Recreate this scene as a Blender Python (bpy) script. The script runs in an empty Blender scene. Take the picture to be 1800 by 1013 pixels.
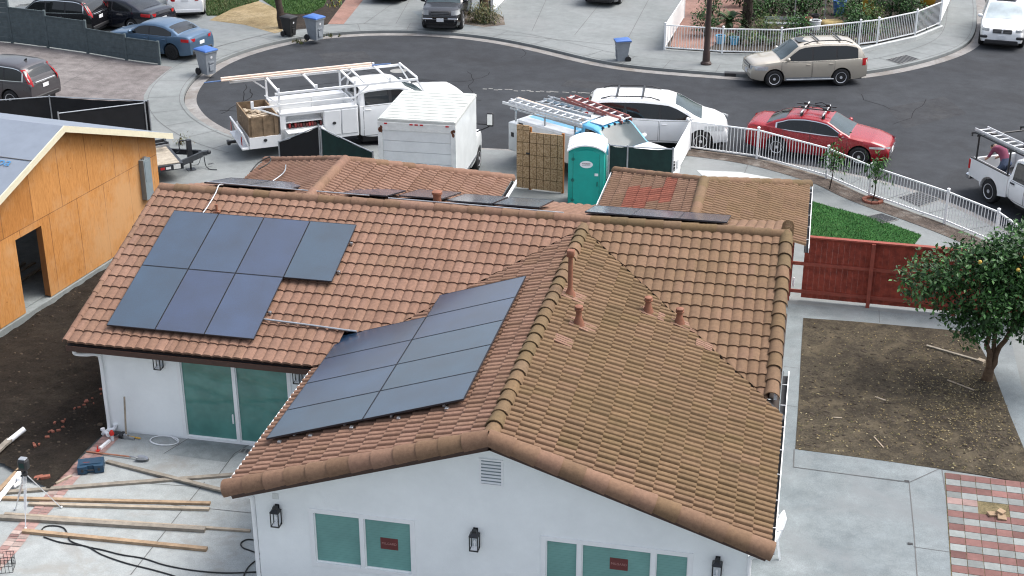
import bpy, bmesh, math, random
import numpy as np
from mathutils import Vector, Matrix, Quaternion, noise
R = math.radians
random.seed(7)
SC = bpy.context.scene
COL = SC.collection

# ------------------------------------------------------------------ camera
CAM = Vector((4.78, -20.836, 16.144)); PITCH = R(23.9775); YAW = R(-11.9227); FPX = 2554.7
FWD = Vector((math.sin(YAW)*math.cos(PITCH), math.cos(YAW)*math.cos(PITCH), -math.sin(PITCH)))
RGT = Vector((math.cos(YAW), -math.sin(YAW), 0)); UPV = RGT.cross(FWD)
def G(u, v, z=0.0):
    """survey helper: the spot on the level z that lies at photo pixel (u, v)"""
    d = FWD + RGT*((u-900)/FPX) - UPV*((v-506.5)/FPX)
    t = (z-CAM.z)/d.z
    return CAM + d*t
cd = bpy.data.cameras.new('camera'); cam = bpy.data.objects.new('camera', cd); COL.objects.link(cam)
cam.location = CAM; cam.rotation_euler = FWD.to_track_quat('-Z', 'Y').to_euler()
cd.sensor_fit = 'HORIZONTAL'; cd.sensor_width = 36; cd.lens = FPX/1800*36; cd.clip_end = 3000
SC.camera = cam

# ------------------------------------------------------------------ materials
MATS = {}
def nd(nt, t, **kw):
    n = nt.nodes.new(t)
    for k, v in kw.items():
        setattr(n, k, v)
    return n
def base_mat(name, rough=0.6, metal=0.0, spec=0.5, ior=None):
    m = bpy.data.materials.new(name); m.use_nodes = True
    nt = m.node_tree; b = nt.nodes['Principled BSDF']
    b.inputs['Roughness'].default_value = rough; b.inputs['Metallic'].default_value = metal
    b.inputs['Specular IOR Level'].default_value = spec
    if ior: b.inputs['IOR'].default_value = ior
    MATS[name] = m
    return m, nt, b
def c4(c): return (c[0], c[1], c[2], 1.0)
def srgb(r, g, b):
    f = lambda x: (x/255/12.92) if x/255 <= .04045 else ((x/255+.055)/1.055)**2.4
    return (f(r), f(g), f(b))
def noise_n(nt, scale, detail=4, rough=.6, vec=None, dim='3D'):
    n = nd(nt, 'ShaderNodeTexNoise'); n.inputs['Scale'].default_value = scale
    n.inputs['Detail'].default_value = detail; n.inputs['Roughness'].default_value = rough
    if vec: nt.links.new(vec, n.inputs['Vector'])
    return n
def ramp(nt, fac, stops):
    r = nd(nt, 'ShaderNodeValToRGB'); cr = r.color_ramp
    while len(cr.elements) < len(stops): cr.elements.new(.5)
    for e, (p, c) in zip(cr.elements, stops):
        e.position = p; e.color = c4(c) if len(c) == 3 else c
    nt.links.new(fac, r.inputs['Fac']); return r
def mixc(nt, fac, a, b, blend='MIX'):
    m = nd(nt, 'ShaderNodeMix', data_type='RGBA', blend_type=blend)
    for s, v in ((0, fac), (6, a), (7, b)):
        if hasattr(v, 'links'): nt.links.new(v, m.inputs[s])
        elif s == 0: m.inputs[0].default_value = v
        else: m.inputs[s].default_value = c4(v)
    return m.outputs[2]
def objco(nt, scale=(1, 1, 1), rot=(0, 0, 0)):
    t = nd(nt, 'ShaderNodeTexCoord'); mp = nd(nt, 'ShaderNodeMapping')
    mp.inputs['Scale'].default_value = scale; mp.inputs['Rotation'].default_value = rot
    nt.links.new(t.outputs['Object'], mp.inputs['Vector']); return mp.outputs['Vector']
def bump(nt, b, height, strength=.3, dist=.02):
    n = nd(nt, 'ShaderNodeBump'); n.inputs['Strength'].default_value = strength; n.inputs['Distance'].default_value = dist
    nt.links.new(height, n.inputs['Height']); nt.links.new(n.outputs['Normal'], b.inputs['Normal'])
def flat(name, col, rough=.5, metal=0., var=.12, scale=6., spec=.5, bmp=0., bscale=60.):
    """a colour with a little uneven wear"""
    m, nt, b = base_mat(name, rough, metal, spec)
    v = objco(nt); n = noise_n(nt, scale, 5, .65, v)
    lo = tuple(x*(1-var) for x in col); hi = tuple(min(1, x*(1+var)) for x in col)
    r = ramp(nt, n.outputs['Fac'], [(.3, lo), (.7, hi)])
    nt.links.new(r.outputs['Color'], b.inputs['Base Color'])
    if bmp:
        n2 = noise_n(nt, bscale, 3, .6, v); bump(nt, b, n2.outputs['Fac'], bmp, .01)
    return m
def paint(name, col, metal=0., rough=.28, coat=.6, dirt=.06):
    m, nt, b = base_mat(name, rough, metal)
    b.inputs['Coat Weight'].default_value = coat; b.inputs['Coat Roughness'].default_value = .05
    v = objco(nt); n = noise_n(nt, 2.2, 5, .7, v)
    r = ramp(nt, n.outputs['Fac'], [(.35, tuple(x*(1-dirt) for x in col)), (.65, col)])
    nt.links.new(r.outputs['Color'], b.inputs['Base Color'])
    n2 = noise_n(nt, 9, 4, .7, v)
    rr = nd(nt, 'ShaderNodeMapRange'); rr.inputs['To Min'].default_value = rough*.8; rr.inputs['To Max'].default_value = rough*1.35
    nt.links.new(n2.outputs['Fac'], rr.inputs['Value']); nt.links.new(rr.outputs['Result'], b.inputs['Roughness'])
    return m
def ground(name, cols, scales=(0.35, 3., 40.), rough=.9, bmp=.35, stain=None, stain_scale=.5, stain_amt=.5, fine=.25, bdist=.01):
    m, nt, b = base_mat(name, rough, spec=.25)
    v = objco(nt)
    n1 = noise_n(nt, scales[0], 6, .65, v); n2 = noise_n(nt, scales[1], 6, .7, v); n3 = noise_n(nt, scales[2], 3, .6, v)
    r1 = ramp(nt, n1.outputs['Fac'], [(.3, cols[0]), (.5, cols[1]), (.7, cols[2])])
    r2 = ramp(nt, n2.outputs['Fac'], [(.3, (1-fine*1.2,)*3), (.7, (1+fine*.5,)*3)])
    c = mixc(nt, 1., r1.outputs['Color'], r2.outputs['Color'], 'MULTIPLY')
    r3 = ramp(nt, n3.outputs['Fac'], [(.3, (1-fine,)*3), (.7, (1+fine*.6,)*3)])
    c = mixc(nt, 1., c, r3.outputs['Color'], 'MULTIPLY')
    if stain:
        ns = noise_n(nt, stain_scale, 7, .72, v); ns.inputs['Distortion'].default_value = .6
        rs = ramp(nt, ns.outputs['Fac'], [(.5, (0, 0, 0)), (.66, (stain_amt,)*3)])
        c = mixc(nt, rs.outputs['Color'], c, stain)
    nt.links.new(c, b.inputs['Base Color'])
    nb = noise_n(nt, scales[2]*1.3, 4, .7, v); bump(nt, b, nb.outputs['Fac'], bmp, bdist)
    return m
def attr_mat(name, rough=.85, bmp=.25, bscale=90., var=.18, vscale=9., spec=.25, trans=0.):
    """colour carried tile by tile / leaf by leaf on the mesh, plus surface grain"""
    m, nt, b = base_mat(name, rough, spec=spec)
    a = nd(nt, 'ShaderNodeAttribute'); a.attribute_name = 'Col'
    v = objco(nt); n = noise_n(nt, vscale, 6, .75, v)
    r = ramp(nt, n.outputs['Fac'], [(.28, (1-var*1.4,)*3), (.72, (1+var,)*3)])
    c = mixc(nt, 1., a.outputs['Color'], r.outputs['Color'], 'MULTIPLY')
    nt.links.new(c, b.inputs['Base Color'])
    if bmp:
        n2 = noise_n(nt, bscale, 3, .6, v); bump(nt, b, n2.outputs['Fac'], bmp, .006)
    if trans:
        b.inputs['Transmission Weight'].default_value = 0
    return m

# ------------------------------------------------------------------ mesh builder
class MB:
    def __init__(s): s.v = []; s.f = []; s.m = []; s.c = []
    def add(s, vs, fs, mi=0, col=None, M=None):
        o = len(s.v)
        if M is not None: vs = [M @ Vector(p) for p in vs]
        s.v.extend([tuple(p) for p in vs])
        for f in fs:
            s.f.append(tuple(i+o for i in f)); s.m.append(mi); s.c.append(col or (1, 1, 1))
        return s
    def box(s, x0, x1, y0, y1, z0, z1, mi=0, M=None, col=None, bev=0.):
        if bev:
            b = min(bev, abs(x1-x0)*.45, abs(y1-y0)*.45, abs(z1-z0)*.45)
            vs = []; ring = []
            def sec(z, i):
                return [(x0+i+b*(1-1), y0+i, z)]
            # chamfered box: three z-levels, octagonal corners
            def oct_(z, ins, bb):
                a0, a1, c0, c1 = x0+ins, x1-ins, y0+ins, y1-ins
                return [(a0+bb, c0, z), (a1-bb, c0, z), (a1, c0+bb, z), (a1, c1-bb, z), (a1-bb, c1, z), (a0+bb, c1, z), (a0, c1-bb, z), (a0, c0+bb, z)]
            rings = [oct_(z0, b*.7, b*.6), oct_(z0+b, 0, b), oct_(z1-b, 0, b), oct_(z1, b*.7, b*.6)]
            return s.loft(rings, True, True, True, mi, M, col)
        vs = [(x0, y0, z0), (x1, y0, z0), (x1, y1, z0), (x0, y1, z0), (x0, y0, z1), (x1, y0, z1), (x1, y1, z1), (x0, y1, z1)]
        return s.add(vs, [(0, 3, 2, 1), (4, 5, 6, 7), (0, 1, 5, 4), (1, 2, 6, 5), (2, 3, 7, 6), (3, 0, 4, 7)], mi, col, M)
    def loft(s, rings, closed=True, cap0=True, cap1=True, mi=0, M=None, col=None):
        n = len(rings[0]); vs = [p for r in rings for p in r]; fs = []
        for i in range(len(rings)-1):
            for j in range(n if closed else n-1):
                k = (j+1) % n
                fs.append((i*n+j, i*n+k, (i+1)*n+k, (i+1)*n+j))
        if cap0: fs.append(tuple(range(n-1, -1, -1)))
        if cap1: fs.append(tuple((len(rings)-1)*n+j for j in range(n)))
        return s.add(vs, fs, mi, col, M)
    def tube(s, pts, r, n=8, mi=0, M=None, col=None, cap=True, r1=None):
        pts = [Vector(p) for p in pts]; rings = []
        prev = None
        for i, p in enumerate(pts):
            a = pts[max(0, i-1)]; b = pts[min(len(pts)-1, i+1)]
            t = (b-a)
            if t.length < 1e-9: t = Vector((0, 0, 1))
            t.normalize()
            if prev is None:
                up = Vector((0, 0, 1)) if abs(t.z) < .9 else Vector((1, 0, 0))
                x = t.cross(up).normalized()
            else:
                x = (prev - t*prev.dot(t)).normalized()
            prev = x; y = t.cross(x)
            rr = r if not hasattr(r, '__len__') else r[i]
            rings.append([p + x*(rr*math.cos(2*math.pi*k/n)) + y*(rr*math.sin(2*math.pi*k/n)) for k in range(n)])
        return s.loft(rings, True, cap, cap, mi, M, col)
    def bar(s, a, b, w, h, mi=0, M=None, col=None):
        a = Vector(a); b = Vector(b); t = (b-a).normalized()
        up = Vector((0, 0, 1)) if abs(t.z) < .95 else Vector((0, 1, 0))
        x = t.cross(up).normalized(); y = x.cross(t)
        q = [(-w/2, -h/2), (w/2, -h/2), (w/2, h/2), (-w/2, h/2)]
        return s.loft([[p + x*u + y*v for u, v in q] for p in (a, b)], True, True, True, mi, M, col)
    def lathe(s, prof, n=16, mi=0, M=None, col=None, cap=True):
        rings = [[(r*math.cos(2*math.pi*k/n), r*math.sin(2*math.pi*k/n), z) for k in range(n)] for r, z in prof]
        return s.loft(rings, True, cap, cap, mi, M, col)
    def prism(s, poly, z0, z1, mi=0, M=None, col=None):
        return s.loft([[(x, y, z0) for x, y in poly], [(x, y, z1) for x, y in poly]], True, True, True, mi, M, col)
    def ell(s, c, r, mi=0, M=None, col=None, n=12, m=8):
        prof = [(math.sin(math.pi*i/m), -math.cos(math.pi*i/m)) for i in range(m+1)]
        rings = [[(c[0]+r[0]*max(q, .001)*math.cos(2*math.pi*k/n), c[1]+r[1]*max(q, .001)*math.sin(2*math.pi*k/n), c[2]+r[2]*z) for k in range(n)] for q, z in prof]
        return s.loft(rings, True, True, True, mi, M, col)
    def quad(s, a, b, c, d, mi=0, M=None, col=None):
        return s.add([a, b, c, d], [(0, 1, 2, 3)], mi, col, M)
    def build(s, name, mats, parent=None, smooth=None, loc=None, col=False, fix=True):
        me = bpy.data.meshes.new(name); me.from_pydata(s.v, [], s.f)
        if not isinstance(mats, (list, tuple)): mats = [mats]
        for m in mats: me.materials.append(MATS[m] if isinstance(m, str) else m)
        if len(mats) > 1: me.polygons.foreach_set('material_index', s.m)
        if col:
            at = me.color_attributes.new('Col', 'FLOAT_COLOR', 'CORNER')
            arr = np.ones((len(me.loops), 4), np.float32)
            cnt = np.array([len(f) for f in s.f]); arr[:, :3] = np.repeat(np.array(s.c, np.float32), cnt, axis=0)
            at.data.foreach_set('color', arr.ravel())
        if fix:
            bm = bmesh.new(); bm.from_mesh(me); bmesh.ops.recalc_face_normals(bm, faces=bm.faces); bm.to_mesh(me); bm.free()
        if smooth is not None:
            me.polygons.foreach_set('use_smooth', [True]*len(me.polygons))
            me.set_sharp_from_angle(angle=R(smooth))
        me.update()
        o = bpy.data.objects.new(name, me); COL.objects.link(o)
        if parent is not None: o.parent = parent
        if loc is not None: o.location = loc
        return o
def rotm(axis, deg, at=(0, 0, 0)):
    at = Vector(at)
    return Matrix.Translation(at) @ Matrix.Rotation(R(deg), 4, axis) @ Matrix.Translation(-at)
def T(x, y, z): return Matrix.Translation((x, y, z))

def tag(o, label=None, cat=None, group=None, kind=None):
    if label: o['label'] = label
    if cat: o['category'] = cat
    if group: o['group'] = group
    if kind: o['kind'] = kind
    return o
def thing(name, label, cat, loc=(0, 0, 0), rz=0., group=None):
    o = bpy.data.objects.new(name, None); COL.objects.link(o); o.empty_display_size = .3
    o.location = loc; o.rotation_euler = (0, 0, R(rz)); return tag(o, label, cat, group)
def copy_tree(o, parent=None):
    c = o.copy(); COL.objects.link(c)
    if parent is not None: c.parent = parent
    for ch in list(o.children): copy_tree(ch, c)
    return c
def struct(o): o['kind'] = 'structure'; return o

def text_mb(txt, size, M, mi=0, depth=.002, mb=None, bold=False):
    cu = bpy.data.curves.new('lettering', 'FONT'); cu.body = txt; cu.size = size; cu.extrude = depth
    cu.align_x = 'CENTER'; cu.align_y = 'CENTER'
    if bold: cu.offset = size*.015
    ob = bpy.data.objects.new('lettering', cu); COL.objects.link(ob)
    dg = bpy.context.evaluated_depsgraph_get(); me = bpy.data.meshes.new_from_object(ob.evaluated_get(dg))
    mb = mb or MB()
    mb.add([v.co.copy() for v in me.vertices], [tuple(p.vertices) for p in me.polygons], mi, None, M)
    bpy.data.objects.remove(ob); bpy.data.curves.remove(cu); bpy.data.meshes.remove(me)
    return mb

def sheet(name, pts, z, mat, kind='structure', drop=0.):
    """a level sheet (with a skirt when it has an edge to show)"""
    bm = bmesh.new(); vs = [bm.verts.new((p[0], p[1], z)) for p in pts]
    f = bm.faces.new(vs)
    if f.normal.z < 0 or f.calc_area() and (f.normal_update() or f.normal.z < 0): f.normal_flip()
    if drop:
        lo = [bm.verts.new((p[0], p[1], z-drop)) for p in pts]
        n = len(vs)
        for i in range(n):
            bm.faces.new((vs[i], vs[(i+1) % n], lo[(i+1) % n], lo[i]))
    bmesh.ops.triangulate(bm, faces=[f])
    me = bpy.data.meshes.new(name); bm.to_mesh(me); bm.free()
    me.materials.append(MATS[mat]); o = bpy.data.objects.new(name, me); COL.objects.link(o)
    if kind: o['kind'] = kind
    return o
def px(*uv, z=0.): return [G(u, v, z) for u, v in uv]
def smooth_path(pts, n=8, closed=False):
    P = [Vector((p[0], p[1], p[2] if len(p) > 2 else 0)) for p in pts]; out = []
    m = len(P)
    rng = range(m if closed else m-1)
    for i in rng:
        p0 = P[(i-1) % m] if closed or i > 0 else P[0]; p1 = P[i]; p2 = P[(i+1) % m]; p3 = P[(i+2) % m] if closed or i+2 < m else P[m-1]
        for k in range(n):
            t = k/n
            out.append(.5*((2*p1) + (p2-p0)*t + (2*p0-5*p1+4*p2-p3)*t*t + (3*p1-p0-3*p2+p3)*t**3))
    if not closed: out.append(P[-1])
    return out
def offset_path(P, d):
    out = []
    for i, p in enumerate(P):
        a = P[max(0, i-1)]; b = P[min(len(P)-1, i+1)]; t = (b-a); t.z = 0; t.normalize()
        out.append(p + Vector((-t.y, t.x, 0))*d)
    return out
def ribbon(mb, A, B, z=None, mi=0, col=None):
    n = len(A); vs = [tuple(p) for p in A] + [tuple(p) for p in B]
    if z is not None: vs = [(v[0], v[1], z) for v in vs]
    return mb.add(vs, [(i, i+1, n+i+1, n+i) for i in range(n-1)], mi, col)
# ------------------------------------------------------------------ material library
ground('asphalt', [(0.0306, 0.0334, 0.0385), (0.0397, 0.0437, 0.0497), (0.0503, 0.0548, 0.0610)], (.12, 1.3, 60), .92, .5, (0.0229, 0.0237, 0.0260), .30, .6, .22)
ground('asphalt_patch', [(0.0336, 0.0347, 0.0381), (0.0414, 0.0437, 0.0482), (0.0515, 0.0538, 0.0582)], (.5, 3, 60), .95, .5, (.06, .06, .06), 1.2, .4, .25)
ground('concrete', [(0.1663, 0.1813, 0.1800), (0.2002, 0.2163, 0.2153), (0.2340, 0.2513, 0.2508)], (.3, 2.5, 45), .9, .2, (0.2040, 0.2108, 0.2108), .45, .6, .14)
ground('concrete_patio', [(0.2673, 0.2900, 0.2860), (0.3152, 0.3361, 0.3325), (0.3563, 0.3785, 0.3718)], (.35, 3.5, 40), .9, .2, (0.2448, 0.2380, 0.2176), 1.1, .7, .15)
ground('concrete_damp', [(0.2000, 0.2240, 0.2240), (0.2400, 0.2640, 0.2640), (0.2880, 0.3120, 0.3120)], (.5, 4, 50), .85, .2, (0.1428, 0.1564, 0.1564), .7, .5, .15)
ground('concrete_side', [(0.1504, 0.1760, 0.1883), (0.1904, 0.2175, 0.2267), (0.2306, 0.2554, 0.2636)], (.45, 2.2, 45), .9, .2, (0.1714, 0.1856, 0.1928), .42, .95, .2)
ground('concrete_new', [(0.3864, 0.4032, 0.4032), (0.4452, 0.4620, 0.4536), (0.5040, 0.5124, 0.5040)], (.4, 3, 40), .9, .2, (0.3213, 0.3284, 0.3284), .8, .5, .12)
ground('aggregate', [(0.1625, 0.1453, 0.1411), (0.1924, 0.1753, 0.1710), (0.2308, 0.2137, 0.2052)], (.25, 2., 34), .95, .6, (0.1530, 0.1377, 0.1339), .4, .5, .32)
ground('gutter_concrete', [(0.1968, 0.1886, 0.1804), (0.2460, 0.2378, 0.2296), (0.2952, 0.2870, 0.2747)], (.5, 3, 40), .9, .25, (0.1394, 0.1185, 0.0976), .8, .7, .2)
ground('soil', [(0.0202, 0.0150, 0.0109), (0.0300, 0.0236, 0.0173), (0.0490, 0.0403, 0.0300)], (.35, 2.6, 22), 1., 1., (0.0190, 0.0136, 0.0102), .5, .7, .45, .05)
ground('soil_yard', [(0.0469, 0.0375, 0.0266), (0.0719, 0.0594, 0.0422), (0.1133, 0.0938, 0.0641)], (.55, 3.2, 26), 1., 1., (.16, .13, .085), 1.3, .55, .45, .04)
ground('soil_bed', [(.10, .08, .065), (.15, .12, .10), (.22, .19, .15)], (.6, 4, 30), 1., .9, (.30, .28, .25), 1.2, .6, .35, .03)
ground('soil_garden', [(0.0360, 0.0288, 0.0224), (0.0600, 0.0480, 0.0376), (0.1120, 0.0920, 0.0720)], (.9, 4, 30), 1., .9, (.03, .025, .02), 1.2, .6, .4, .03)
ground('straw', [(.23, .17, .09), (.32, .25, .14), (.40, .32, .20)], (.8, 5, 40), 1., .9, (.16, .12, .06), 1.4, .5, .3, .03)
ground('mulch', [(.02, .016, .013), (.035, .026, .02), (.05, .038, .028)], (.8, 6, 30), 1., 1., None, fine=.5)
ground('lawn', [(0.0268, 0.0651, 0.0114), (0.0383, 0.0880, 0.0168), (0.0536, 0.1148, 0.0229)], (.8, 8, 90), 1., .9, (0.0650, 0.0939, 0.0217), 1., .5, .35, .03)
ground('turf', [(0.0198, 0.0765, 0.0180), (0.0279, 0.1035, 0.0234), (0.0378, 0.1305, 0.0306)], (1.5, 20, 160), 1., .8, None, fine=.3, bdist=.02)
ground('brick_red', [(0.2210, 0.1275, 0.1020), (0.2635, 0.1530, 0.1232), (0.3060, 0.1870, 0.1530)], (1, 6, 40), .95, .4, (0.1590, 0.1156, 0.1012), 1.2, .5, .2)
ground('paver_hole', [(.10, .085, .045), (.16, .13, .07), (.22, .18, .10)], (2, 9, 40), 1., .9, None, fine=.4)
flat('tar', (.016, .016, .017), 1., 0, .2, 6, .05)
flat('joint', (.10, .10, .10), .95)
flat('joint_soft', (.22, .22, .21), .95)
attr_mat('pavers', .9, .3, 70, .16, 5)
attr_mat('roof_tile', .88, .3, 120, .2, 14)
attr_mat('leaf', .5, 0, 10, .12, 3, .35)
attr_mat('litter', .9, 0, 10, .1, 3)
attr_mat('misc_colour', .6, 0, 10, .08, 6, .4)
flat('stucco', (.85, .875, .87), .92, 0, .05, 1.0, .2, .7, 75)
flat('white_frame', (.82, .83, .83), .45, 0, .03, 5)
flat('white_metal', (.80, .81, .81), .4, 0, .05, 4)
flat('white_dirty', (.66, .68, .66), .6, 0, .14, 3.5)
flat('roof_white', (.44, .46, .44), .7, 0, .18, 2.5)
flat('fascia_brown', (.050, .022, .014), .55, 0, .15, 6)
flat('roof_deck', (.04, .03, .025), .9)
flat('gutter_dark', (.018, .019, .021), .6)
flat('black_metal', (.012, .013, .015), .4, 0, .2)
flat('steel', (.45, .46, .47), .35, .9, .15)
flat('aluminium', (.66, .67, .68), .4, .35, .12, 9)
flat('galv', (.40, .42, .44), .45, .7, .15)
flat('chrome', (.75, .76, .77), .12, 1., .05)
flat('rubber', (.014, .014, .015), .85, 0, .3)
flat('plastic_black', (.02, .02, .022), .55, 0, .2)
flat('rim', (.62, .63, .65), .35, .25, .06)
flat('rim_dark', (.03, .03, .032), .35, .6, .2)
flat('tail_red', (.42, .012, .016), .18, 0, .15)
flat('lamp_clear', (.55, .57, .58), .1, .3, .2, 20)
flat('lamp_amber', (.55, .20, .03), .2)
flat('plate', (.70, .71, .72), .5, 0, .12, 30)
flat('brown_vent', (.21, .085, .048), .7, 0, .2)
flat('lumber', (.30, .215, .14), .85, 0, .25, 7, .2, .3, 50)
flat('lumber_pale', (.32, .27, .21), .85, 0, .22, 6, .2, .3, 50)
flat('lumber_grey', (.23, .205, .17), .9, 0, .25, 6, .2, .3, 50)
flat('red_wood', (.215, .040, .025), .8, 0, .38, 5, .3, .3, 40)
flat('red_wood_rail', (.235, .048, .030), .7, 0, .2, 5)
flat('fence_grey', (.082, .105, .112), .8, 0, .2, 5, .3, .3, 40)
flat('potty_teal', (.005, .34, .285), .42, 0, .10, 2.5)
flat('potty_dark', (.004, .12, .10), .5)
flat('white_plastic', (.80, .81, .82), .4, 0, .05, 4)
flat('red_plastic', (.60, .03, .02), .4)
flat('case_blue', (.012, .045, .085), .5, 0, .25, 8)
flat('bark', (.10, .066, .043), .95, 0, .35, 12, .2, .8, 30)
flat('bark_dark', (.042, .032, .026), .95, 0, .35, 12, .2, .8, 30)
flat('pole_brown', (.040, .022, .018), .6, 0, .25)
flat('bin_grey', (.24, .265, .29), .55, 0, .1, 5)
flat('bin_blue', (.04, .12, .36), .45, 0, .1, 5)
flat('bin_black', (.012, .012, .013), .55)
flat('mesh_green', (.007, .030, .026), .85, 0, .3, 3)
flat('mesh_black', (.007, .008, .010), .85, 0, .3, 3)
flat('orange_fruit', (.55, .36, .06), .5)
flat('wood_box', (.20, .14, .085), .9, 0, .35, 6)
flat('sawdust', (.48, .40, .30), 1., 0, .3, 12)
flat('trailer_steel', (.030, .034, .040), .5, .2, .3, 8)
flat('deck_wood', (.34, .30, .24), .95, 0, .25, 5)
flat('electrical_grey', (.20, .245, .265), .5, .1, .1)
flat('cord', (.012, .013, .013), .6)
flat('brick', (.24, .085, .055), .9, 0, .25, 20)
flat('skin', (.46, .26, .18), .55, 0, .06)
flat('hair', (.015, .012, .010), .6)
flat('shirt_plum', (.19, .045, .085), .9, 0, .18, 9)
flat('shirt_white', (.72, .72, .74), .9, 0, .1, 9)
flat('denim', (.05, .07, .12), .9, 0, .2, 12)
flat('fiberglass_red', (.36, .12, .10), .55, 0, .2, 9)
flat('pipe_cream', (.66, .53, .44), .5, 0, .1, 6)
flat('pipe_blue', (.06, .12, .26), .5, 0, .15, 6)
flat('yellow', (.55, .30, .03), .5)
flat('sign_red', (.13, .028, .026), .5)
flat('sign_text', (.40, .20, .18), .6)
flat('blue_print', (.05, .20, .40), .7)
flat('blue_pot', (.05, .13, .34), .4)
flat('terracotta', (.35, .15, .09), .8)
flat('stone_pale', (.48, .46, .42), .9, 0, .2, 6)
flat('rust', (.14, .055, .03), .9, 0, .4, 14)
flat('gold_stone', (.40, .30, .13), .9, 0, .3, 6)

paint('paint_beige', (.47, .425, .35), .25, .3, .9)
paint('paint_white', (.80, .81, .81), 0, .3)
paint('paint_red', (.27, .003, .010), .05, .25, .45, .03)
paint('paint_blue', (.085, .15, .235), .45, .28)
paint('paint_black', (.008, .008, .010), .2, .2)
paint('paint_darkblue', (.010, .012, .020), .25, .2)
paint('paint_grey', (.080, .075, .080), .45, .28)
paint('paint_skyblue', (.12, .42, .66), 0, .3)
paint('paint_truck', (.68, .71, .71), 0, .35, .4, .12)

def glass_dark(name, col, rough=.05, spec=.6):
    m, nt, b = base_mat(name, rough, 0, spec); b.inputs['Base Color'].default_value = c4(col); b.inputs['IOR'].default_value = 1.5
    v = objco(nt); n = noise_n(nt, 1.7, 3, .6, v)
    r = ramp(nt, n.outputs['Fac'], [(.35, tuple(x*.86 for x in col)), (.65, tuple(x*1.14 for x in col))]); nt.links.new(r.outputs['Color'], b.inputs['Base Color'])
    if name.startswith('pane'): nb = noise_n(nt, 1.8, 3, .55, v); bump(nt, b, nb.outputs['Fac'], .3, .03)
    return m
glass_dark('glass_car', (.016, .020, .024))
glass_dark('glass_tint', (.007, .008, .009))
glass_dark('glass_wind', (.035, .055, .062), .08, .35)
glass_dark('glass_shade', (.40, .46, .48), .2)
glass_dark('glass_lantern', (.55, .58, .60), .1)

def pane_mat():
    m, nt, b = base_mat('pane_teal', .08, 0, .5)
    v = objco(nt); s = nd(nt, 'ShaderNodeSeparateXYZ'); nt.links.new(v, s.inputs[0])
    w = nd(nt, 'ShaderNodeMath', operation='MULTIPLY'); w.inputs[1].default_value = 2*math.pi/.052; nt.links.new(s.outputs['Z'], w.inputs[0])
    sn = nd(nt, 'ShaderNodeMath', operation='SINE'); nt.links.new(w.outputs[0], sn.inputs[0])
    r = ramp(nt, sn.outputs[0], [(.0, (.155, .335, .305)), (.75, (.185, .385, .35)), (1., (.11, .255, .23))])
    n = noise_n(nt, 1.3, 4, .6, v); rn = ramp(nt, n.outputs['Fac'], [(.3, (.85,)*3), (.7, (1.1,)*3)])
    nt.links.new(mixc(nt, 1., r.outputs['Color'], rn.outputs['Color'], 'MULTIPLY'), b.inputs['Base Color'])
    nb = noise_n(nt, 2.4, 3, .55, v); bump(nt, b, nb.outputs['Fac'], .25, .02)
pane_mat()
glass_dark('pane_door', (.085, .235, .205), .06)

def panel_mat():
    m, nt, b = base_mat('solar_cell', .36, 0, .7)
    b.inputs['Coat Weight'].default_value = 1.; b.inputs['Coat Roughness'].default_value = .17; b.inputs['Coat IOR'].default_value = 1.66
    v = objco(nt); n = noise_n(nt, 1.1, 3, .5, v); n2 = noise_n(nt, 60, 3, .6, v)
    oi = nd(nt, 'ShaderNodeObjectInfo'); tone = ramp(nt, oi.outputs['Random'], [(.0, (.010, .019, .060)), (.5, (.010, .034, .058)), (1., (.013, .028, .072))])
    rv = ramp(nt, n.outputs['Fac'], [(.3, (.7,)*3), (.7, (1.25,)*3)]); rr_ = mixc(nt, 1., tone.outputs['Color'], rv.outputs['Color'], 'MULTIPLY')
    r2 = ramp(nt, n2.outputs['Fac'], [(.3, (.75,)*3), (.7, (1.3,)*3)])
    nt.links.new(mixc(nt, 1., rr_, r2.outputs['Color'], 'MULTIPLY'), b.inputs['Base Color'])
panel_mat()
flat('panel_frame', (.030, .034, .044), .35, .3)

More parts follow.
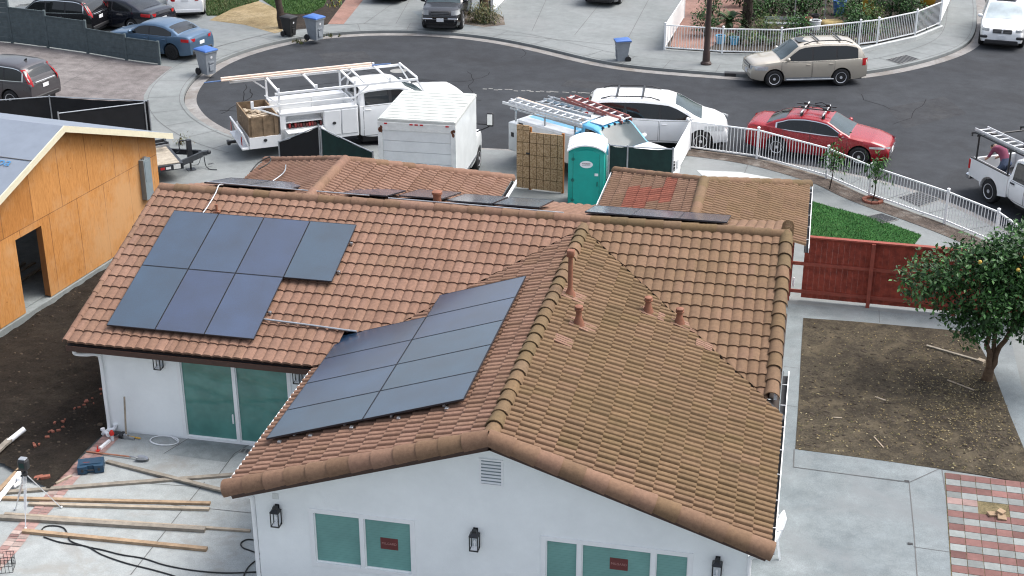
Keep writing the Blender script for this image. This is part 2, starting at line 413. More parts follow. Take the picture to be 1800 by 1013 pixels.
def ply_mat():
    m, nt, b = base_mat('plywood', .8, 0, .3)
    v = objco(nt); br = nd(nt, 'ShaderNodeTexBrick'); 
    t = nd(nt, 'ShaderNodeTexCoord'); mp = nd(nt, 'ShaderNodeMapping'); mp.inputs['Rotation'].default_value = (0, 0, 0)
    s = nd(nt, 'ShaderNodeSeparateXYZ'); nt.links.new(t.outputs['Object'], s.inputs[0])
    cb = nd(nt, 'ShaderNodeCombineXYZ'); nt.links.new(s.outputs['Y'], cb.inputs['X']); nt.links.new(s.outputs['Z'], cb.inputs['Y'])
    nt.links.new(cb.outputs[0], br.inputs['Vector'])
    br.inputs['Color1'].default_value = c4((.50, .235, .072)); br.inputs['Color2'].default_value = c4((.40, .168, .042)); br.inputs['Mortar'].default_value = c4((.20, .085, .03))
    br.inputs['Scale'].default_value = 1.; br.inputs['Mortar Size'].default_value = .011; br.inputs['Brick Width'].default_value = 1.22; br.inputs['Row Height'].default_value = 2.44
    br.offset = .5
    vg = objco(nt, (1, 6, .9)); g = noise_n(nt, 3.2, 7, .72, vg); g.inputs['Distortion'].default_value = 1.2
    rg = ramp(nt, g.outputs['Fac'], [(.3, (.72, .66, .58)), (.52, (1.0, 1.0, 1.0)), (.72, (1.22, 1.2, 1.2))])
    c = mixc(nt, 1., br.outputs['Color'], rg.outputs['Color'], 'MULTIPLY')
    vo = nd(nt, 'ShaderNodeTexVoronoi'); vo.inputs['Scale'].default_value = 3.0; nt.links.new(t.outputs['Object'], vo.inputs['Vector'])
    kr = ramp(nt, vo.outputs['Distance'], [(.035, (1, 1, 1)), (.075, (0, 0, 0))])
    c = mixc(nt, kr.outputs['Color'], c, (.16, .06, .02))
    nw = noise_n(nt, .45, 5, .7, t.outputs['Object']); rw = ramp(nt, nw.outputs['Fac'], [(.44, (0, 0, 0)), (.60, (.65,)*3)])
    c = mixc(nt, rw.outputs['Color'], c, (.52, .31, .15))
    nt.links.new(c, b.inputs['Base Color'])
ply_mat()
flat('plywood_edge', (.30, .12, .035), .85)
flat('underlay', (.175, .205, .25), .7, 0, .10, 1.5)
flat('fascia_cream', (.62, .58, .43), .6, 0, .06)
def osb():
    m, nt, b = base_mat('osb', .9, 0, .2)
    v = objco(nt); vo = nd(nt, 'ShaderNodeTexVoronoi'); vo.inputs['Scale'].default_value = 26; nt.links.new(v, vo.inputs['Vector'])
    r = ramp(nt, vo.outputs['Color'], [(.1, (.23, .145, .075)), (.5, (.37, .25, .14)), (.9, (.48, .34, .21))])
    t = nd(nt, 'ShaderNodeTexCoord'); s = nd(nt, 'ShaderNodeSeparateXYZ'); nt.links.new(t.outputs['Object'], s.inputs[0])
    cb = nd(nt, 'ShaderNodeCombineXYZ'); nt.links.new(s.outputs['X'], cb.inputs['X']); nt.links.new(s.outputs['Z'], cb.inputs['Y'])
    br = nd(nt, 'ShaderNodeTexBrick'); br.offset = 0; nt.links.new(cb.outputs[0], br.inputs['Vector'])
    br.inputs['Scale'].default_value = 1; br.inputs['Brick Width'].default_value = .23; br.inputs['Row Height'].default_value = .40; br.inputs['Mortar Size'].default_value = .010
    br.inputs['Color1'].default_value = br.inputs['Color2'].default_value = (1, 1, 1, 1); br.inputs['Mortar'].default_value = (.28, .26, .24, 1)
    nt.links.new(mixc(nt, 1., r.outputs['Color'], br.outputs['Color'], 'MULTIPLY'), b.inputs['Base Color'])
osb()
# ------------------------------------------------------------------ the house in the foreground
HOUSE = thing('house', 'white stucco single storey house under brown tile roofs carrying dark solar panels', 'house', (0, 0, 0))
tm, tp, HR, HM, YM = .3207, .3314, 3.8783, 4.0029, 9.9888
rng = random.Random(3)
def mixv(a, b, t): return tuple(x+(y-x)*t for x, y in zip(a, b))
PINK = (0.2192, 0.1290, 0.0921); PINK2 = (0.1864, 0.1066, 0.0736); TAN = (0.1848, 0.1168, 0.0632); OLIVE = (0.1194, 0.0811, 0.0393); DARK = (.12, .092, .050); NEWRED = (.215, .075, .050); BRICKY = (.40, .20, .135)
def tile_col(t, seed):
    """t: 0 pink concrete tile .. 1 lichen olive"""
    r = random.Random(seed)
    base = mixv(PINK, PINK2, r.random()**1.5)
    ol = mixv(TAN, OLIVE, min(1, max(0, r.gauss(.66, .10))))
    k = min(1, max(0, t + r.gauss(0, .07)))
    c = mixv(base, ol, k); f = 1 + r.gauss(0, .04)
    return tuple(x*f for x in c)
WAVE, TILE, EXPO = .166, .332, .372
def tile_slope(O, U, D, pitch, ulen, run, colfn, clips=(), kill=None, name='roof_slope', amp=.036, pw=1.5, ns=12, wave=.222, cuts=()):
    WAVE = wave; TILE = .332
    O = Vector(O); U = Vector(U); D = Vector(D); c = 1/math.sqrt(1+pitch*pitch)
    S = D*c + Vector((0, 0, -pitch*c)); N = U.cross(S); N = N if N.z > 0 else -N
    L = run/c; nc = max(1, round(L/EXPO)); ex = L/nc
    nw = max(2, int(round(ulen/WAVE*ns))); us = np.linspace(0, ulen, nw+1)
    ph = (us/WAVE) % 1.0
    alt = np.where(np.floor(us/WAVE) % 2 < 1, 1.0, .84); prof = amp*(1-(1-np.abs(np.sin(np.pi*ph)))**pw)*(alt if wave < .2 else 1.0) if wave > .2 else amp*np.where(ph < .74, 1-(1-np.abs(np.sin(np.pi*np.minimum(ph, .74)/.74)))**pw, 0)*(alt if pw > 3.5 else 1)
    On = np.array(O); Un = np.array(U); Sn = np.array(S); Nn = np.array(N)
    V = []; F = []; Cc = []
    cols = nw+1
    for k in range(nc):
        jit = rng.uniform(-.006, .006)
        s0 = k*ex - .05 if k else 0.0; s1 = (k+1)*ex + .01
        wob = np.array([.004*math.sin(u*3.1+k*1.7)+.003*math.sin(u*9.7+k) for u in us])
        rows = [(np.full(cols, s0), prof*.95), (np.full(cols, s1)+wob+jit, prof+(.034 if wave > .2 else .042)), (np.full(cols, s1)+wob+jit-.004, prof*.55-.012)]
        base = len(V)//1
        for s, h in rows:
            P = On[None] + us[:, None]*Un + s[:, None]*Sn + h[:, None]*Nn
            V.extend(P.tolist())
        for r in range(2):
            for i in range(nw):
                a = base+r*cols+i
                F.append((a, a+1, a+cols+1, a+cols)); 
                um = (us[i]+us[i+1])/2; ti = int((um + (TILE/2 if k % 2 else 0))/TILE)
                Cc.append(colfn(um, (k+.5)*ex, ti, k))
    mb = MB(); mb.v = [tuple(v) for v in V]; mb.f = F; mb.m = [0]*len(F); mb.c = Cc
    o = mb.build(name, 'roof_tile', HOUSE, col=True, fix=False)
    me = o.data
    if clips or kill:
        bm = bmesh.new(); bm.from_mesh(me)
        for pt, no in cuts: bmesh.ops.bisect_plane(bm, geom=bm.verts[:]+bm.edges[:]+bm.faces[:], plane_co=pt, plane_no=no)
        for pt, no in clips:
            bmesh.ops.bisect_plane(bm, geom=bm.verts[:]+bm.edges[:]+bm.faces[:], plane_co=pt, plane_no=no, clear_outer=True)
        if kill:
            bmesh.ops.delete(bm, geom=[f for f in bm.faces if kill(f.calc_center_median())], context='FACES')
        bm.to_mesh(me); bm.free()
    me.polygons.foreach_set('use_smooth', [True]*len(me.polygons)); me.set_sharp_from_angle(angle=R(50))
    # roofing felt and boards under the tiles
    return o
cache = {}
def cf(tfun, salt):
    def f(u, s, ti, k):
        key = (salt, ti, k)
        if key not in cache: cache[key] = tile_col(tfun(u, s), hash(key) & 0xffffff)
        return cache[key]
    return f
def blotch(x, y, sc=.35): return noise.noise(Vector((x*sc, y*sc, 3.3)))

# valley lines in plan
def val_x(y): return ((.1246 - tm*(YM-y))/tp)       # left valley, x<0 (mirror for the right)
VA = Vector((val_x(4.6), 4.6, 0)); VB = Vector((0, YM-.1246/tm, 0))
vd = (VB-VA).normalized(); nl = Vector((vd.y, -vd.x, 0))      # pointing to the wing side (right/down)
# main bar, front slope, left of the valley
tile_slope((-10.43, YM, HM), (1, 0, 0), (0, -1, 0), tm, 10.75, 5.235,
           cf(lambda u, s: .02+.12*max(0, (u-8)/3)+.10*blotch(u, s), 'a'), clips=[(VA-nl*.035, nl)], cuts=[((-4.50, 0, 0), (1, 0, 0)), ((-2.64, 0, 0), (1, 0, 0)), ((0, 5.80, 0), (0, 1, 0)), ((0, 7.0, 0), (0, 1, 0))],
           kill=lambda p: (-4.50 < p.x <= -2.64 and p.y < 5.80) or (p.x > -2.64 and p.y < 7.0))
VA2 = Vector((-VA.x, VA.y, 0)); vd2 = (Vector((0, VB.y, 0))-VA2).normalized(); nr = Vector((-vd2.y, vd2.x, 0))
nr = nr if nr.x < 0 else -nr
tile_slope((-.2, YM, HM), (1, 0, 0), (0, -1, 0), tm, 4.68, 5.0,
           cf(lambda u, s: .48+.16*blotch(u, s, .5)+.03*u, 'b'), clips=[(VA2-nr*.03, nr)])
# rear slope of the main bar
tile_slope((-10.43, YM, HM), (1, 0, 0), (0, 1, 0), tm, 14.95, 5.3, cf(lambda u, s: .1+.35*(u > 10.5)+.1*blotch(u, s), 'c'))
# front wing: the two slopes
wl = tile_slope((0, .03, HR), (0, 1, 0), (-1, 0, 0), tp, 9.55, 4.80,
           cf(lambda u, s: .14+.16*blotch(u+9, s)-.02*s, 'd'), amp=.064, pw=4, ns=16, wave=.166, clips=[(VA+nl*.02, -nl)])
wr = tile_slope((0, .03, HR), (0, 1, 0), (1, 0, 0), tp, 9.55, 4.77,
           cf(lambda u, s: (.55 if u < .4 else .82)+.12*blotch(u+4, s+7, .45)+(.06 if s > 1 else -.05), 'e'), amp=.064, pw=4, ns=16, wave=.166, clips=[(VA2+nr*.012, -nr)])
# rear left wing (hipped away from the camera)
c45 = Vector((1, 1, 0)).normalized(); c45b = Vector((-1, 1, 0)).normalized()
PL_ = (3.85-2.32)/3.65
tile_slope((-6.85, 10.2, 3.85), (0, 1, 0), (-1, 0, 0), PL_, 6.75, 3.65, cf(lambda u, s: .02+.1*blotch(u, s), 'f'), amp=.046, pw=3, ns=12, wave=.166, clips=[((-10.5, 16.95, 0), c45)])
tile_slope((-6.85, 10.2, 3.85), (0, 1, 0), (1, 0, 0), PL_, 6.75, 3.65, cf(lambda u, s: .0+.1*blotch(u, s), 'g'), amp=.046, pw=3, ns=12, wave=.166, clips=[((-3.2, 16.95, 0), c45b)])
tile_slope((-10.5, 13.3, 3.85), (1, 0, 0), (0, 1, 0), PL_, 7.3, 3.65, cf(lambda u, s: .05, 'h'), clips=[((-10.5, 16.95, 0), -c45), ((-3.2, 16.95, 0), -c45b)])
# rear right wing
PR_ = (3.22-2.3)/2.72
def red_patch(u, s, ti, k):
    if 1.95+.33*(k % 2) < u < 3.3+.33*(k % 3) and .7 < s < 2.2: return tuple(x*(1+.12*math.sin(ti*3+k)) for x in NEWRED)
    return cf(lambda u, s: .28+.14*blotch(u, s), 'i')(u, s, ti, k)
tile_slope((2.27, 12.3, 3.22), (0, 1, 0), (-1, 0, 0), PR_, 5.95, 2.72, red_patch, amp=.042, pw=2.2, ns=12, wave=.166, clips=[((-.45, 18.25, 0), c45)])
tile_slope((2.27, 12.3, 3.22), (0, 1, 0), (1, 0, 0), PR_, 5.95, 2.72, cf(lambda u, s: .70+.2*blotch(u, s, .6), 'j'), amp=.046, pw=3, ns=12, wave=.166, clips=[((4.99, 18.25, 0), c45b)],
           kill=lambda p: p.x > 4.45 and p.y < 13.6)
tile_slope((-.45, 15.35, 3.22), (1, 0, 0), (0, 1, 0), PR_, 5.44, 2.9, cf(lambda u, s: .5, 'k'), clips=[((-.45, 18.25, 0), -c45), ((4.99, 18.25, 0), -c45b)])

# ridge, hip and rake tiles: a run of lapped half-barrel caps
def cap_run(a, b, r, t, name='ridge_cap', seg=.40, arc=200, tilt=0., salt=0, r1=.86, lift=.0):
    a = Vector(a); b = Vector(b); d = (b-a); L = d.length; d.normalize()
    n = max(1, round(L/seg)); seg = L/n
    side = d.cross(Vector((0, 0, 1))).normalized(); up = side.cross(d)
    if tilt: q = Quaternion(d, R(tilt)); side = q @ side; up = q @ up
    mb = MB(); K = 10
    for i in range(n):
        p0 = a + d*(i*seg - .02); p1 = a + d*((i+1)*seg + .035)
        rg = random.Random(i*31+salt*7+5)
        tt = min(1, max(0, t + rg.gauss(0, .2))); col = tile_col(tt, i*13+salt*101)
        if t > .55: col = mixv(col, DARK, min(1, max(0, rg.gauss(.20, .2))))
        jig = Vector((rg.uniform(-.006, .006), rg.uniform(-.006, .006), rg.uniform(-.004, .006)))
        def arcp(p, rr, th):
            out = []
            for k in range(K+1):
                an = R(90-arc/2 + arc*k/K); out.append(p + jig + side*(rr*math.cos(an)) + up*(rr*math.sin(an)+lift))
            return out
        rings = [arcp(p0, r-.022, 0), arcp(p0, r, 0), arcp(p0+d*.03, r, 0), arcp(p1, r*r1, 0)]
        mb.loft(rings, False, False, False, 0, None, col)
    return mb.build(name, 'roof_tile', HOUSE, smooth=50, col=True, fix=False)
cap_run((-10.45, YM, HM-.02), (.1, YM, HM-.02), .15, .35, salt=1)
cap_run((4.6, YM, HM-.02), (.15, YM, HM-.02), .15, .9, salt=2)
cap_run((0, -.02, HR-.02), (0, YM-.2, HR-.0), .165, .8, salt=3, r1=.78)
cap_run((4.55, YM-4.85, HM-tm*4.85), (4.55, YM, HM+.0), .165, .8, 'rake_cap', salt=4, r1=.78)
cap_run((4.55, YM+.1, HM-.02), (4.55, YM+3.6, HM-tm*3.6), .15, .8, 'rake_cap', salt=14)
cap_run((-10.47, 4.78, HM-tm*5.2), (-10.47, YM, HM), .085, .05, 'rake_cap', salt=5, seg=.38)
cap_run((-4.83, -.05, HR-tp*4.83), (0, -.05, HR), .185, .34, 'rake_cap', salt=6, seg=.43, arc=230)
cap_run((4.80, -.05, HR-tp*4.80), (0, -.05, HR), .185, .38, 'rake_cap', salt=7, seg=.43, arc=230)
cap_run((-6.85, 13.3, 3.84), (-6.85, 10.4, 3.84), .15, .12, salt=8)
cap_run((-3.2, 16.95, 2.33), (-6.85, 13.3, 3.84), .14, .08, 'hip_cap', salt=9)
cap_run((-10.5, 16.95, 2.33), (-6.85, 13.3, 3.84), .14, .10, 'hip_cap', salt=10)
cap_run((2.27, 15.4, 3.21), (2.27, 12.3, 3.21), .15, .62, salt=11)
cap_run((-.45, 18.25, 2.31), (2.27, 15.4, 3.21), .14, .35, 'hip_cap', salt=12)
cap_run((4.99, 18.25, 2.31), (2.27, 15.4, 3.21), .14, .85, 'hip_cap', salt=13)

# roof boards under the tiles (dark, seen at the eaves) and valley flashing
mb = MB()
def deck(a, b, c, d, off=.05):
    mb.quad(*[Vector(p)-Vector((0, 0, off)) for p in (a, b, c, d)])
zE = HM-tm*5.2
deck((-10.4, YM, HM), (-5.0, YM, HM), (-5.0, 4.8, HM-tm*5.19), (-10.4, 4.8, HM-tm*5.19), .07)
deck((-10.4, YM, HM), (4.5, YM, HM), (4.5, 15.25, HM-tm*5.26), (-10.4, 15.25, HM-tm*5.26), .07)
deck((0, .05, HR), (0, 9.6, HR), (-4.75, 9.6, HR-tp*4.75), (-4.75, .05, HR-tp*4.75), .06)
deck((0, .05, HR), (0, 9.6, HR), (4.72, 9.6, HR-tp*4.72), (4.72, .05, HR-tp*4.72), .06)
mb.build('roof_boards', 'roof_deck', HOUSE)
mb = MB()
for sx in (1, -1):
    a = Vector((VA.x*sx, VA.y, HM-tm*(YM-VA.y)+.012)); b = Vector((0, VB.y, HM-tm*(YM-VB.y)+.012)); w = Vector((nl.x*sx, nl.y, 0))*.07
    mb.quad(a-w, a+w, b+w, b-w)
mb.build('valley_flashing', 'gutter_dark', HOUSE)

# fascia boards
def fascia(fn):
    m = MB(); fn(m); m.build('fascia', 'fascia_brown', HOUSE)
fascia(lambda m: m.box(-10.45, -4.4, 4.80, 4.84, 2.10, 2.27)); fascia(lambda m: m.bar((-10.46, 4.85, 2.19), (-10.46, YM, 3.87), .03, .16))
for sx, ex in ((-1, 4.78), (1, 4.75)): fascia(lambda m: m.bar((sx*ex, -.02, HR-tp*ex-.12), (0, -.02, HR-.12), .035, .22))
fascia(lambda m: m.bar((4.5, 5.2, 2.33), (4.5, YM, 3.87), .03, .16)); fascia(lambda m: m.box(-10.4, 4.5, 15.24, 15.28, 2.1, 2.27))
# soffits
mb = MB()
mb.box(-10.4, -4.5, 4.84, 5.14, 2.16, 2.18); mb.box(-4.75, -4.47, .05, 5.0, 2.14, 2.16); mb.box(4.41, 4.72, .05, 6.5, 2.14, 2.16)
for sx in (-1, 1):
    mb.quad((0, .0, HR-.2), (sx*4.74, .0, HR-tp*4.74-.2), (sx*4.74, .34, HR-tp*4.74-.2), (0, .34, HR-.2))
mb.build('soffit', 'stucco', HOUSE)

# gutters
def gutter(a, b, out, outer, inner, straps=0, w=.12, h=.11):
    a = Vector(a); b = Vector(b); o = Vector(out); mbw = MB()
    for mi, (o0, o1, z0, z1) in enumerate(((w-.012, w+.008, -h, .012), (-.005, w-.012, -h, -h+.012), (-.008, .004, -h, .0))):
        for_m = 0 if mi == 0 else 1
        A = [a+o*o0+Vector((0, 0, z0)), a+o*o1+Vector((0, 0, z0)), a+o*o1+Vector((0, 0, z1)), a+o*o0+Vector((0, 0, z1))]
        mbw.loft([A, [p+(b-a) for p in A]], True, True, True, for_m)
    g = mbw.build('gutter', [outer, inner], HOUSE)
    for i in range(straps):
        p = a+(b-a)*((i+.7)/(straps+.4)); q = p+o*w; dd = (b-a).normalized()*.007; m = MB()
        m.loft([[p-dd+Vector((0, 0, .0)), p+dd+Vector((0, 0, .0)), p+dd+Vector((0, 0, .012)), p-dd+Vector((0, 0, .012))], [q-dd, q+dd, q+dd+Vector((0, 0, .018)), q-dd+Vector((0, 0, .018))]])
        m.build('gutter_strap', 'white_metal', g)
    return g
gutter((4.745, .05, 2.29), (4.745, 6.65, 2.29), (1, 0, 0), 'white_metal', 'gutter_dark', 7, .115, .12)
gutter((-4.84, .05, 2.26), (-4.84, 4.7, 2.26), (-1, 0, 0), 'white_metal', 'gutter_dark', 0, .07)
gutter((-10.45, 4.80, 2.26), (-4.86, 4.80, 2.26), (0, -1, 0), 'fascia_brown', 'gutter_dark', 0, .10, .11)
gutter((4.99, 13.55, 2.28), (4.99, 18.25, 2.28), (1, 0, 0), 'white_metal', 'gutter_dark', 5, .11)
gutter((-.47, 15.5, 2.28), (-.47, 18.2, 2.28), (-1, 0, 0), 'white_metal', 'gutter_dark', 0, .10)
gutter((-3.17, 15.2, 2.30), (-3.17, 16.95, 2.30), (1, 0, 0), 'white_metal', 'gutter_dark', 0, .10)
gutter((-3.05, 15.3, 2.26), (-.6, 15.3, 2.26), (0, 1, 0), 'white_metal', 'gutter_dark', 2, .14)
# downspouts
def spout(pts, w=.065):
    m = MB(); m.tube(smooth_path(pts, 5), w*.62, 8); return m.build('downspout', 'white_metal', HOUSE, smooth=40)
spout([(-10.30, 4.74, 2.16), (-10.30, 4.80, 2.04), (-10.12, 4.92, 1.98), (-9.94, 5.03, 1.95), (-9.88, 5.07, 1.80), (-9.88, 5.07, .95), (-9.88, 5.07, .16), (-9.90, 4.98, .07), (-9.95, 4.86, .05)])
spout([(-4.86, .16, 2.14), (-4.84, .22, 2.05), (-4.66, .28, 1.96), (-4.55, .33, 1.90), (-4.53, .34, 1.7), (-4.53, .34, .1)])
spout([(4.80, .14, 2.14), (4.76, .18, 2.04), (4.55, .24, 1.98), (4.47, .28, 1.9), (4.45, .28, 1.7), (4.45, .28, .1)])

# stucco walls with their openings
WALLS = MB()
def wall_x(x0, x1, topf, holes, y, th=.2, z0=-.05, brk=()):
    xs = sorted({x0, x1, *brk, *[h[0] for h in holes], *[h[1] for h in holes]})
    for xa, xb in zip(xs, xs[1:]):
        zz = [z0]; xm = (xa+xb)/2
        for h in sorted(holes, key=lambda h: h[2]):
            if h[0] <= xm <= h[1]: zz += [h[2], h[3]]
        for i in range(0, len(zz)-1, 2): WALLS.quad((xa, y, zz[i]), (xb, y, zz[i]), (xb, y, zz[i+1]), (xa, y, zz[i+1]))
        WALLS.quad((xa, y, zz[-1]), (xb, y, zz[-1]), (xb, y, topf(xb)), (xa, y, topf(xa)))
    for a, b, c, d in holes:
        yy = y+th
        WALLS.quad((a, y, c), (a, yy, c), (a, yy, d), (a, y, d)); WALLS.quad((b, y, c), (b, yy, c), (b, yy, d), (b, y, d))
        WALLS.quad((a, y, c), (b, y, c), (b, yy, c), (a, yy, c)); WALLS.quad((a, y, d), (b, y, d), (b, yy, d), (a, yy, d))
W1 = (-3.43, -1.50, .60, 1.78); W2 = (.86, 3.47, .55, 1.78); DOOR = (-8.10, -5.56, .03, 2.13)
wall_x(-4.48, 4.42, lambda x: HR-.10-tp*abs(x), [W1, W2], .35, brk=(0,))
wall_x(-9.93, -4.48, lambda x: 2.25, [DOOR], 5.13)
def wall_s(a, b, h): WALLS.quad((a[0], a[1], -.05), (b[0], b[1], -.05), (b[0], b[1], h), (a[0], a[1], h))
wall_s((-4.48, .35), (-4.48, 5.13), 2.25); wall_s((4.42, .35), (4.42, 6.0), 2.25); wall_s((-9.93, 5.13), (-9.93, 15), 2.3)
wall_s((4.42, 6.0), (4.15, 6.0), 2.3); wall_s((4.15, 6.0), (4.15, 15), 2.3); wall_s((-3.5, 15), (-.2, 15), 2.25)
for xa, xb, ye in ((-10.1, -3.6, 16.5), (-.1, 4.6, 17.8)):
    wall_s((xa, 14.9), (xa, ye), 2.25); wall_s((xb, 13.8), (xb, ye), 2.25); wall_s((xa, ye), (xb, ye), 2.25)
# gable end triangles of the main bar
for x in (-9.93, 4.15):
    WALLS.add([(x, 5.2, 2.2), (x, 14.8, 2.2), (x, YM, 3.8)], [(0, 1, 2)])
WALLS.build('wall', 'stucco', HOUSE)

def window(o, splits, sticker=None, name='window', pane='pane_teal', sill=True):
    a, b, c, d = o; y = .35 if name == 'window' else 5.13
    fr = MB(); w = .055; yo, yi = y-.018, y+.075
    fr.box(a-.03, b+.03, yo, yi, d-w, d+.03); fr.box(a-.03, b+.03, yo, yi, c-.03, c+w)
    fr.box(a-.03, a+w, yo+.002, yi, c+w, d-w); fr.box(b-w, b+.03, yo+.002, yi, c+w, d-w)
    for s in splits: fr.box(s-.04, s+.04, yo+.004, yi, c+w, d-w)
    F = fr.build(name, 'white_frame', HOUSE)
    edges = [a+w] + [q for s in splits for q in (s-.04, s+.04)] + [b-w]
    for i in range(0, len(edges), 2):
        p = MB(); p.box(edges[i], edges[i+1], y+.05, y+.062, c+w, d-w); p.build('pane', pane, F)
        f = MB(); e0, e1 = edges[i], edges[i+1]; t = .018
        f.box(e0, e1, y+.028, y+.048, c+w, c+w+t); f.box(e0, e1, y+.028, y+.048, d-w-t, d-w); f.box(e0, e0+t, y+.028, y+.048, c+w+t, d-w-t); f.box(e1-t, e1, y+.028, y+.048, c+w+t, d-w-t)
        f.build('sash', 'white_frame', F)
    if sticker:
        x0, x1, z0, z1 = sticker; m = MB(); m.box(x0, x1, y+.044, y+.049, z0, z1)
        M = Matrix.Translation(((x0+x1)/2, y+.042, (z0+z1)/2)) @ Matrix.Rotation(R(90), 4, 'X')
        text_mb('MILGARD', .066, M, 1, .001, m); m.build('window_sticker', ['sign_red', 'sign_text'], F)
    return F
window(W1, [-2.47], (-2.14, -1.81, 1.09, 1.33))
window(W2, [1.515, 2.815], (2.05, 2.37, 1.25, 1.49))
D_ = window(DOOR, [-6.83], None, 'sliding_door', 'pane_door')
m = MB(); m.box(-6.92, -6.89, 5.06, 5.10, .55, .78, bev=.01); m.build('door_handle', 'white_frame', D_)
# gable vent
m = MB(); m.box(-.27, .15, .325, .349, 2.72, 2.75); m.box(-.27, .15, .325, .349, 3.22, 3.25); m.box(-.27, -.24, .325, .349, 2.75, 3.22); m.box(.12, .15, .325, .349, 2.75, 3.22)
m.add([(-.24, .346, 2.75), (.12, .346, 2.75), (.12, .346, 3.22), (-.24, .346, 3.22)], [(0, 1, 2, 3)], 1)
for i in range(7):
    z = 2.765+i*.066; m.add([(-.24, .318, z), (.12, .318, z), (.12, .342, z+.026), (-.24, .342, z+.026)], [(0, 1, 2, 3)])
m.build('gable_vent', ['white_frame', 'electrical_grey'], HOUSE)
m = MB(); m.box(-4.14, -4.02, .335, .349, 1.92, 2.04, bev=.005); m.build('cover_plate', 'white_dirty', HOUSE)

# black carriage lanterns on the walls
def lantern(x, y, z):
    """z is the top of the back plate; body hangs in front of it"""
    f = MB(); w = .098; d0, d1 = y-.235, y-.045
    f.box(x-.055, x+.055, y-.02, y-.001, z-.30, z-.02)                    # back plate
    f.box(x-.02, x+.02, y-.14, y-.02, z-.055, z-.03)                      # arm
    zb, zt = z-.50, z-.14
    for px_ in (x-w, x+w):
        for py in (d0, d1): f.box(px_-.011, px_+.011, py-.011, py+.011, zb, zt)
    for zz in (zb, zt):
        f.box(x-w-.012, x+w+.012, d0-.012, d0+.010, zz-.012, zz+.012); f.box(x-w-.012, x+w+.012, d1-.010, d1+.012, zz-.012, zz+.012)
        f.box(x-w-.012, x-w+.010, d0+.010, d1-.010, zz-.012, zz+.012); f.box(x+w-.010, x+w+.012, d0+.010, d1-.010, zz-.012, zz+.012)
    F = f.build('wall_lantern', 'black_metal', HOUSE)
    c = MB(); c.loft([[(x-w-.02, d0-.02, zt+.013), (x+w+.02, d0-.02, zt+.013), (x+w+.02, d1+.02, zt+.013), (x-w-.02, d1+.02, zt+.013)],
            [(x-.055, d0+.045, zt+.075), (x+.055, d0+.045, zt+.075), (x+.055, d1-.045, zt+.075), (x-.055, d1-.045, zt+.075)],
            [(x-.055, d0+.045, zt+.13), (x+.055, d0+.045, zt+.13), (x+.055, d1-.045, zt+.13), (x-.055, d1-.045, zt+.13)]])
    c.build('lantern_cap', 'black_metal', F)
    g = MB(); g.box(x-w+.02, x+w-.02, d0+.02, d1-.02, zb+.013, zb+.03); g.lathe([(.018, zb+.03), (.018, zb+.14), (.03, zb+.16), (.028, zb+.2), (.006, zb+.235)], 8, 0, T(x, (d0+d1)/2, 0)); g.build('lantern_bulb', 'white_plastic', F)
    p = MB(); p.box(x-w+.012, x+w-.012, d1-.008, d1-.004, zb+.014, zt-.014); p.build('lantern_glass', 'glass_lantern', F)
    for o in (F, *F.children):
        for v in o.data.vertices: v.co = (x+(v.co.x-x)*.76, y+(v.co.y-y)*.76, z+(v.co.z-z)*.80)
for x in (-4.06, -.35, 3.92): lantern(x, .35, 1.83)
for x in (-8.50, -5.33): lantern(x, 5.13, 2.17)

# solar panels (frame + glass), on short feet
PLEN, PWID, PG = 1.998, 1.116, .012
def panel(O, A, B, N, la, lb, shim=.14):
    """O corner on the roof plane, A/B unit axes along the sides, N normal"""
    O = Vector(O)+N*shim; fr = MB(); e = .011; th = .034
    def bx(a0, a1, b0, b1, h0, h1, m=fr):
        P = [O+A*a+B*b+N*h for h in (h0, h1) for a, b in ((a0, b0), (a1, b0), (a1, b1), (a0, b1))]
        m.add(P, [(0, 3, 2, 1), (4, 5, 6, 7), (0, 1, 5, 4), (1, 2, 6, 5), (2, 3, 7, 6), (3, 0, 4, 7)])
    bx(0, la, 0, e, -th, 0); bx(0, la, lb-e, lb, -th, 0); bx(0, e, e, lb-e, -th, 0); bx(la-e, la, e, lb-e, -th, 0)
    F = fr.build('solar_panel', 'panel_frame', HOUSE)
    g = MB(); bx(e, la-e, e, lb-e, -th*.6, -.003, g); g.build('cell_glass', 'solar_cell', F)
    return F
c = 1/math.sqrt(1+tp*tp); Sw = Vector((-c, 0, -tp*c)); Nw = Vector((-tp*c, 0, c)); Yv = Vector((0, 1, 0)); Xv = Vector((1, 0, 0))
s0, y0 = .7601, 1.3278
for i, rows in ((0, range(5)), (1, range(4))):
    for j in rows:
        panel(Vector((0, y0+j*(PWID+PG), HR))+Sw*(s0+i*(PLEN+PG)), Sw, Yv, Nw, PLEN, PWID, .20)
cm = 1/math.sqrt(1+tm*tm); Sm = Vector((0, -cm, -tm*cm)); Nm = Vector((0, -tm*cm, cm))
x0, st = -9.6841, 1.0022
for j, rows in ((0, range(4)), (1, range(3))):
    for i in rows:
        panel(Vector((x0+i*(PWID+PG), YM, HM))+Sm*(st+j*(PLEN+PG)), Xv, Sm, Nm, PWID, PLEN, .165)
Sr = Vector((0, cm, -tm*cm)); Nr = Vector((0, tm*cm, cm)); ct = 1/math.sqrt(1+.275**2); St = Vector((0, ct, -.275*ct)); Nt = Vector((0, .275*ct, ct))
for xx, s in ((-9.75, .95), (-8.62, .95), (-6.15, 1.0), (-4.9, 1.55), (-3.55, 1.0), (-2.38, 1.0), (-.12, .62), (.98, .62), (2.08, .62)):
    panel(Vector((xx, YM, HM))+Sr*s, Xv, St, Nt, 1.108, 1.99 if xx > -4.95 and xx < -1 else 1.7, .16)
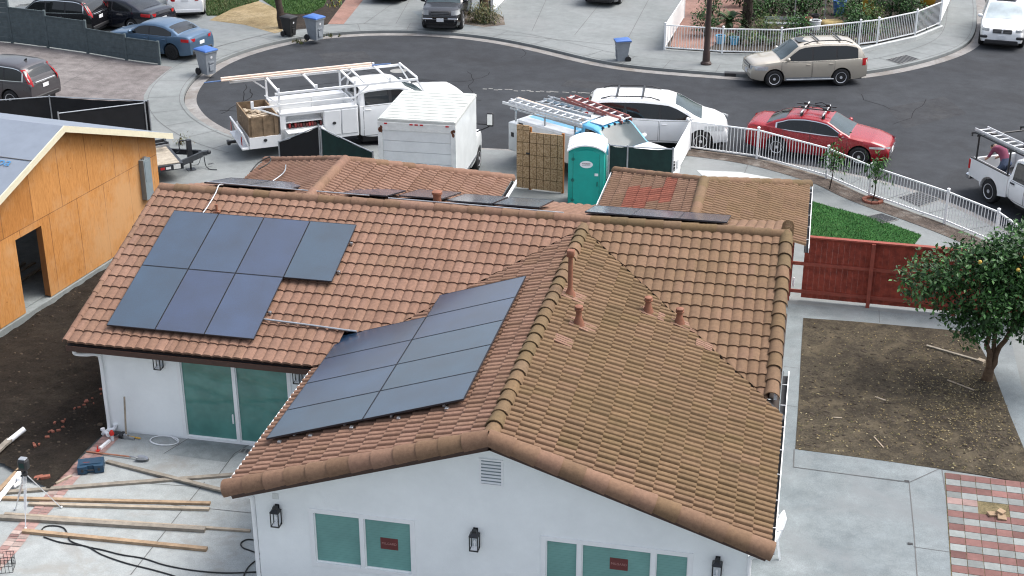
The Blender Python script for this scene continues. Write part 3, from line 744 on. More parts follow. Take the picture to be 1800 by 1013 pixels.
# feet / clamps along the low edges, rails
mb = MB()
for k in (.35, 1.3, 2.25, 3.1, 3.75):
    p = Vector((0, y0, HR))+Sw*(s0+k)+Nw*.08-Yv*.03; mb.box(p.x-.035, p.x+.035, p.y-.06, p.y+.02, p.z-.03, p.z+.045, bev=.01)
for k, xx in ((.6, 0), (1.6, 0), (3.1, 0)):
    p = Vector((x0+3*(PWID+PG)+(PWID+.02 if k < 2 else .02), YM, HM))+Sm*(st+k)+Nm*.08; mb.box(p.x-.02, p.x+.05, p.y-.03, p.y+.03, p.z-.03, p.z+.045, bev=.01)
mb.build('panel_clamp', 'steel', HOUSE)
mb = MB()
for k in (.45, 1.5, 2.45, 3.5):
    a = Vector((0, y0+.1, HR))+Sw*(s0+k)+Nw*.09; mb.bar(a, a+Yv*(4.2 if k > 2 else 5.3), .04, .05)
mb.build('panel_rail', 'aluminium', HOUSE)
# conduit runs
def pipe(pts, r, mat, name='conduit', sm=4):
    m = MB(); m.tube(smooth_path(pts, sm) if sm else pts, r, 8); return m.build(name, mat, HOUSE, smooth=50)
def onmain(x, s, h=.07): return Vector((x, YM, HM))+Sm*s+Nm*h
def onwing(y, s, h=.07): return Vector((0, y, HR))+Sw*s+Nw*h
pipe([onmain(-9.02, 1.1, .10), onmain(-8.99, .75, .08), onmain(-8.96, .2, .10), (-8.95, YM, HM+.17), (-8.93, YM+.2, HM+.12)], .018, 'galv')
pipe([onmain(-6.36, 4.32, .1), onmain(-5.3, 4.36, .09), onmain(-4.5, 4.42, .1), onmain(-4.2, 4.45, .12)], .022, 'galv')
pipe([(-9.6, 10.75, 3.95), (-7, 10.72, 3.93), (-5.4, 10.7, 3.93)], .018, 'galv', sm=0)
pipe([(-4.9, 10.62, 3.93), (-3, 10.58, 3.93), (-.6, 10.5, 3.94)], .02, 'galv', sm=0)
pipe([(-9.0, 14.6, 3.12), (-8.7, 13.6, 3.25), (-8.95, 12.8, 3.13), (-9.1, 12.2, 3.1)], .018, 'galv')
pipe([(-9.9, 13.2, 2.78), (-10.45, 13.5, 2.95), (-10.75, 13.4, 2.85), (-10.6, 12.9, 2.75), (-10.1, 12.6, 2.7)], .018, 'cord', 'cable')
pipe([(-10.2, 15.0, 2.7), (-10.1, 15.4, 2.85), (-9.85, 15.6, 2.95), (-9.75, 15.3, 2.9), (-9.95, 15.0, 2.8)], .018, 'cord', 'cable')
# vents through the tiles
ce = 1/math.sqrt(1+tp*tp); Se = Vector((ce, 0, -tp*ce)); Ne = Vector((tp*ce, 0, ce))
def onright(y, s, h=0.): return Vector((0, y, HR))+Se*s+Ne*h
def flashing(p, A, B, N, w, l):
    m = MB(); cols = [tuple(q*.98 for q in tile_col(.0, i*7+int(p.x*50))) for i in range(4)]
    for i in range(4):
        b0 = -w/2+i*w/4; P = [p+N*.088+B*(b0+.008)+A*(-l*.35), p+N*.088+B*(b0+w/4-.008)+A*(-l*.35), p+N*.080+B*(b0+w/4-.008)+A*(l*.65), p+N*.080+B*(b0+.008)+A*(l*.65)]
        m.add(P+[q-N*.03 for q in P], [(0, 1, 2, 3), (0, 1, 5, 4), (1, 2, 6, 5), (2, 3, 7, 6), (3, 0, 4, 7)], 0, cols[i])
    return m.build('flashing_tile', 'roof_tile', HOUSE, col=True)
def vent(p, h, r=.055):
    p = Vector(p)
    m = MB(); m.lathe([(r*2.4, -.05), (r*2.0, .06), (r*1.25, .17), (r*1.05, .25), (r, h-.10), (r, h-.09), (r*1.6, h-.085), (r*1.65, h-.055), (r*1.2, h-.05), (r*1.2, h-.035), (r*1.55, h-.03), (r*1.5, h), (r*.6, h+.02)], 14, 0, T(*p))
    return m.build('vent_pipe', 'brown_vent', HOUSE, smooth=40)
import itertools
def foot(u, v):
    """where a vent seen at photo pixel (u, v) meets the right wing slope"""
    d = FWD + RGT*((u-900)/FPX) - UPV*((v-506.5)/FPX); n = Ne
    t = (Vector((0, 0, HR))+n*.04-CAM).dot(n)/d.dot(n); return CAM+d*t
for (u, v), h in (((1017, 572), .42), ((1139, 550), .36), ((1194, 570), .36)):
    q = foot(u, v); vent(q, h); flashing(q-Ne*.045, Se, Yv, Ne, .36, .55)
q = foot(1002, 520)
m = MB(); m.lathe([(.13, -.03), (.11, .05), (.065, .14), (.052, .2), (.05, .86), (.05, .9)], 14, 0, T(*q)); m.box(q.x-.075, q.x+.075, q.y-.075, q.y+.075, q.z+.88, q.z+1.02, bev=.012)
m.build('vent_stack', 'brown_vent', HOUSE, smooth=40); flashing(q-Ne*.045, Se, Yv, Ne, .40, .5)
flashing(foot(985, 600)-Ne*.03, Se, Yv, Ne, .33, .38); flashing(foot(1232, 608)-Ne*.03, Se, Yv, Ne, .33, .36)
q = Vector((-3.72, 10.75, 3.78)); m = MB(); m.lathe([(.10, -.1), (.10, .30), (.13, .305), (.13, .36), (.05, .38)], 14, 0, T(*q)); m.build('vent_pipe', 'brown_vent', HOUSE, smooth=40)
q = onmain(-8.72, .78, .03); m = MB(); m.lathe([(.03, -.02), (.03, .19)], 8, 0, T(*q)); m.box(q.x-.07, q.x+.09, q.y-.06, q.y+.05, q.z-.01, q.z+.02); m.build('vent_pipe', 'brown_vent', HOUSE)
q = Vector((-2.55, 12.9, 3.1)); m = MB(); m.lathe([(.03, -.1), (.03, .22)], 8, 0, T(*q)); m.build('vent_pipe', 'brown_vent', HOUSE)
# light crumpled flashing at the foot of the right rake, and dark bits on the rear hip
m = MB()
r_ = random.Random(4); q = Vector((4.42, 5.02, 2.44))
for i in range(9):
    p = q+Vector((r_.uniform(-.1, .1), r_.uniform(-.1, .05), r_.uniform(-.02, .05)))
    m.add([p+Vector((r_.uniform(-.09, .09), r_.uniform(-.07, .07), r_.uniform(-.03, .03))) for _ in range(3)], [(0, 1, 2)])
m.build('flashing_foil', 'white_dirty', HOUSE)
m = MB(); m.box(4.60, 4.66, 5.20, 5.42, 2.36, 2.52); m.build('trim_block', 'white_frame', HOUSE)
# ------------------------------------------------------------------ ground, street, yards
RZ = -.12
struct(sheet('road', [(-260, -120), (260, -120), (260, 420), (-260, 420)], RZ, 'asphalt'))
north = [(-13.6, 24.9), (-15.1, 25.6), (-16.6, 26.7), (-17.9, 28.1), (-19.0, 30.0), (-19.65, 32.6), (-19.65, 35.6), (-18.7, 38.3), (-17.1, 40.3), (-14.9, 41.5), (-12.3, 41.95), (-9.74, 41.6), (-7.3, 40.55), (-4.2, 38.7), (-2.2, 38.0), (.4, 37.72), (3.2, 37.65), (5.6, 38.35), (7.7, 39.7), (9.6, 41.7), (11.0, 43.9), (11.75, 46.2), (12.2, 50), (12.5, 56), (12.8, 75)]
south = [(-13.6, 24.9), (-12.2, 25.3), (-9, 25.9), (-6, 26.1), (-3, 26.3), (0, 26.75), (3, 26.85), (5.4, 26.35), (7.5, 25.35), (9.2, 23.9), (10.5, 22.2), (11.7, 20.2), (13, 17), (15.5, 10), (18, 2), (22, -14)]
NP = smooth_path(north, 5); SP = smooth_path(south, 5)
loop = list(reversed(SP)) + NP[1:]
land = [tuple(p[:2]) for p in loop] + [(12.8, 400), (-250, 400), (-250, -110), (22, -110)]
struct(sheet('pavement', land, 0, 'concrete', drop=.3))
# gutter pans
gm = MB()
allp = loop
gi = offset_path(allp, -.03); go = offset_path(allp, -.48)
ribbon(gm, gi, go, RZ+.006)
struct(gm.build('gutter_pan', 'gutter_concrete'))
# joints scored in the walks
jm = MB()
def joint(a, b, w=.022, z=.0095):
    a = Vector((a[0], a[1], z)); b = Vector((b[0], b[1], z)); t = (b-a).normalized(); n = Vector((-t.y, t.x, 0))*w/2
    jm.quad(a-n, b-n, b+n, a+n)
def jline(*uv, w=.022, z=.0095):
    P = px(*uv)
    for a, b in zip(P, P[1:]): joint(a, b, w, z)
back = offset_path(NP, 1.35); curbln = offset_path(NP, .16)
for A in (curbln, back):
    for a, b in zip(A[2:], A[3:]): joint(a, b, .018)
for i in range(4, len(NP)-4, 4): joint(NP[i], back[i], .018)
backS = offset_path(SP, -1.5)
for i in range(2, len(SP)-2, 4): joint(SP[i], backS[i], .018)

# neighbours' drives and beds on the far side
AGG = px((0, 74), (85, 85), (155, 95), (223, 107), (285, 116), (303, 118), (283, 133), (262, 152), (253, 168), (252, 185), (256, 215)) + [Vector((-19.0, 25.0, 0)), Vector((-40, 24.0, 0)), Vector((-44, 36, 0))]
struct(sheet('aggregate_driveway', AGG, .004, 'aggregate'))
jline((112, 148), (190, 104), z=.012); jline((95, 88), (0, 62), z=.012); jline((110, 152), (245, 178), z=.012, w=.015)
struct(sheet('straw_ground', px((368, 36), (384, 27), (408, 15), (454, 2), (492, 18), (500, 40), (496, 56), (483, 59), (462, 53), (430, 44)), .006, 'straw'))
struct(sheet('lawn', px((352, 0), (364, 28), (384, 28), (410, 15), (455, 2), (462, -8), (470, -30), (340, -30)), .010, 'lawn'))
struct(sheet('mulch_bed', px((492, 18), (520, 13), (569, 10), (577, -6), (612, -6), (576, 43), (545, 50), (500, 55)), .005, 'mulch'))
struct(sheet('turf', px((461, 0), (494, 22), (520, 26), (545, 24), (569, 12), (580, -10), (585, -40), (470, -40)), .014, 'lawn'))
struct(sheet('brick_strip', px((576, 43), (604, 43), (645, -8), (680, -50), (655, -50), (611, -4)), .008, 'brick_red'))
jline((604, 43), (640, 42), (735, 50)); jline((640, 42), (700, 0)); jline((696, 42), (720, 0))
jline((735, 52), (900, 62), (1085, 80)); jline((935, 55), (960, 0)); jline((1010, 62), (1060, 0)); jline((1100, 75), (1140, 0))
jline((375, 84), (500, 52), z=.0095); jline((318, 105), (400, 98), z=.0095)
struct(sheet('damp_patch', px((725, 20), (800, 15), (830, 5), (880, 4), (870, 40), (825, 55), (760, 48)), .003, 'concrete_side'))

# the garden inside the far white fence
GARD = px((1172, 86), (1270, 93), (1370, 95), (1508, 81), (1540, 77), (1606, 62), (1648, 44), (1666, 8), (1672, -30), (1210, -30), (1196, 20))
struct(sheet('garden_soil', GARD, .05, 'soil_garden', drop=.1))
struct(sheet('brick_patio', px((1178, 84), (1240, 90), (1290, 60), (1320, 30), (1312, 4), (1290, -20), (1214, -20), (1200, 10)), .058, 'brick_red'))

# right-hand side yard
struct(sheet('side_walk', [(4.3, 15.2), (4.35, 3), (4.4, -6), (8.3, -6), (8.3, 7.2), (10.3, 7.2), (10.3, 15.2)], .005, 'concrete_side'))
struct(sheet('soil', px((1412, 560), (1500, 566), (1600, 575), (1690, 583), (1712, 590), (1745, 650), (1775, 730), (1800, 790), (1830, 860), (1800, 850), (1725, 836), (1656, 826), (1560, 812), (1470, 800), (1398, 790), (1404, 700), (1408, 620)), .016, 'soil_yard', drop=.03))
struct(sheet('patio_step', px((1398, 791), (1655, 823), (1600, 848), (1395, 822)), .011, 'concrete_side'))
jline((1395, 822), (1598, 849), w=.018, z=.014); jline((1598, 849), (1606, 930), (1612, 1013), w=.02); jline((1655, 823), (1598, 849), w=.016, z=.014); jline((1396, 791), (1395, 822), w=.02, z=.014)
jline((1655, 823), (1668, 900), (1682, 1013), w=.02); jline((1378, 645), (1405, 648), w=.016); jline((1605, 962), (1676, 972), w=.015); jline((1545, 545), (1546, 568), w=.016); jline((1372, 712), (1402, 716), w=.016)
# pavers: rows of red and grey
pm = MB(); rg = random.Random(11)
a0 = G(1660, 832); ux = Vector((1, -.035, 0)).normalized(); uy = Vector((-.025, -1, 0)).normalized(); pw, ph = .305, .1525*1.62
for r_i in range(46):
    for c_i in range(14):
        hole = r_i in (4, 5) and c_i in (2, 3)
        if hole: continue
        p = a0 + ux*(c_i*pw + .012) + uy*(r_i*ph) + Vector((0, 0, .018+rg.uniform(0, .004)))
        base = (.175, .092, .083) if r_i % 2 == 0 else (.19, .205, .20)
        if r_i == 4 and c_i < 2: base = (.26, .18, .165)
        f = 1+rg.gauss(0, .13); col = tuple(x*f for x in base); g = .006
        P = [p+ux*g+uy*g, p+ux*(pw-g)+uy*g, p+ux*(pw-g)+uy*(ph-g), p+ux*g+uy*(ph-g)]
        pm.add(P+[q-Vector((0, 0, .03)) for q in P], [(0, 1, 2, 3), (0, 1, 5, 4), (1, 2, 6, 5), (2, 3, 7, 6), (3, 0, 4, 7)], 0, col)
struct(pm.build('paver_path', 'pavers', col=True))
ph0 = a0-Vector((0, 0, 0)); struct(sheet('paver_bedding', [a0, a0+ux*4.4, a0+ux*4.4+uy*11.6, a0+uy*11.6], .011, 'paver_hole'))
# planting bed, walk and lawn behind the red fence
FENCE_W = [G(1212, 262), G(1330, 279), G(1450, 312), G(1525, 345), G(1658, 393), G(1745, 430), G(1800, 470)]
fw = smooth_path(FENCE_W, 6); bed_in = offset_path(fw, -.75)
bm_ = MB(); ribbon(bm_, offset_path(fw, -.02), bed_in, .012); struct(bm_.build('planting_soil', 'soil_bed'))
struct(sheet('front_lawn', px((1420, 352), (1470, 367), (1540, 385), (1620, 414), (1600, 440), (1420, 425)), .012, 'turf'))
struct(sheet('new_paving', px((1225, 300), (1300, 303), (1400, 322), (1350, 330), (1250, 325)), .0125, 'concrete_new'))

# left yard: dark churned soil with dozer ruts
def soil_grid(name, x0, x1, y0, y1, nx, ny, hf, mat, inside=None):
    vs = []; fs = []
    for j in range(ny+1):
        for i in range(nx+1):
            x = x0+(x1-x0)*i/nx; y = y0+(y1-y0)*j/ny; vs.append((x, y, hf(x, y)))
    for j in range(ny):
        for i in range(nx):
            a = j*(nx+1)+i; cx = x0+(x1-x0)*(i+.5)/nx; cy = y0+(y1-y0)*(j+.5)/ny
            if inside is None or inside(cx, cy): fs.append((a, a+1, a+nx+2, a+nx+1))
    mb = MB(); mb.add(vs, fs); return struct(mb.build(name, mat, smooth=80))
def lefth(x, y):
    n = noise.noise(Vector((x*.7, y*.7, 1)))*.09 + noise.noise(Vector((x*2.3, y*2.3, 5)))*.045 + noise.noise(Vector((x*6, y*6, 9)))*.022
    rut = 0
    d = (x+12.2)*.80-(y-6.2)*.6
    for k in (-.5, .45): rut -= .06*math.exp(-((d-k)/.16)**2)*(1 if y < 9 else .3)
    along = (x+12.2)*.6+(y-6.2)*.8
    rut += .018*math.sin(along*22)*math.exp(-((d-.45)/.16)**2)
    return max(.03, .085+n+rut)
soil_grid('churned_soil', -15.2, -9.85, 2.0, 16.6, 110, 290, lefth, 'soil', lambda x, y: x > -14.9+(y-9.2)*.134-.05 and (x < -9.95 or y > 4.9) and (y > 2.5 + .9*max(0, (-10.0-x))*.55))
# pale dry band and brick dust across the yard
bp = MB(); rg = random.Random(5)
for i in range(30):
    t = rg.random(); c = G(60+150*t, 790-125*t+rg.gauss(0, 6)); s = rg.uniform(.02, .055); a = rg.random()*3
    zc = lefth(c.x, c.y)+.012; Mx = T(c.x, c.y, zc) @ Matrix.Rotation(a, 4, 'Z')
    bp.box(-s, s, -s*.6, s*.6, -.02, .02, 0, Mx)
tag(bp.build('brick_rubble', 'brick'), 'broken red brick rubble strewn in a line across the dark soil', 'rubble', kind='stuff')
# back patio
PAT = [(-9.93, 5.1), (-4.5, 5.1), (-4.5, -7), (-9.62, -7), (-9.66, 0), (-9.72, 2.4), (-9.62, 3.8)]
struct(sheet('patio', PAT, .028, 'concrete_patio', drop=.06))
struct(sheet('patio_apron', px((0, 860), (110, 840), (137, 833), (92, 880), (40, 945), (0, 990)) + [Vector((-11.5, -1, 0)), Vector((-12, 2, 0))], .022, 'concrete_patio', drop=.05))
bb = MB(); rg = random.Random(8); path = smooth_path([(-9.78, 4.9), (-9.80, 4.0), (-9.86, 3.1), (-9.82, 2.2), (-9.80, 1.0), (-9.74, .2), (-9.70, -3)], 6)
L = 0
for a, b in zip(path, path[1:]):
    d = (b-a); n = max(1, int(d.length/.105)); t = d.normalized(); s = Vector((-t.y, t.x, 0))
    for k in range(n):
        for h in (0, 1):
            p = a+d*(k/n)+s*(-.14+h*.20); q = [p+t*.005, p+t*(d.length/n-.005), p+t*(d.length/n-.005)+s*.19, p+t*.005+s*.19]
            f = 1+rg.gauss(0, .12); col = tuple(x*f for x in ((.30, .19, .17) if rg.random() < .8 else (.36, .28, .25)))
            z = .034+rg.uniform(0, .006)
            bb.add([(v.x, v.y, z) for v in q], [(0, 1, 2, 3)], 0, col)
struct(bb.build('brick_border', 'pavers', col=True))
struct(sheet('wet_concrete', px((343, 766), (452, 775), (398, 815), (288, 800)), .0315, 'concrete_damp'))
jline((288, 800), (343, 766), w=.02, z=.034); jline((386, 835), (412, 800), (452, 775), w=.02, z=.034); jline((360, 850), (300, 925), (230, 1013), w=.02, z=.034); jline((300, 890), (450, 905), w=.015, z=.034); jline((200, 848), (345, 858), w=.014, z=.034)
struct(jm.build('pavement_joint', 'joint'))
# concrete foot of the plywood house and driveway beyond
struct(sheet('drive_slab', [(-13.6, 24.5), (-13.2, 17.2), (-3.3, 17.5), (-3.2, 15.3), (-.4, 15.3), (-.4, 26), (-3, 26.1), (-9, 25.6)], .004, 'concrete'))
# sparse paint traces and manhole in the street
def disc(name, c, r, z, mat, n=24):
    return struct(sheet(name, [(c.x+r*math.cos(2*math.pi*i/n), c.y+r*math.sin(2*math.pi*i/n)) for i in range(n)], z, mat))
disc('manhole_cover', G(700, 125, RZ), .34, RZ+.006, 'joint_soft')

# tar-filled cracks and worn traces in the asphalt
cm_ = MB(); rg = random.Random(31)
for k in range(16):
    p = Vector((rg.uniform(-17, 12), rg.uniform(28.5, 41), RZ+.005)); a = rg.uniform(0, math.pi); pts = [p]
    for i in range(rg.randint(5, 13)):
        a += rg.gauss(0, .35); p = p+Vector((math.cos(a), math.sin(a), 0))*rg.uniform(.25, .6); pts.append(p)
    ins = [q for q in pts if (q.x+10.5)**2+(q.y-33)**2 < 64 or (q.x > -4 and 28 < q.y < 36.5)]
    if len(ins) > 3: w_ = rg.uniform(.008, .02); ribbon(cm_, offset_path(ins, w_), offset_path(ins, -w_), RZ+.0055)
struct(cm_.build('road_crack', 'tar'))
wm = MB()
for k in range(22):
    p = G(855+k*9+rg.uniform(-3, 3), 157+rg.uniform(-1.2, 1.2)+k*.35, RZ); wm.box(p.x-.09, p.x+.08, p.y-.04, p.y+.04, RZ+.004, RZ+.0055, 0)
struct(wm.build('worn_paint', 'joint_soft'))

for quad_ in (((560, 95), (640, 90), (660, 108), (575, 113)), ((1000, 140), (1120, 150), (1110, 162), (985, 152)), ((1560, 190), (1660, 170), (1700, 200), (1590, 226))):
    struct(sheet('road_patch', px(*quad_, z=RZ), RZ+.003, 'asphalt_patch'))
# ------------------------------------------------------------------ vehicles
def interp(pts, x):
    """pts sorted by falling x"""
    if x >= pts[0][0]: return pts[0][1]
    for (xa, za), (xb, zb) in zip(pts, pts[1:]):
        if xb <= x <= xa:
            t = (xa-x)/(xa-xb) if xa != xb else 0
            t = t*t*(3-2*t)*.35+t*.65
            return za+(zb-za)*t
    return pts[-1][1]
def make_wheel(parent, x, y, r, w, side, rim='rim', spokes=5, name='wheel', rimr=.64):
    """side +1 left, -1 right"""
    M = T(x, y, r) @ Matrix.Rotation(R(90), 4, 'X')
    m = MB(); n = 26
    m.lathe([(r*.60, -w/2), (r*.90, -w/2), (r*.97, -w/2+.02), (r, -w/2+.05), (r, w/2-.05), (r*.97, w/2-.02), (r*.90, w/2), (r*.60, w/2)], n, 0, M)
    o = m.build(name, 'rubber', parent, smooth=35)
    f = MB(); oy = -side; zf = w/2+.004
    def L(pr): return [(a, oy*b) for a, b in pr]
    f.lathe(L([(r*.05, zf-.05), (r*rimr*.93, zf-.05), (r*rimr*.97, zf), (r*rimr*1.03, zf+.003), (r*rimr*1.03, zf-.02)]), n, 1, M, None, False)
    f.lathe(L([(r*rimr*.82, zf-.012), (r*rimr*1.0, zf+.006), (r*rimr*1.0, zf-.01)]), n, 0, M, None, False)
    for k in range(spokes):
        Mk = M @ Matrix.Rotation(2*math.pi*k/spokes, 4, 'Z')
        za, zb = sorted((oy*(zf-.02), oy*(zf+.004))); hw = r*(.155 if spokes <= 6 else .07)
        f.add([(r*.1, -hw, za), (r*rimr*.97, -hw*.75, za), (r*rimr*.97, hw*.75, za), (r*.1, hw, za), (r*.1, -hw, zb), (r*rimr*.97, -hw*.75, zb), (r*rimr*.97, hw*.75, zb), (r*.1, hw, zb)],
              [(0, 3, 2, 1), (4, 5, 6, 7), (0, 1, 5, 4), (1, 2, 6, 5), (2, 3, 7, 6), (3, 0, 4, 7)], 0, Mk)
    f.lathe(L([(.001, zf+.006), (r*.16, zf+.006), (r*.17, zf-.02)]), 12, 0, M, None, False)
    f.build('rim', [rim, 'rim_dark'], o, smooth=30)
    return o

class Car:
    def __init__(s, name, label, cat, loc, rz, sp, group=None):
        s.sp = sp; s.t = thing(name, label, cat, loc, rz, group); s.build()
    def hw(s, x):
        sp = s.sp; xf, xr = sp['xf'], sp['xr']; mid = (xf+xr)/2; u = abs((x-mid)/((xf-xr)/2)); 
        e = sp.get('taper', (.20, .10)); k = e[0] if x > mid else e[1]
        return sp['W']/2*(1-k*u**sp.get('tpow', 5))
    def ztop(s, x): return interp(s.sp['top'], x)
    def belt(s, x): return interp(s.sp['belt'], x)
    def gh(s, x): return interp(s.sp['gh'], x)
    def zbase(s, x):
        sp = s.sp; L = (sp['xf']-sp['xr'])/2; mid = (sp['xf']+sp['xr'])/2
        u = abs((x-mid)/L); return sp.get('sill', .22)+(.10*max(0, (u-.72)/.28)**2)
    def side_y(s, x, z):
        """half width of the body side at height z"""
        zb = s.zbase(x); zs = s.shoulder(x); h = s.hw(x)
        pts = [(zb, h*.955), (zb+(zs-zb)*.22, h*.985), (zb+(zs-zb)*.55, h), (zb+(zs-zb)*.86, h*.985), (zs, h*.955)]
        if z <= zb: return pts[0][1]
        for (a, ya), (b, yb) in zip(pts, pts[1:]):
            if z <= b: return ya+(yb-ya)*(z-a)/max(1e-6, b-a)
        return pts[-1][1]
    def shoulder(s, x): return s.ztop(x)-.035
    def gbase(s, x): return s.belt(x)-.03
    def gw(s, x, z):
        """half width of the cabin at height z"""
        b = s.gbase(x); w0 = min(s.hw(x)*.945, s.sp['W']/2*.945); return w0-s.sp.get('tumble', .30)*max(0, z-b)-.05*max(0, z-b-.25)
    def section_top(s, x):
        z = s.gh(x); ze = z-.055; we = s.gw(x, ze)
        return [(we, ze), (we-.045, z-.018), (we*.62, z+.010), (we*.3, z+.021), (0, z+.025)]
    def build(s):
        sp = s.sp; t = s.t; P = sp['paint']; xf, xr = sp['xf'], sp['xr']; wr = sp['wr']; ra = wr+.065; zc = wr*.98
        xs = set(np.linspace(xr, xf, sp.get('ns', 40)).tolist()) | {xf-.02, xf-.05, xf-.1, xr+.02, xr+.05, xr+.1}
        axles = sp['axles']
        for a in axles:
            for k in range(15): xs.add(a+ra*math.cos(math.pi*k/14))
            xs.add(a-ra-.012); xs.add(a+ra+.012)
        xs = sorted(x for x in xs if xr-1e-6 <= x <= xf+1e-6)
        xs2 = [xs[0]]
        for x in xs[1:]:
            if x-xs2[-1] > .006: xs2.append(x)
        rings = []
        for x in xs2:
            zb = s.zbase(x); arch = zb
            for a in axles:
                d = abs(x-a)
                if d < ra: arch = max(arch, zc+math.sqrt(max(0, ra*ra-d*d)))
            zs = max(s.shoulder(x), arch+.02); zt = s.ztop(x); h = s.hw(x); crown = sp.get('crown', .045)
            half = [(h-.30, arch), (s.side_y(x, max(arch, zb))-.01, arch)]
            for k in (.22, .55, .86, 1.):
                z = max(zb+(zs-zb)*k, arch+.004+.012*k); half.append((s.side_y(x, z), z))
            half += [(h*.90, max(zt, zs+.006)), (h*.62, zt+crown*.55), (h*.3, zt+crown*.9), (0, zt+crown)]
            ring = [(x, y, z) for y, z in half] + [(x, -y, z) for y, z in reversed(half[:-1])]
            rings.append(ring)
        m = MB(); m.loft(rings, False, True, True)
        body = m.build('body', P, t, smooth=38)
        # black underside and wheel wells
        m = MB(); wv = sp['W']/2-.30
        m.box(xr+.12, xf-.12, -wv, wv, .20, .62); m.build('underbody', 'plastic_black', t)
        # cabin
        if sp.get('gh'):
            g = sp['gh']; gx = sorted({p[0] for p in g} | set(np.linspace(g[-1][0], g[0][0], 30).tolist()))
            rr = []
            for x in gx:
                st = s.section_top(x); b = s.gbase(x); st = [(min(y, s.gw(x, b)), max(z, b+.001*i)) for i, (y, z) in enumerate(st)]
                half = [(s.gw(x, b), b)]+st
                rr.append([(x, y, z) for y, z in half]+[(x, -y, z) for y, z in reversed(half[:-1])])
            m = MB(); m.loft(rr, False, True, True); cab = m.build('cabin', sp.get('roof_paint', P), t, smooth=40)
            for nm, (xa, xb), mt, lat in sp['screens']:
                m = MB(); N = 8; rows = []
                for i in range(N+1):
                    x = xa+(xb-xa)*i/N; st = s.section_top(x); zz = s.gh(x+.03)-s.gh(x-.03); nx = Vector((-zz, 0, .06)).normalized()*.010
                    row = []
                    full = [(-y, z) for y, z in st[1:-1]]; full = [(y, z) for y, z in st[1:]] 
                    pts = [(y*lat, z) for y, z in full]; line = [(x+nx.x, y, z+nx.z) for y, z in pts]+[(x+nx.x, -y, z+nx.z) for y, z in reversed(pts[:-1])]
                    rows.append(line)
                m.loft(rows, False, False, False); m.build(nm, mt, t, smooth=60)
            for sd in (1, -1):
                for wi, (xa, xb, top_gap, bot_gap) in enumerate(sp['windows']):
                    def patch(xa, xb, tg, bg_, off):
                        m = MB(); N = 12; A = []; B = []
                        for i in range(N+1):
                            x = xa+(xb-xa)*i/N; lo = s.gbase(x)+.03+bg_; hi = max(lo+.012, s.gh(x)-tg)
                            A.append((x, sd*(s.gw(x, lo)+off), lo)); B.append((x, sd*(s.gw(x, hi)+off), hi))
                        mid = [tuple((p+q)/2 for p, q in zip(a, b)) for a, b in zip(A, B)]
                        mid = [(x, sd*(s.gw(x, z)+off), z) for x, y, z in mid]
                        m.loft([A, mid, B], False, False, False); return m
                    if wi == 0:
                        xe = sp['windows'][-1][1]
                        if sp.get('trim'): patch(xa+.07, xe-.07, top_gap-.035, bot_gap-.04, .003).build('window_trim', sp['trim'], t, smooth=60)
                        patch(xa+.015, xe-.015, top_gap-.008, bot_gap-.008, .006).build('window_surround', 'plastic_black', t, smooth=60)
                    patch(xa, xb, top_gap, bot_gap, .009).build('side_window', sp.get('side_glass', 'glass_tint'), t, smooth=60)
        # doors: shallow skins with a dark seam
        for sd in (1, -1):
            for xa, xb in sp.get('doors', []):
                def skin(xa, xb, za, zb, off, m, mi):
                    N = 6; Ls = []
                    for i in range(N+1):
                        x = xa+(xb-xa)*i/N; col = []
                        for k in range(7):
                            z0_, z1_ = za, s.shoulder(x)-zb; z = z0_+(z1_-z0_)*k/6
                            clear = True
                            for a in axles:
                                d = abs(x-a)
                                if d < ra+.03: z = max(z, min(z1_, zc+math.sqrt((ra+.03)**2-d*d)))
                            col.append((x, sd*(s.side_y(x, z)+off), z))
                        Ls.append(col)
                    m.loft(Ls, False, False, False, mi)
                m = MB(); skin(xa, xb, s.zbase((sp['xf']+sp['xr'])/2)+.06, .006, .003, m, 1); skin(xa-.012*(1 if xa > xb else -1), xb+.012*(1 if xa > xb else -1), s.zbase((sp['xf']+sp['xr'])/2)+.072, .018, .0055, m, 0)
                d = m.build('door', [P, 'plastic_black'], t, smooth=40)
                xh = xb+.16; zh = s.shoulder(xh)-.12; m = MB(); y = s.side_y(xh, zh)
                m.box(xh-.09, xh+.09, min(sd*y, sd*(y+.03)), max(sd*y, sd*(y+.03)), zh-.016, zh+.016, bev=.01); m.build('door_handle', sp.get('handle', P), d)
        for a in axles:
            for sd in (1, -1): make_wheel(t, a, sd*(sp['W']/2-sp.get('ww', .22)/2-.012), wr, sp.get('ww', .22), sd, sp.get('rim', 'rim'), sp.get('spokes', 5))
        # mirrors
        if sp.get('mirror'):
            xm, zm = sp['mirror']
            for sd in (1, -1):
                m = MB(); y = s.gw(xm, zm); m.ell((xm, sd*(y+.13), zm+.05), (.075, .115, .075)); m.box(xm-.03, xm+.03, min(sd*(y-.03), sd*(y+.1)), max(sd*(y-.03), sd*(y+.1)), zm-.03, zm+.01)
                m.build('mirror', sp.get('mirror_paint', P), t, smooth=60)
        for fn in sp.get('extra', []): fn(s, t)
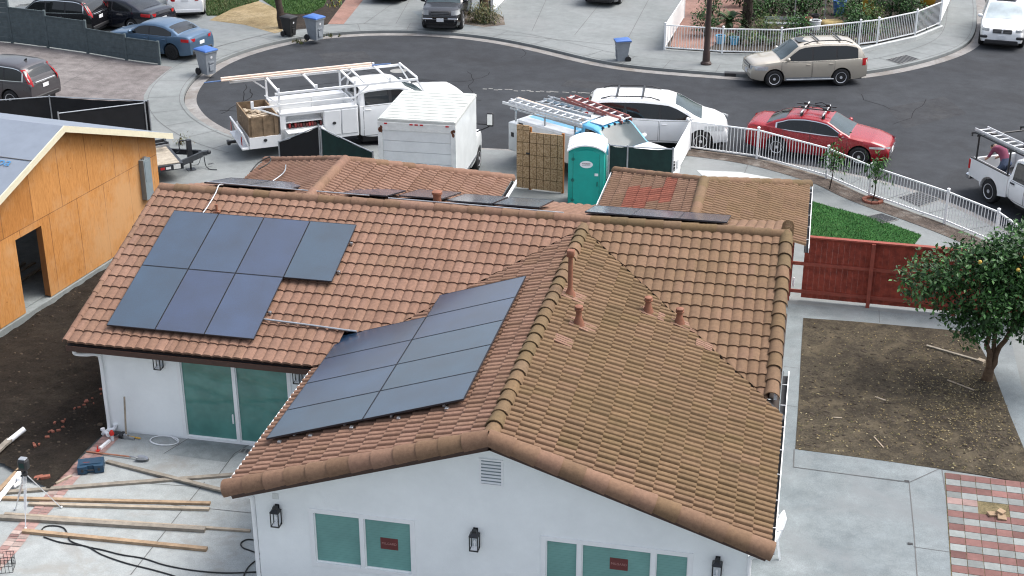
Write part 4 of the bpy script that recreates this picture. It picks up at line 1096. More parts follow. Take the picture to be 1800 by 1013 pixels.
    # surface lamp: a patch that follows the nose, tail or side of the body
    def lamp(s, name, mat, x0, x1, z0, z1, sides=(1, -1), off=.008, nx=5, wrap=None):
        """lens on the body side between x0 and x1; wrap = how far it turns round the end (m)"""
        for sd in sides:
            m = MB(); Ls = []
            xs = [x0+(x1-x0)*i/nx for i in range(nx+1)]
            for x in xs:
                zz0 = z0 if not callable(z0) else z0(x); zz1 = z1 if not callable(z1) else z1(x)
                Ls.append([(x, sd*(s.side_y(x, zz0+(zz1-zz0)*k/4)+off), zz0+(zz1-zz0)*k/4) for k in range(5)])
            if wrap:
                x, dirn = x1, (1 if x1 > x0 else -1)
                xe = s.sp['xf']+.004 if dirn > 0 else s.sp['xr']-.004
                zz0 = z0 if not callable(z0) else z0(x1); zz1 = z1 if not callable(z1) else z1(x1)
                for j in range(1, 4):
                    q = j/3; Ls.append([(x1+(xe-x1)*min(1, q*1.5)+dirn*.008, sd*(s.side_y(x1, zz0+(zz1-zz0)*k/4)+off-wrap*q), zz0+(zz1-zz0)*k/4) for k in range(5)])
            m.loft(Ls, False, False, False); m.build(name, mat, s.t, smooth=60)
    def block(s, name, mat, x0, x1, y0, y1, z0, z1, bev=.015):
        m = MB(); m.box(min(x0, x1), max(x0, x1), y0, y1, z0, z1, bev=bev); return m.build(name, mat, s.t, smooth=30)

def front_end(grille_z, gw, plate_z, head, bumper=None, fog=None):
    def f(c, t):
        xf = c.sp['xf']
        m = MB(); z0, z1 = grille_z; m.box(xf-.10, xf+.012, -gw, gw, z0, z1, bev=.02)
        for k in range(3):
            z = z0+(z1-z0)*(k+.5)/3; m.box(xf-.02, xf+.022, -gw*.96, gw*.96, z-.012, z+.012, 1)
        m.build('grille', ['plastic_black', 'chrome'], t)
        c.lamp('headlight', 'lamp_clear', *head, wrap=.26)
        if plate_z: c.block('number_plate', 'plate', xf-.02, xf+.03, -.16, .16, plate_z-.08, plate_z+.08, .004)
        m = MB(); m.box(xf-.2, xf+.02, -c.sp['W']*.36, c.sp['W']*.36, bumper[0], bumper[1], bev=.03); m.build('bumper', bumper[2], t, smooth=30)
        if fog:
            for sd in (1, -1):
                m = MB(); m.lathe([(.001, -.01), (.055, -.01), (.05, .02), (.001, .03)], 12, 0, T(xf-.02, sd*fog[0], fog[1]) @ Matrix.Rotation(R(90), 4, 'Y')); m.build('fog_lamp', 'lamp_clear', t)
    return f
def rear_end(tail, plate_z, bumper, tw=.2, name='taillight'):
    def f(c, t):
        xr = c.sp['xr']; c.lamp('taillight', 'tail_red', *tail, wrap=tw)
        c.block('number_plate', 'plate', xr+.02, xr-.015, -.16, .16, plate_z-.07, plate_z+.07, .004)
        m = MB(); m.box(xr-.02, xr+.2, -c.sp['W']*.38, c.sp['W']*.38, bumper[0], bumper[1], bev=.03); m.build('bumper', bumper[2], t, smooth=30)
    return f
def roof_rails(xa, xb, h=.05, mat='black_metal', bars=()):
    def f(c, t):
        for sd in (1, -1):
            m = MB(); pts = []
            for i in range(7):
                x = xa+(xb-xa)*i/6; z = c.gh(x); y = c.gw(x, z-.055)-.08; pts.append((x, sd*y, z+(h+.03 if 0 < i < 6 else .0)))
            m.tube(pts, .022, 8); m.build('roof_rail', mat, t, smooth=50)
        for x in bars:
            m = MB(); z = c.gh(x); y = c.gw(x, z-.055)-.08; m.box(x-.035, x+.035, -y, y, z+h+.015, z+h+.045, bev=.01); m.build('roof_bar', mat, t)
    return f
def step_bar(xa, xb, z, mat):
    def f(c, t):
        for sd in (1, -1):
            y = c.sp['W']/2*.97; m = MB(); m.box(xa, xb, min(sd*(y-.12), sd*(y+.03)), max(sd*(y-.12), sd*(y+.03)), z-.03, z+.03, bev=.015); m.build('side_step', mat, t)
    return f
def cladding(z1, mat):
    def f(c, t):
        for sd in (1, -1):
            m = MB(); Ls = []
            xs = np.linspace(c.sp['axles'][1]+c.sp['wr']+.09, c.sp['axles'][0]-c.sp['wr']-.09, 8)
            for x in xs: Ls.append([(x, sd*(c.side_y(x, z)+.010), z) for z in np.linspace(c.zbase(x), z1, 4)])
            m.loft(Ls, False, False, False); m.build('sill_trim', mat, t, smooth=60)
    return f

def sedan_spec(paint_, L=4.75, W=1.83, H=1.44, wb=2.8, extra=(), rim='rim', glass='glass_tint', spokes=5, trim=None, wind='glass_wind'):
    xf = L/2; xr = -L/2; fa = xf-.95; ra_ = fa-wb; k = H-1.44
    return dict(xf=xf, xr=xr, W=W, paint=paint_, wr=.335, axles=(fa, ra_), sill=.21, rim=rim, spokes=spokes, side_glass=glass, trim=trim,
        top=[(xf, .56), (xf-.04, .66), (xf-.18, .76), (xf-.6, .87), (xf-1.35, .965), (.2, .955), (-.9, .985), (xr+.75, 1.06), (xr+.22, 1.06), (xr+.05, .98), (xr, .84)],
        belt=[(xf, .95), (.5, .955), (-.9, .99), (xr, 1.05)],
        gh=[(xf-1.25, .95), (xf-1.5, 1.06), (.30, 1.37+k), (0, 1.42+k), (-.45, 1.44+k), (-.95, 1.40+k), (-1.35, 1.27+k), (xr+.55, 1.05)],
        screens=[('windscreen', (xf-1.36, .36), wind, .94), ('rear_window', (-1.12, xr+.68), 'glass_car', .88)],
        windows=[(xf-1.60, -.18, .105, .0), (-.26, -1.36, .105, .0)], doors=[(xf-1.38, -.2), (-.22, -1.15)], mirror=(xf-1.62, .99), extra=list(extra))
def suv_spec(paint_, L=4.65, W=1.85, H=1.70, wb=2.70, extra=(), rim='rim', spokes=5, glass='glass_tint', trim=None, tail=.22, wind='glass_wind', wr=.36):
    xf = L/2; xr = -L/2; fa = xf-.92; ra_ = fa-wb; k = H-1.70
    return dict(xf=xf, xr=xr, W=W, paint=paint_, wr=wr, axles=(fa, ra_), sill=.26, rim=rim, spokes=spokes, side_glass=glass, trim=trim, taper=(.17, .09), tumble=.24,
        top=[(xf, .66), (xf-.04, .80), (xf-.16, .91), (xf-.6, 1.0), (xf-1.2, 1.07), (.3, 1.05), (-.9, 1.08), (xr+.30, 1.12), (xr+.06, 1.08), (xr, .95)],
        belt=[(xf, 1.06), (.3, 1.06), (-1., 1.09), (xr, 1.13)],
        gh=[(xf-1.08, 1.06), (xf-1.25, 1.14), (.42, 1.60+k), (.15, 1.66+k), (-.6, 1.70+k), (-1.5, 1.685+k), (xr+.50, 1.63+k), (xr+.30, 1.50+k), (xr+.06, 1.12)],
        screens=[('windscreen', (xf-1.17, .47), wind, .93), ('rear_window', (xr+tail+.17, xr+.13), 'glass_car', .86)],
        windows=[(xf-1.42, -.05, .12, .0), (-.13, -1.02, .12, .0), (-1.10, xr+.42, .12, .0)], doors=[(xf-1.18, -.07), (-.09, -1.0)], mirror=(xf-1.42, 1.10), extra=list(extra))

# --- beige SUV at the far kerb
sp = suv_spec('paint_beige', 4.69, 1.83, 1.72, 2.715, extra=[front_end((.66, .84), .42, .52, (1.70, 2.22, .70, .86), (.38, .56, 'paint_beige'), (.62, .50)),
    rear_end((-2.12, -2.26, .82, 1.10), .80, (.42, .62, 'paint_beige'), .14), roof_rails(.25, -1.75, .05, 'black_metal', (-.35, -1.25)), step_bar(-1.0, .95, .30, 'galv'), cladding(.40, 'galv')], wr=.35)
car = Car('beige_suv', 'beige SUV with roof bars parked along the far kerb by the white picket fence', 'car', (4.48, 37.62, RZ), 197, sp)
m = MB(); m.box(-.02, .42, -.36, .36, car.gh(.2)+.022, car.gh(.2)+.034, bev=.01); m.build('sunroof', 'glass_car', car.t)
# --- red saloon
def bike_bars(c, t):
    for x in (.12, -.62):
        m = MB(); z = c.gh(x)
        m.tube([(x, -.66, z+.15), (x, .66, z+.15)], .028, 8, 1)
        for sd in (1, -1):
            m.box(x-.05, x+.05, sd*.50-.04, sd*.50+.04, z-.03, z+.16, 0, bev=.015); m.tube([(x, sd*.52, z+.10), (x+.02, sd*.60, z-.05)], .02, 6)
        m.build('roof_bar', ['black_metal', 'aluminium'], t)
    for y in (-.28, .22):
        m = MB(); z = c.gh(-.2)+.19
        m.box(-.95, .42, y-.03, y+.03, z, z+.03); m.box(-.70, -.58, y-.06, y+.06, z+.03, z+.09, bev=.01); m.box(.05, .18, y-.06, y+.06, z+.03, z+.10, bev=.01); m.tube([(.1, y, z+.05), (-.1, y+.05, z+.12), (-.35, y+.05, z+.05)], .018, 6)
        m.build('bike_tray', 'black_metal', t)
sp = sedan_spec('paint_red', 4.88, 1.84, 1.445, 2.825, trim='chrome', rim='rim', spokes=10, extra=[front_end((.34, .56), .60, .46, (1.80, 2.27, .655, .725), (.24, .33, 'plastic_black')),
    rear_end((-1.95, -2.36, .86, .98), .72, (.36, .56, 'paint_red'), .3), bike_bars])
Car('red_sedan', 'red saloon car with a bike rack on its roof, parked beyond the white fence', 'car', (5.3, 28.45, RZ), -10.5, sp)
# --- white minivan
sp = suv_spec('paint_white', 5.08, 1.985, 1.75, 3.03, rim='rim', spokes=7, trim=None, extra=[front_end((.42, .60), .55, .50, (1.72, 2.40, .72, .90), (.28, .40, 'paint_white')),
    rear_end((-2.32, -2.46, .95, 1.25), .95, (.40, .62, 'paint_white'), .14), roof_rails(.15, -1.9, .035, 'black_metal', (-.45, -1.35))])
sp.update(top=[(2.54, .62), (2.50, .76), (2.38, .90), (2.0, 1.03), (1.45, 1.13), (.3, 1.08), (-.9, 1.10), (-2.2, 1.16), (-2.48, 1.12), (-2.54, .95)],
          belt=[(2.54, 1.08), (.3, 1.08), (-1, 1.11), (-2.54, 1.17)], gh=[(1.72, 1.09), (1.55, 1.17), (.72, 1.60), (.40, 1.70), (-.5, 1.75), (-1.7, 1.73), (-2.15, 1.66), (-2.35, 1.50), (-2.48, 1.18)],
          screens=[('windscreen', (1.62, .70), 'glass_wind', .93), ('rear_window', (-2.24, -2.42), 'glass_car', .86)], windows=[(1.30, .22, .14, .02), (.14, -1.0, .14, .02), (-1.08, -2.12, .14, .02)], doors=[(1.25, .18), (.14, -1.1)], mirror=(1.15, 1.12), taper=(.26, .10), tpow=4)
Car('white_minivan', 'white minivan with black roof rails, its nose beside the near fence corner', 'car', (-.47, 28.62, RZ), 4.5, sp)
# --- white SUV facing the camera, top right
def xhead(c, t): pass
sp = suv_spec('paint_white', 4.89, 1.94, 1.76, 2.93, extra=[front_end((.72, .90), .40, .56, (1.95, 2.36, .80, .93), (.26, .44, 'plastic_black'), (.70, .60)), rear_end((-2.2, -2.36, .9, 1.12), .9, (.4, .6, 'paint_white'), .2)], wind='glass_shade', wr=.38)
c_ = Car('white_suv', 'white SUV facing the camera with a sunshade behind its windscreen, by the top right kerb', 'car', (13.05, 46.7, RZ), -97, sp)
m = MB(); m.box(2.44, 2.462, -.035, .035, .70, .92, bev=.008); m.build('grille_bar', 'paint_white', c_.t); m = MB(); m.box(-.6, .35, -.42, .42, c_.gh(0)+.02, c_.gh(0)+.035, bev=.01); m.build('sunroof', 'glass_car', c_.t)
for sd in (1, -1):
    m = MB(); m.box(2.40, 2.47, sd*.75-.16, sd*.75+.16, .50, .62, bev=.03); m.build('air_intake', 'plastic_black', c_.t)
# --- black SUV facing the camera, top centre
sp = suv_spec('paint_black', 4.78, 1.88, 1.84, 2.79, trim=None, extra=[front_end((.78, .98), .42, .58, (2.0, 2.31, .80, 1.02), (.40, .62, 'paint_black'), (.64, .55)), rear_end((-2.2, -2.3, .9, 1.12), .9, (.4, .6, 'paint_black'), .2),
      roof_rails(.2, -1.7, .05, 'galv')], wr=.39)
c_ = Car('black_suv', 'black SUV nosing out of the far driveway beside the dry shrub', 'car', (-12.0, 44.15, 0), -84, sp)
for y0 in (-.80, .34): m = MB(); m.box(2.33, 2.42, y0, y0+.46, .60, .66, bev=.02); m.build('bumper_trim', 'chrome', c_.t)
# --- car ends that reach into the top edge
sp = sedan_spec('paint_darkblue', 4.7, 1.82, 1.44, 2.75, extra=[front_end((.36, .56), .55, .48, (1.5, 2.2, .64, .76), (.24, .34, 'plastic_black')), rear_end((-1.9, -2.28, .86, .98), .72, (.34, .54, 'plastic_black'), .3)])
Car('dark_car', 'dark car of which only the bumper shows on the far concrete drive', 'car', (-5.30, 50.62, 0), 84, sp)
sp = sedan_spec('paint_grey', 4.7, 1.82, 1.44, 2.75, extra=[front_end((.36, .56), .55, .48, (1.5, 2.2, .64, .76), (.24, .34, 'plastic_black')), rear_end((-1.9, -2.28, .86, .98), .72, (.34, .54, 'plastic_black'), .3)])
Car('grey_car', 'car at the top edge of which only the underside shows, left of the black SUV', 'car', (-15.9, 49.05, 0), 92, sp)
# --- far left: grey SUV, black SUV, black saloon, blue saloon, white saloon
def tall_tail(c, t):
    xr = c.sp['xr']
    for sd in (1, -1):
        m = MB(); z = [(.92, -.02, .0), (1.06, .01, .02), (1.25, .13, .09), (1.52, .36, .16)]
        A = []; B = []
        for zz, dx, dy in z:
            x = xr+dx+.02; w0 = (c.hw(xr+.1)*.955 if zz < 1.1 else c.gw(x+.05, zz))+.012
            A.append((x+.10, sd*w0, zz)); B.append((x-.03, sd*(w0-.14), zz))
        m.loft([A, [(a[0]-.07, a[1]-sd*.02, a[2]) for a in A], B], False, False, False); m.build('taillight', 'tail_red', t, smooth=50)
def suv_rear(plate=.84):
    def f(c, t):
        xr = c.sp['xr']; c.block('number_plate', 'plate', xr+.02, xr-.02, -.16, .16, plate-.07, plate+.07, .004)
        m = MB(); m.box(xr-.03, xr+.2, -c.sp['W']*.38, c.sp['W']*.38, .36, .52, bev=.03); m.build('bumper', 'plastic_black', t, smooth=30)
        m = MB(); m.box(xr-.025, xr+.02, -.55, .55, 1.0, 1.06, bev=.01); m.build('tailgate_trim', 'chrome', t)
    return f
sp = suv_spec('paint_grey', 4.53, 1.82, 1.66, 2.62, trim='chrome', extra=[front_end((.5, .7), .5, .5, (1.7, 2.2, .76, .92), (.3, .42, 'plastic_black')), suv_rear(), tall_tail])
c_ = Car('grey_suv', 'dark grey SUV with tall red tail lamps on the aggregate driveway at the left edge', 'car', (-25.75, 28.2, 0), 169, sp)
m = MB(); m.loft([[(-1.52, -.02, 1.68), (-1.38, -.02, 1.68), (-1.38, .02, 1.68), (-1.52, .02, 1.68)], [(-1.53, -.006, 1.76), (-1.49, -.006, 1.76), (-1.49, .006, 1.76), (-1.53, .006, 1.76)]]); m.build('roof_fin', 'plastic_black', c_.t)
sp = suv_spec('paint_black', 4.62, 1.85, 1.68, 2.70, trim='chrome', extra=[front_end((.5, .7), .5, .5, (1.7, 2.2, .76, .92), (.3, .42, 'plastic_black')), suv_rear(), tall_tail])
Car('black_suv', 'black SUV with chrome window line behind the stepped board fence', 'car', (-28.85, 38.5, 0), 177, sp)
sp = sedan_spec('paint_darkblue', 4.95, 1.86, 1.45, 2.85, extra=[front_end((.36, .56), .55, .48, (1.5, 2.2, .64, .76), (.24, .34, 'plastic_black')), rear_end((-1.9, -2.38, .84, .98), .68, (.34, .54, 'plastic_black'), .3)])
Car('black_sedan', 'black saloon between the black SUV and the white saloon, behind the blue one', 'car', (-26.3, 39.9, 0), 165, sp)
sp = sedan_spec('paint_blue', 4.63, 1.78, 1.435, 2.70, rim='rim_dark', spokes=10, glass='glass_tint', extra=[front_end((.34, .52), .60, .46, (1.5, 2.15, .62, .74), (.24, .33, 'plastic_black')), rear_end((-1.88, -2.24, .82, .95), .70, (.30, .46, 'plastic_black'), .35)])
c_ = Car('blue_sedan', 'steel blue saloon parked beyond the low end of the board fence', 'car', (-22.75, 36.05, 0), 166, sp)
sp = sedan_spec('paint_white', 4.63, 1.78, 1.46, 2.70, extra=[front_end((.34, .52), .60, .46, (1.5, 2.15, .62, .74), (.24, .33, 'plastic_black')), rear_end((-1.80, -2.24, .84, 1.04), .90, (.30, .46, 'paint_white'), .35)])
Car('white_sedan', 'white saloon seen from behind beside the far lawn', 'car', (-24.9, 44.0, 0), 112, sp)
# ------------------------------------------------------------------ work trucks and the trailer
def bx(t, name, mat, x0, x1, y0, y1, z0, z1, bev=.0, par=None):
    m = MB(); m.box(x0, x1, y0, y1, z0, z1, bev=bev); return m.build(name, mat, par or t, smooth=30 if bev else None)
def tubes(t, name, mat, runs, r=.025, n=8, par=None):
    m = MB()
    for p in runs: m.tube(p, r, n)
    return m.build(name, mat, par or t, smooth=50)
def cab_spec(paint_, xf, xr, W, H, axles_, hood=1.28, roof=None, wr=.39, doors=(), windows=(), nose=1.0, cowl=None, extra=(), rim='rim', mirror=True, glass='glass_car', rimr=.6):
    cowl = cowl or xf-1.25; b = hood-.03
    return dict(xf=xf, xr=xr, W=W, paint=paint_, wr=wr, ww=.25, axles=axles_, sill=.42, rim=rim, spokes=8, side_glass=glass, taper=(.10, .0), tpow=6, tumble=.16, crown=.04, roof_paint=roof or paint_,
        top=[(xf, nose), (xf-.05, hood-.12), (xf-.2, hood-.03), (cowl, hood+.04), (cowl-.6, hood), (xr, hood)], belt=[(xf, hood), (xr, hood)],
        gh=[(cowl, hood), (cowl-.12, hood+.06), (cowl-.82, H-.07), (cowl-1.05, H-.015), (cowl-1.5, H), (xr+.3, H-.01), (xr+.10, H-.06), (xr+.0, hood+.02)],
        screens=[('windscreen', (cowl-.10, cowl-.80), 'glass_wind', .93), ('rear_window', (xr+.10, xr+.02), 'glass_car', .7)],
        windows=list(windows), doors=list(doors), mirror=(cowl-.42, hood+.10) if mirror else None, extra=list(extra))
# --- white crew-cab service truck with pipe rack
sp = cab_spec('paint_white', 3.05, -.55, 2.02, 2.02, (2.05, -2.02), 1.50, cowl=1.78, windows=[(1.32, .50, .12, .0), (.40, -.36, .12, .0)], doors=[(1.30, .46), (.44, -.45)],
    extra=[front_end((.72, 1.08), .62, .55, (2.55, 2.95, .78, 1.04), (.42, .66, 'chrome'))])
ST = Car('service_truck', 'white crew cab service truck with a pipe rack and a box of timber scrap', 'truck', (-10.4, 26.6, RZ), 33.5, sp); t = ST.t; t.scale = (1.12, 1.03, 1.08); KX = 1.22
front_parts = set(t.children)
for ch in t.children:
    if ch.name.startswith('wheel'):
        k = 1.03/1.12; xc = sum(v.co.x for v in ch.data.vertices)/len(ch.data.vertices); ch.scale.x = k; ch.location.x = xc*(1-k)+(-(2.02-.6)*(KX-1) if xc < 0 else 0)
# side cabinets (near = right = -y), open tray between
def cabinet(sd, open_=False):
    y0, y1 = (sd*1.02, sd*.60); y0, y1 = min(y0, y1), max(y0, y1)
    m = MB()
    m.box(-1.52, -.62, y0, y1, .62, 1.50, bev=.02); m.box(-2.52, -1.52, y0, y1, 1.06, 1.50) if not open_ else (m.box(-2.52, -1.52, y0, y1, 1.44, 1.50), m.box(-2.52, -1.52, y1-.05 if sd < 0 else y0, y1 if sd < 0 else y0+.05, 1.0, 1.44), m.box(-2.52, -2.48, y0, y1, 1.0, 1.44), m.box(-2.52, -1.52, y0, y1, .98, 1.02), m.box(-2.48, -1.55, y0+.03, y1, 1.20, 1.22))
    m.box(-2.62, -2.52, y0, y1, .62, 1.50); m.box(-2.62, -.62, y0-.015*(sd < 0), y1+.015*(sd > 0), 1.50, 1.54, bev=.01)
    c = m.build('side_cabinet', 'paint_white', t, smooth=30)
    return c
cab1 = cabinet(-1, True); cab2 = cabinet(1)
for x0, x1 in ((-1.50, -1.08), (-1.05, -.65)):
    d = bx(t, 'cabinet_door', 'paint_white', x0, x1, -1.045, -1.02, .66, 1.46, .01, cab1); 
m = MB(); m.lathe([(.001, .0), (.05, .0), (.045, .02), (.001, .02)], 12, 0, T(-1.25, -1.045, 1.05) @ Matrix.Rotation(R(90), 4, 'X')); m.build('latch', 'plastic_black', cab1)
bx(t, 'drop_door', 'paint_white', -2.50, -1.54, -1.36, -1.02, .95, .98, .005, cab1)
m = MB(); rg = random.Random(2)
for i in range(12): x = -2.4+i*.072; m.box(x, x+.05, -.98, -.75, 1.025, 1.025+rg.uniform(.06, .15), 0, None, (rg.uniform(.02, .3), .03, .03))
m.build('tools', 'misc_colour', cab1, col=True)
bx(t, 'tray_floor', 'white_dirty', -2.62, -.60, -.60, .60, .80, .84); bx(t, 'headboard', 'paint_white', -.64, -.60, -.60, .60, .84, 1.54)
m = MB(); m.lathe([(.10, -.05), (.15, -.06), (.18, 0), (.15, .06), (.10, .05)], 16, 0, T(-1.35, .40, 1.06) @ rotm('X', 60)); m.build('spare_wheel', 'rubber', t, smooth=40)
m = MB(); m.lathe([(.001, .03), (.10, .04), (.10, -.04), (.001, -.03)], 16, 0, T(-1.35, .40, 1.06) @ rotm('X', 60)); m.build('spare_rim', 'rim', t)
tubes(t, 'hose', 'pipe_blue', [smooth_path([(-1.0, .3, .88), (-.9, .38, 1.0), (-.85, .25, .95), (-.75, .35, .9)], 4)], .015)
# wheel arches / lower skirts and rear
m = MB()
for sd in (-1, 1):
    a, b = min(sd*1.02, sd*.98), max(sd*1.02, sd*.98)
    pts = [(-2.62, 1.02), (-2.62, .55), (-2.50, .55)] + [(-2.02+.47*math.cos(math.pi*(1-k/10)), .42+.47*math.sin(math.pi*(1-k/10))) for k in range(11)] + [(-1.5, .55), (-.62, .55), (-.62, 1.02)]
    m.loft([[(x, a, z) for x, z in pts], [(x, b, z) for x, z in pts]], True, True, True)
m.build('skirt', 'paint_white', t)
bx(t, 'chassis', 'plastic_black', -3.3, 1.5, -.42, .42, .45, .62)
m = MB(); m.box(-3.42, -2.62, -1.02, 1.02, .62, .86); m.box(-3.42, -2.62, -1.02, -.99, .50, .62); m.box(-3.42, -2.62, .99, 1.02, .50, .62)
bt = m.build('rear_deck', 'paint_white', t)
m = MB(); m.box(-3.62, -3.42, -1.0, 1.0, .48, .56, bev=.02); m.loft([[(-3.44, -.98, .5), (-3.44, .98, .5), (-3.40, .98, .52), (-3.40, -.98, .52)], [(-3.60, -.98, 1.05), (-3.60, .98, 1.05), (-3.56, .98, 1.06), (-3.56, -.98, 1.06)]]); m.build('tailgate', 'paint_white', t)
for y in (-.86, .86): bx(t, 'taillight', 'tail_red', -3.60, -3.585, y-.05, y+.05, .62, .9, .005)
m = MB(); m.lathe([(.001, 0), (.05, 0), (.045, .02), (.001, .02)], 12, 0, T(-3.02, -1.02, .74) @ Matrix.Rotation(R(90), 4, 'X')); m.build('fuel_cap', 'plastic_black', t)
m = MB(); m.box(-3.78, -3.5, -.05, .05, .46, .54); m.box(-3.84, -3.76, -.10, .10, .42, .56, bev=.02); m.build('tow_hitch', 'black_metal', t)
# open timber box of scrap
m = MB()
for y0, y1 in ((-.96, -.93), (.93, .96)): m.box(-3.38, -2.66, y0, y1, .86, 1.50)
m.box(-3.40, -3.37, -.96, .96, .86, 1.50); m.box(-2.68, -2.65, -.93, .93, .86, 1.50)
for x in (-3.3, -3.0, -2.72): m.box(x-.04, x+.04, -.985, -.96, .86, 1.48)
cb = m.build('timber_box', 'wood_box', t)
m = MB(); m.box(-3.36, -2.69, -.92, .92, .87, 1.14); rg = random.Random(9)
for i in range(26):
    x, y = rg.uniform(-3.3, -2.75), rg.uniform(-.85, .85); Mx = T(x, y, 1.17+rg.uniform(0, .10)) @ Matrix.Rotation(rg.uniform(0, 3), 4, 'Z') @ Matrix.Rotation(rg.uniform(-.3, .3), 4, 'Y')
    l = rg.uniform(.08, .25); m.box(-l, l, -.04, .04, -.015, .015, 0, Mx)
m.build('scrap_load', 'sawdust', cb)
for sd in (1, -1):
    for a in (-2.02,): pass
# rack
rk = MB(); hz = 2.18
for y in (-.98, .98):
    rk.box(-3.52, 1.35, y-.03, y+.03, hz-.035, hz+.035) if y > 0 else rk.box(-2.70, 1.35, y-.03, y+.03, hz-.035, hz+.035)
for x in (-2.60, -.66): 
    for y in (-.95, .95): rk.bar((x, y, 1.52), (x, y*1.02, hz+.16), .05, .05)
for x in (-3.50,): rk.bar((x, .98, hz), (x, .98, hz+.16), .06, .06)
for x in (-2.60, -1.65, -.66, -.35, .45, 1.32): rk.bar((x, -.98, hz+.06), (x, .98, hz+.06), .05, .05)
for x in (-1.65, .45): 
    for y in (-.98, .98): rk.bar((x, y, hz), (x, y, hz+.17), .06, .06)
for y in (-.98, .98): rk.bar((1.30, y, hz), (1.75, y*.96, 1.36), .05, .05); rk.bar((-.66, y, hz-.35), (-.2, y, hz), .04, .04); rk.bar((-2.60, y, hz-.35), (-2.95, y, hz), .04, .04)
rk.bar((-3.30, -.98, 1.80), (-2.60, -.98, 1.80), .05, .05); rk.bar((-3.28, -.98, 1.80), (-3.28, -.98, 2.02), .07, .07); rk.bar((-2.6, -.98, 1.80), (-.66, -.98, 1.80), .05, .05)
rk.bar((-2.6, -.98, 1.45), (-3.2, -.98, 1.80), .04, .04)
rk.build('pipe_rack', 'white_metal', t)
for sd in (1, -1): pass
def stretch(o):
    for v in o.data.vertices:
        if v.co.x < -.6: v.co.x = -.6+(v.co.x+.6)*KX
    for c in o.children: stretch(c)
for ch in t.children:
    if ch not in front_parts: stretch(ch)
pb = MB()
for i, (dy, dz) in enumerate(((0, 0), (.075, 0), (.035, .065))): pb.tube([ST.t.matrix_world @ Vector((0, 0, 0)) if False else Vector((-4.45, .78+dy, hz+.13+dz)), Vector((.35, .80+dy, hz+.13+dz))], .037, 10)
p_ = pb.build('pipe_bundle', 'pipe_cream', None, smooth=50); p_.location = t.location; p_.rotation_euler = t.rotation_euler; p_.scale = t.scale; tag(p_, 'bundle of long cream pipes strapped to the service truck rack', 'pipes')
pb = MB()
for i, dy in enumerate((0, .04, .08)): pb.tube([Vector((-4.95+.1*i, .92+dy*.4, hz+.085)), Vector((-1, .90+dy*.4, hz+.085)), Vector((1.0-.2*i, .86+dy*.4, hz+.11))], .018, 6)
p_ = pb.build('pipe_bundle', 'pipe_blue', None, smooth=50); p_.location = t.location; p_.rotation_euler = t.rotation_euler; p_.scale = t.scale; tag(p_, 'thin dark blue pipes overhanging both ends of the service truck rack', 'pipes')

# --- white box truck, rear to the camera
BT = thing('box_truck', 'white box truck with a roll-up rear door and rusty corners, parked behind the house', 'truck', (-6.68, 19.55, 0), 91.5); t = BT
W2_, HB, LB = 1.19, 3.02, 3.08
m = MB(); m.box(.03, LB, -W2_, W2_, 1.0, HB-.03); m.build('cargo_box', 'paint_truck', t)
m = MB(); m.box(.0, LB+.02, -W2_-.012, W2_+.012, HB-.10, HB-.02); m.box(.02, LB, -W2_+.03, W2_-.03, HB-.02, HB)
for k in range(10): y = 0; x = .15+k*.30; m.box(x, x+.045, -W2_+.04, W2_-.04, HB, HB+.010)
m.build('box_roof', 'roof_white', t)
m = MB(); m.box(-.03, .04, -W2_-.015, -W2_+.13, .95, HB-.10); m.box(-.03, .04, W2_-.13, W2_+.015, .95, HB-.10); m.box(-.03, .04, -W2_+.13, W2_-.13, HB-.34, HB-.10); m.box(-.05, .05, -W2_, W2_, .85, .97)
m.build('rear_frame', 'white_dirty', t)
m = MB()
for k in range(5): z = .97+k*.343; m.box(-.005, .025, -W2_+.13, W2_-.13, z+.004, z+.337, bev=.01)
m.build('roll_door', 'paint_truck', t, smooth=30)
bx(t, 'door_latch', 'steel', -.03, -.006, -.10, .02, 1.55, 1.62)
for y in (-.95, -.16, 0, .16, .95): bx(t, 'marker_lamp', 'tail_red', -.045, -.03, y-.05, y+.05, HB-.155, HB-.115)
m = MB(); rg = random.Random(6)
for sd in (-1, 1):
    for i in range(5):
        y = sd*(W2_-.06+rg.uniform(-.06, .05)); z = HB-.30+rg.uniform(-.12, .06); s = rg.uniform(.025, .06)
        m.add([(-.034, y+s*math.cos(a)*rg.uniform(.6, 1.2), z+s*math.sin(a)*rg.uniform(.8, 1.8)) for a in [k*math.pi/3.5 for k in range(7)]], [(0, 1, 2, 3, 4, 5, 6)])
m.build('rust_patch', 'rust', t)
sp = cab_spec('paint_truck', LB+2.1, LB+.10, 2.0, 2.05, (LB+1.35, .9), 1.25, cowl=LB+1.25, windows=[(LB+.85, LB+.25, .12, 0)], doors=[(LB+.9, LB+.2)], mirror=False)
c_ = Car('box_truck_cab', 'x', 'truck', (0, 0, 0), 0, sp)
for ch in list(c_.t.children): ch.parent = t
bpy.data.objects.remove(c_.t)
bx(t, 'chassis', 'plastic_black', .2, LB+1.6, -.45, .45, .55, 1.0); bx(t, 'side_rail', 'steel', .1, LB, -W2_-.02, -W2_+.02, .93, 1.02)
for sd in (-1, 1):
    m = MB(); m.tube([(LB+.95, sd*1.0, 1.72), (LB+.95, sd*1.42, 1.72)], .022, 6); m.tube([(LB+.95, sd*1.0, 1.45), (LB+.95, sd*1.42, 1.65)], .022, 6); m.box(LB+.90, LB+1.0, sd*1.45-.11, sd*1.45+.11, 1.66, 2.12, bev=.03); mm = m.build('mirror', 'plastic_black', t)
    bx(t, 'mirror_glass', 'chrome', LB+.885, LB+.899, sd*1.45-.085, sd*1.45+.085, 1.72, 2.08, 0, mm)

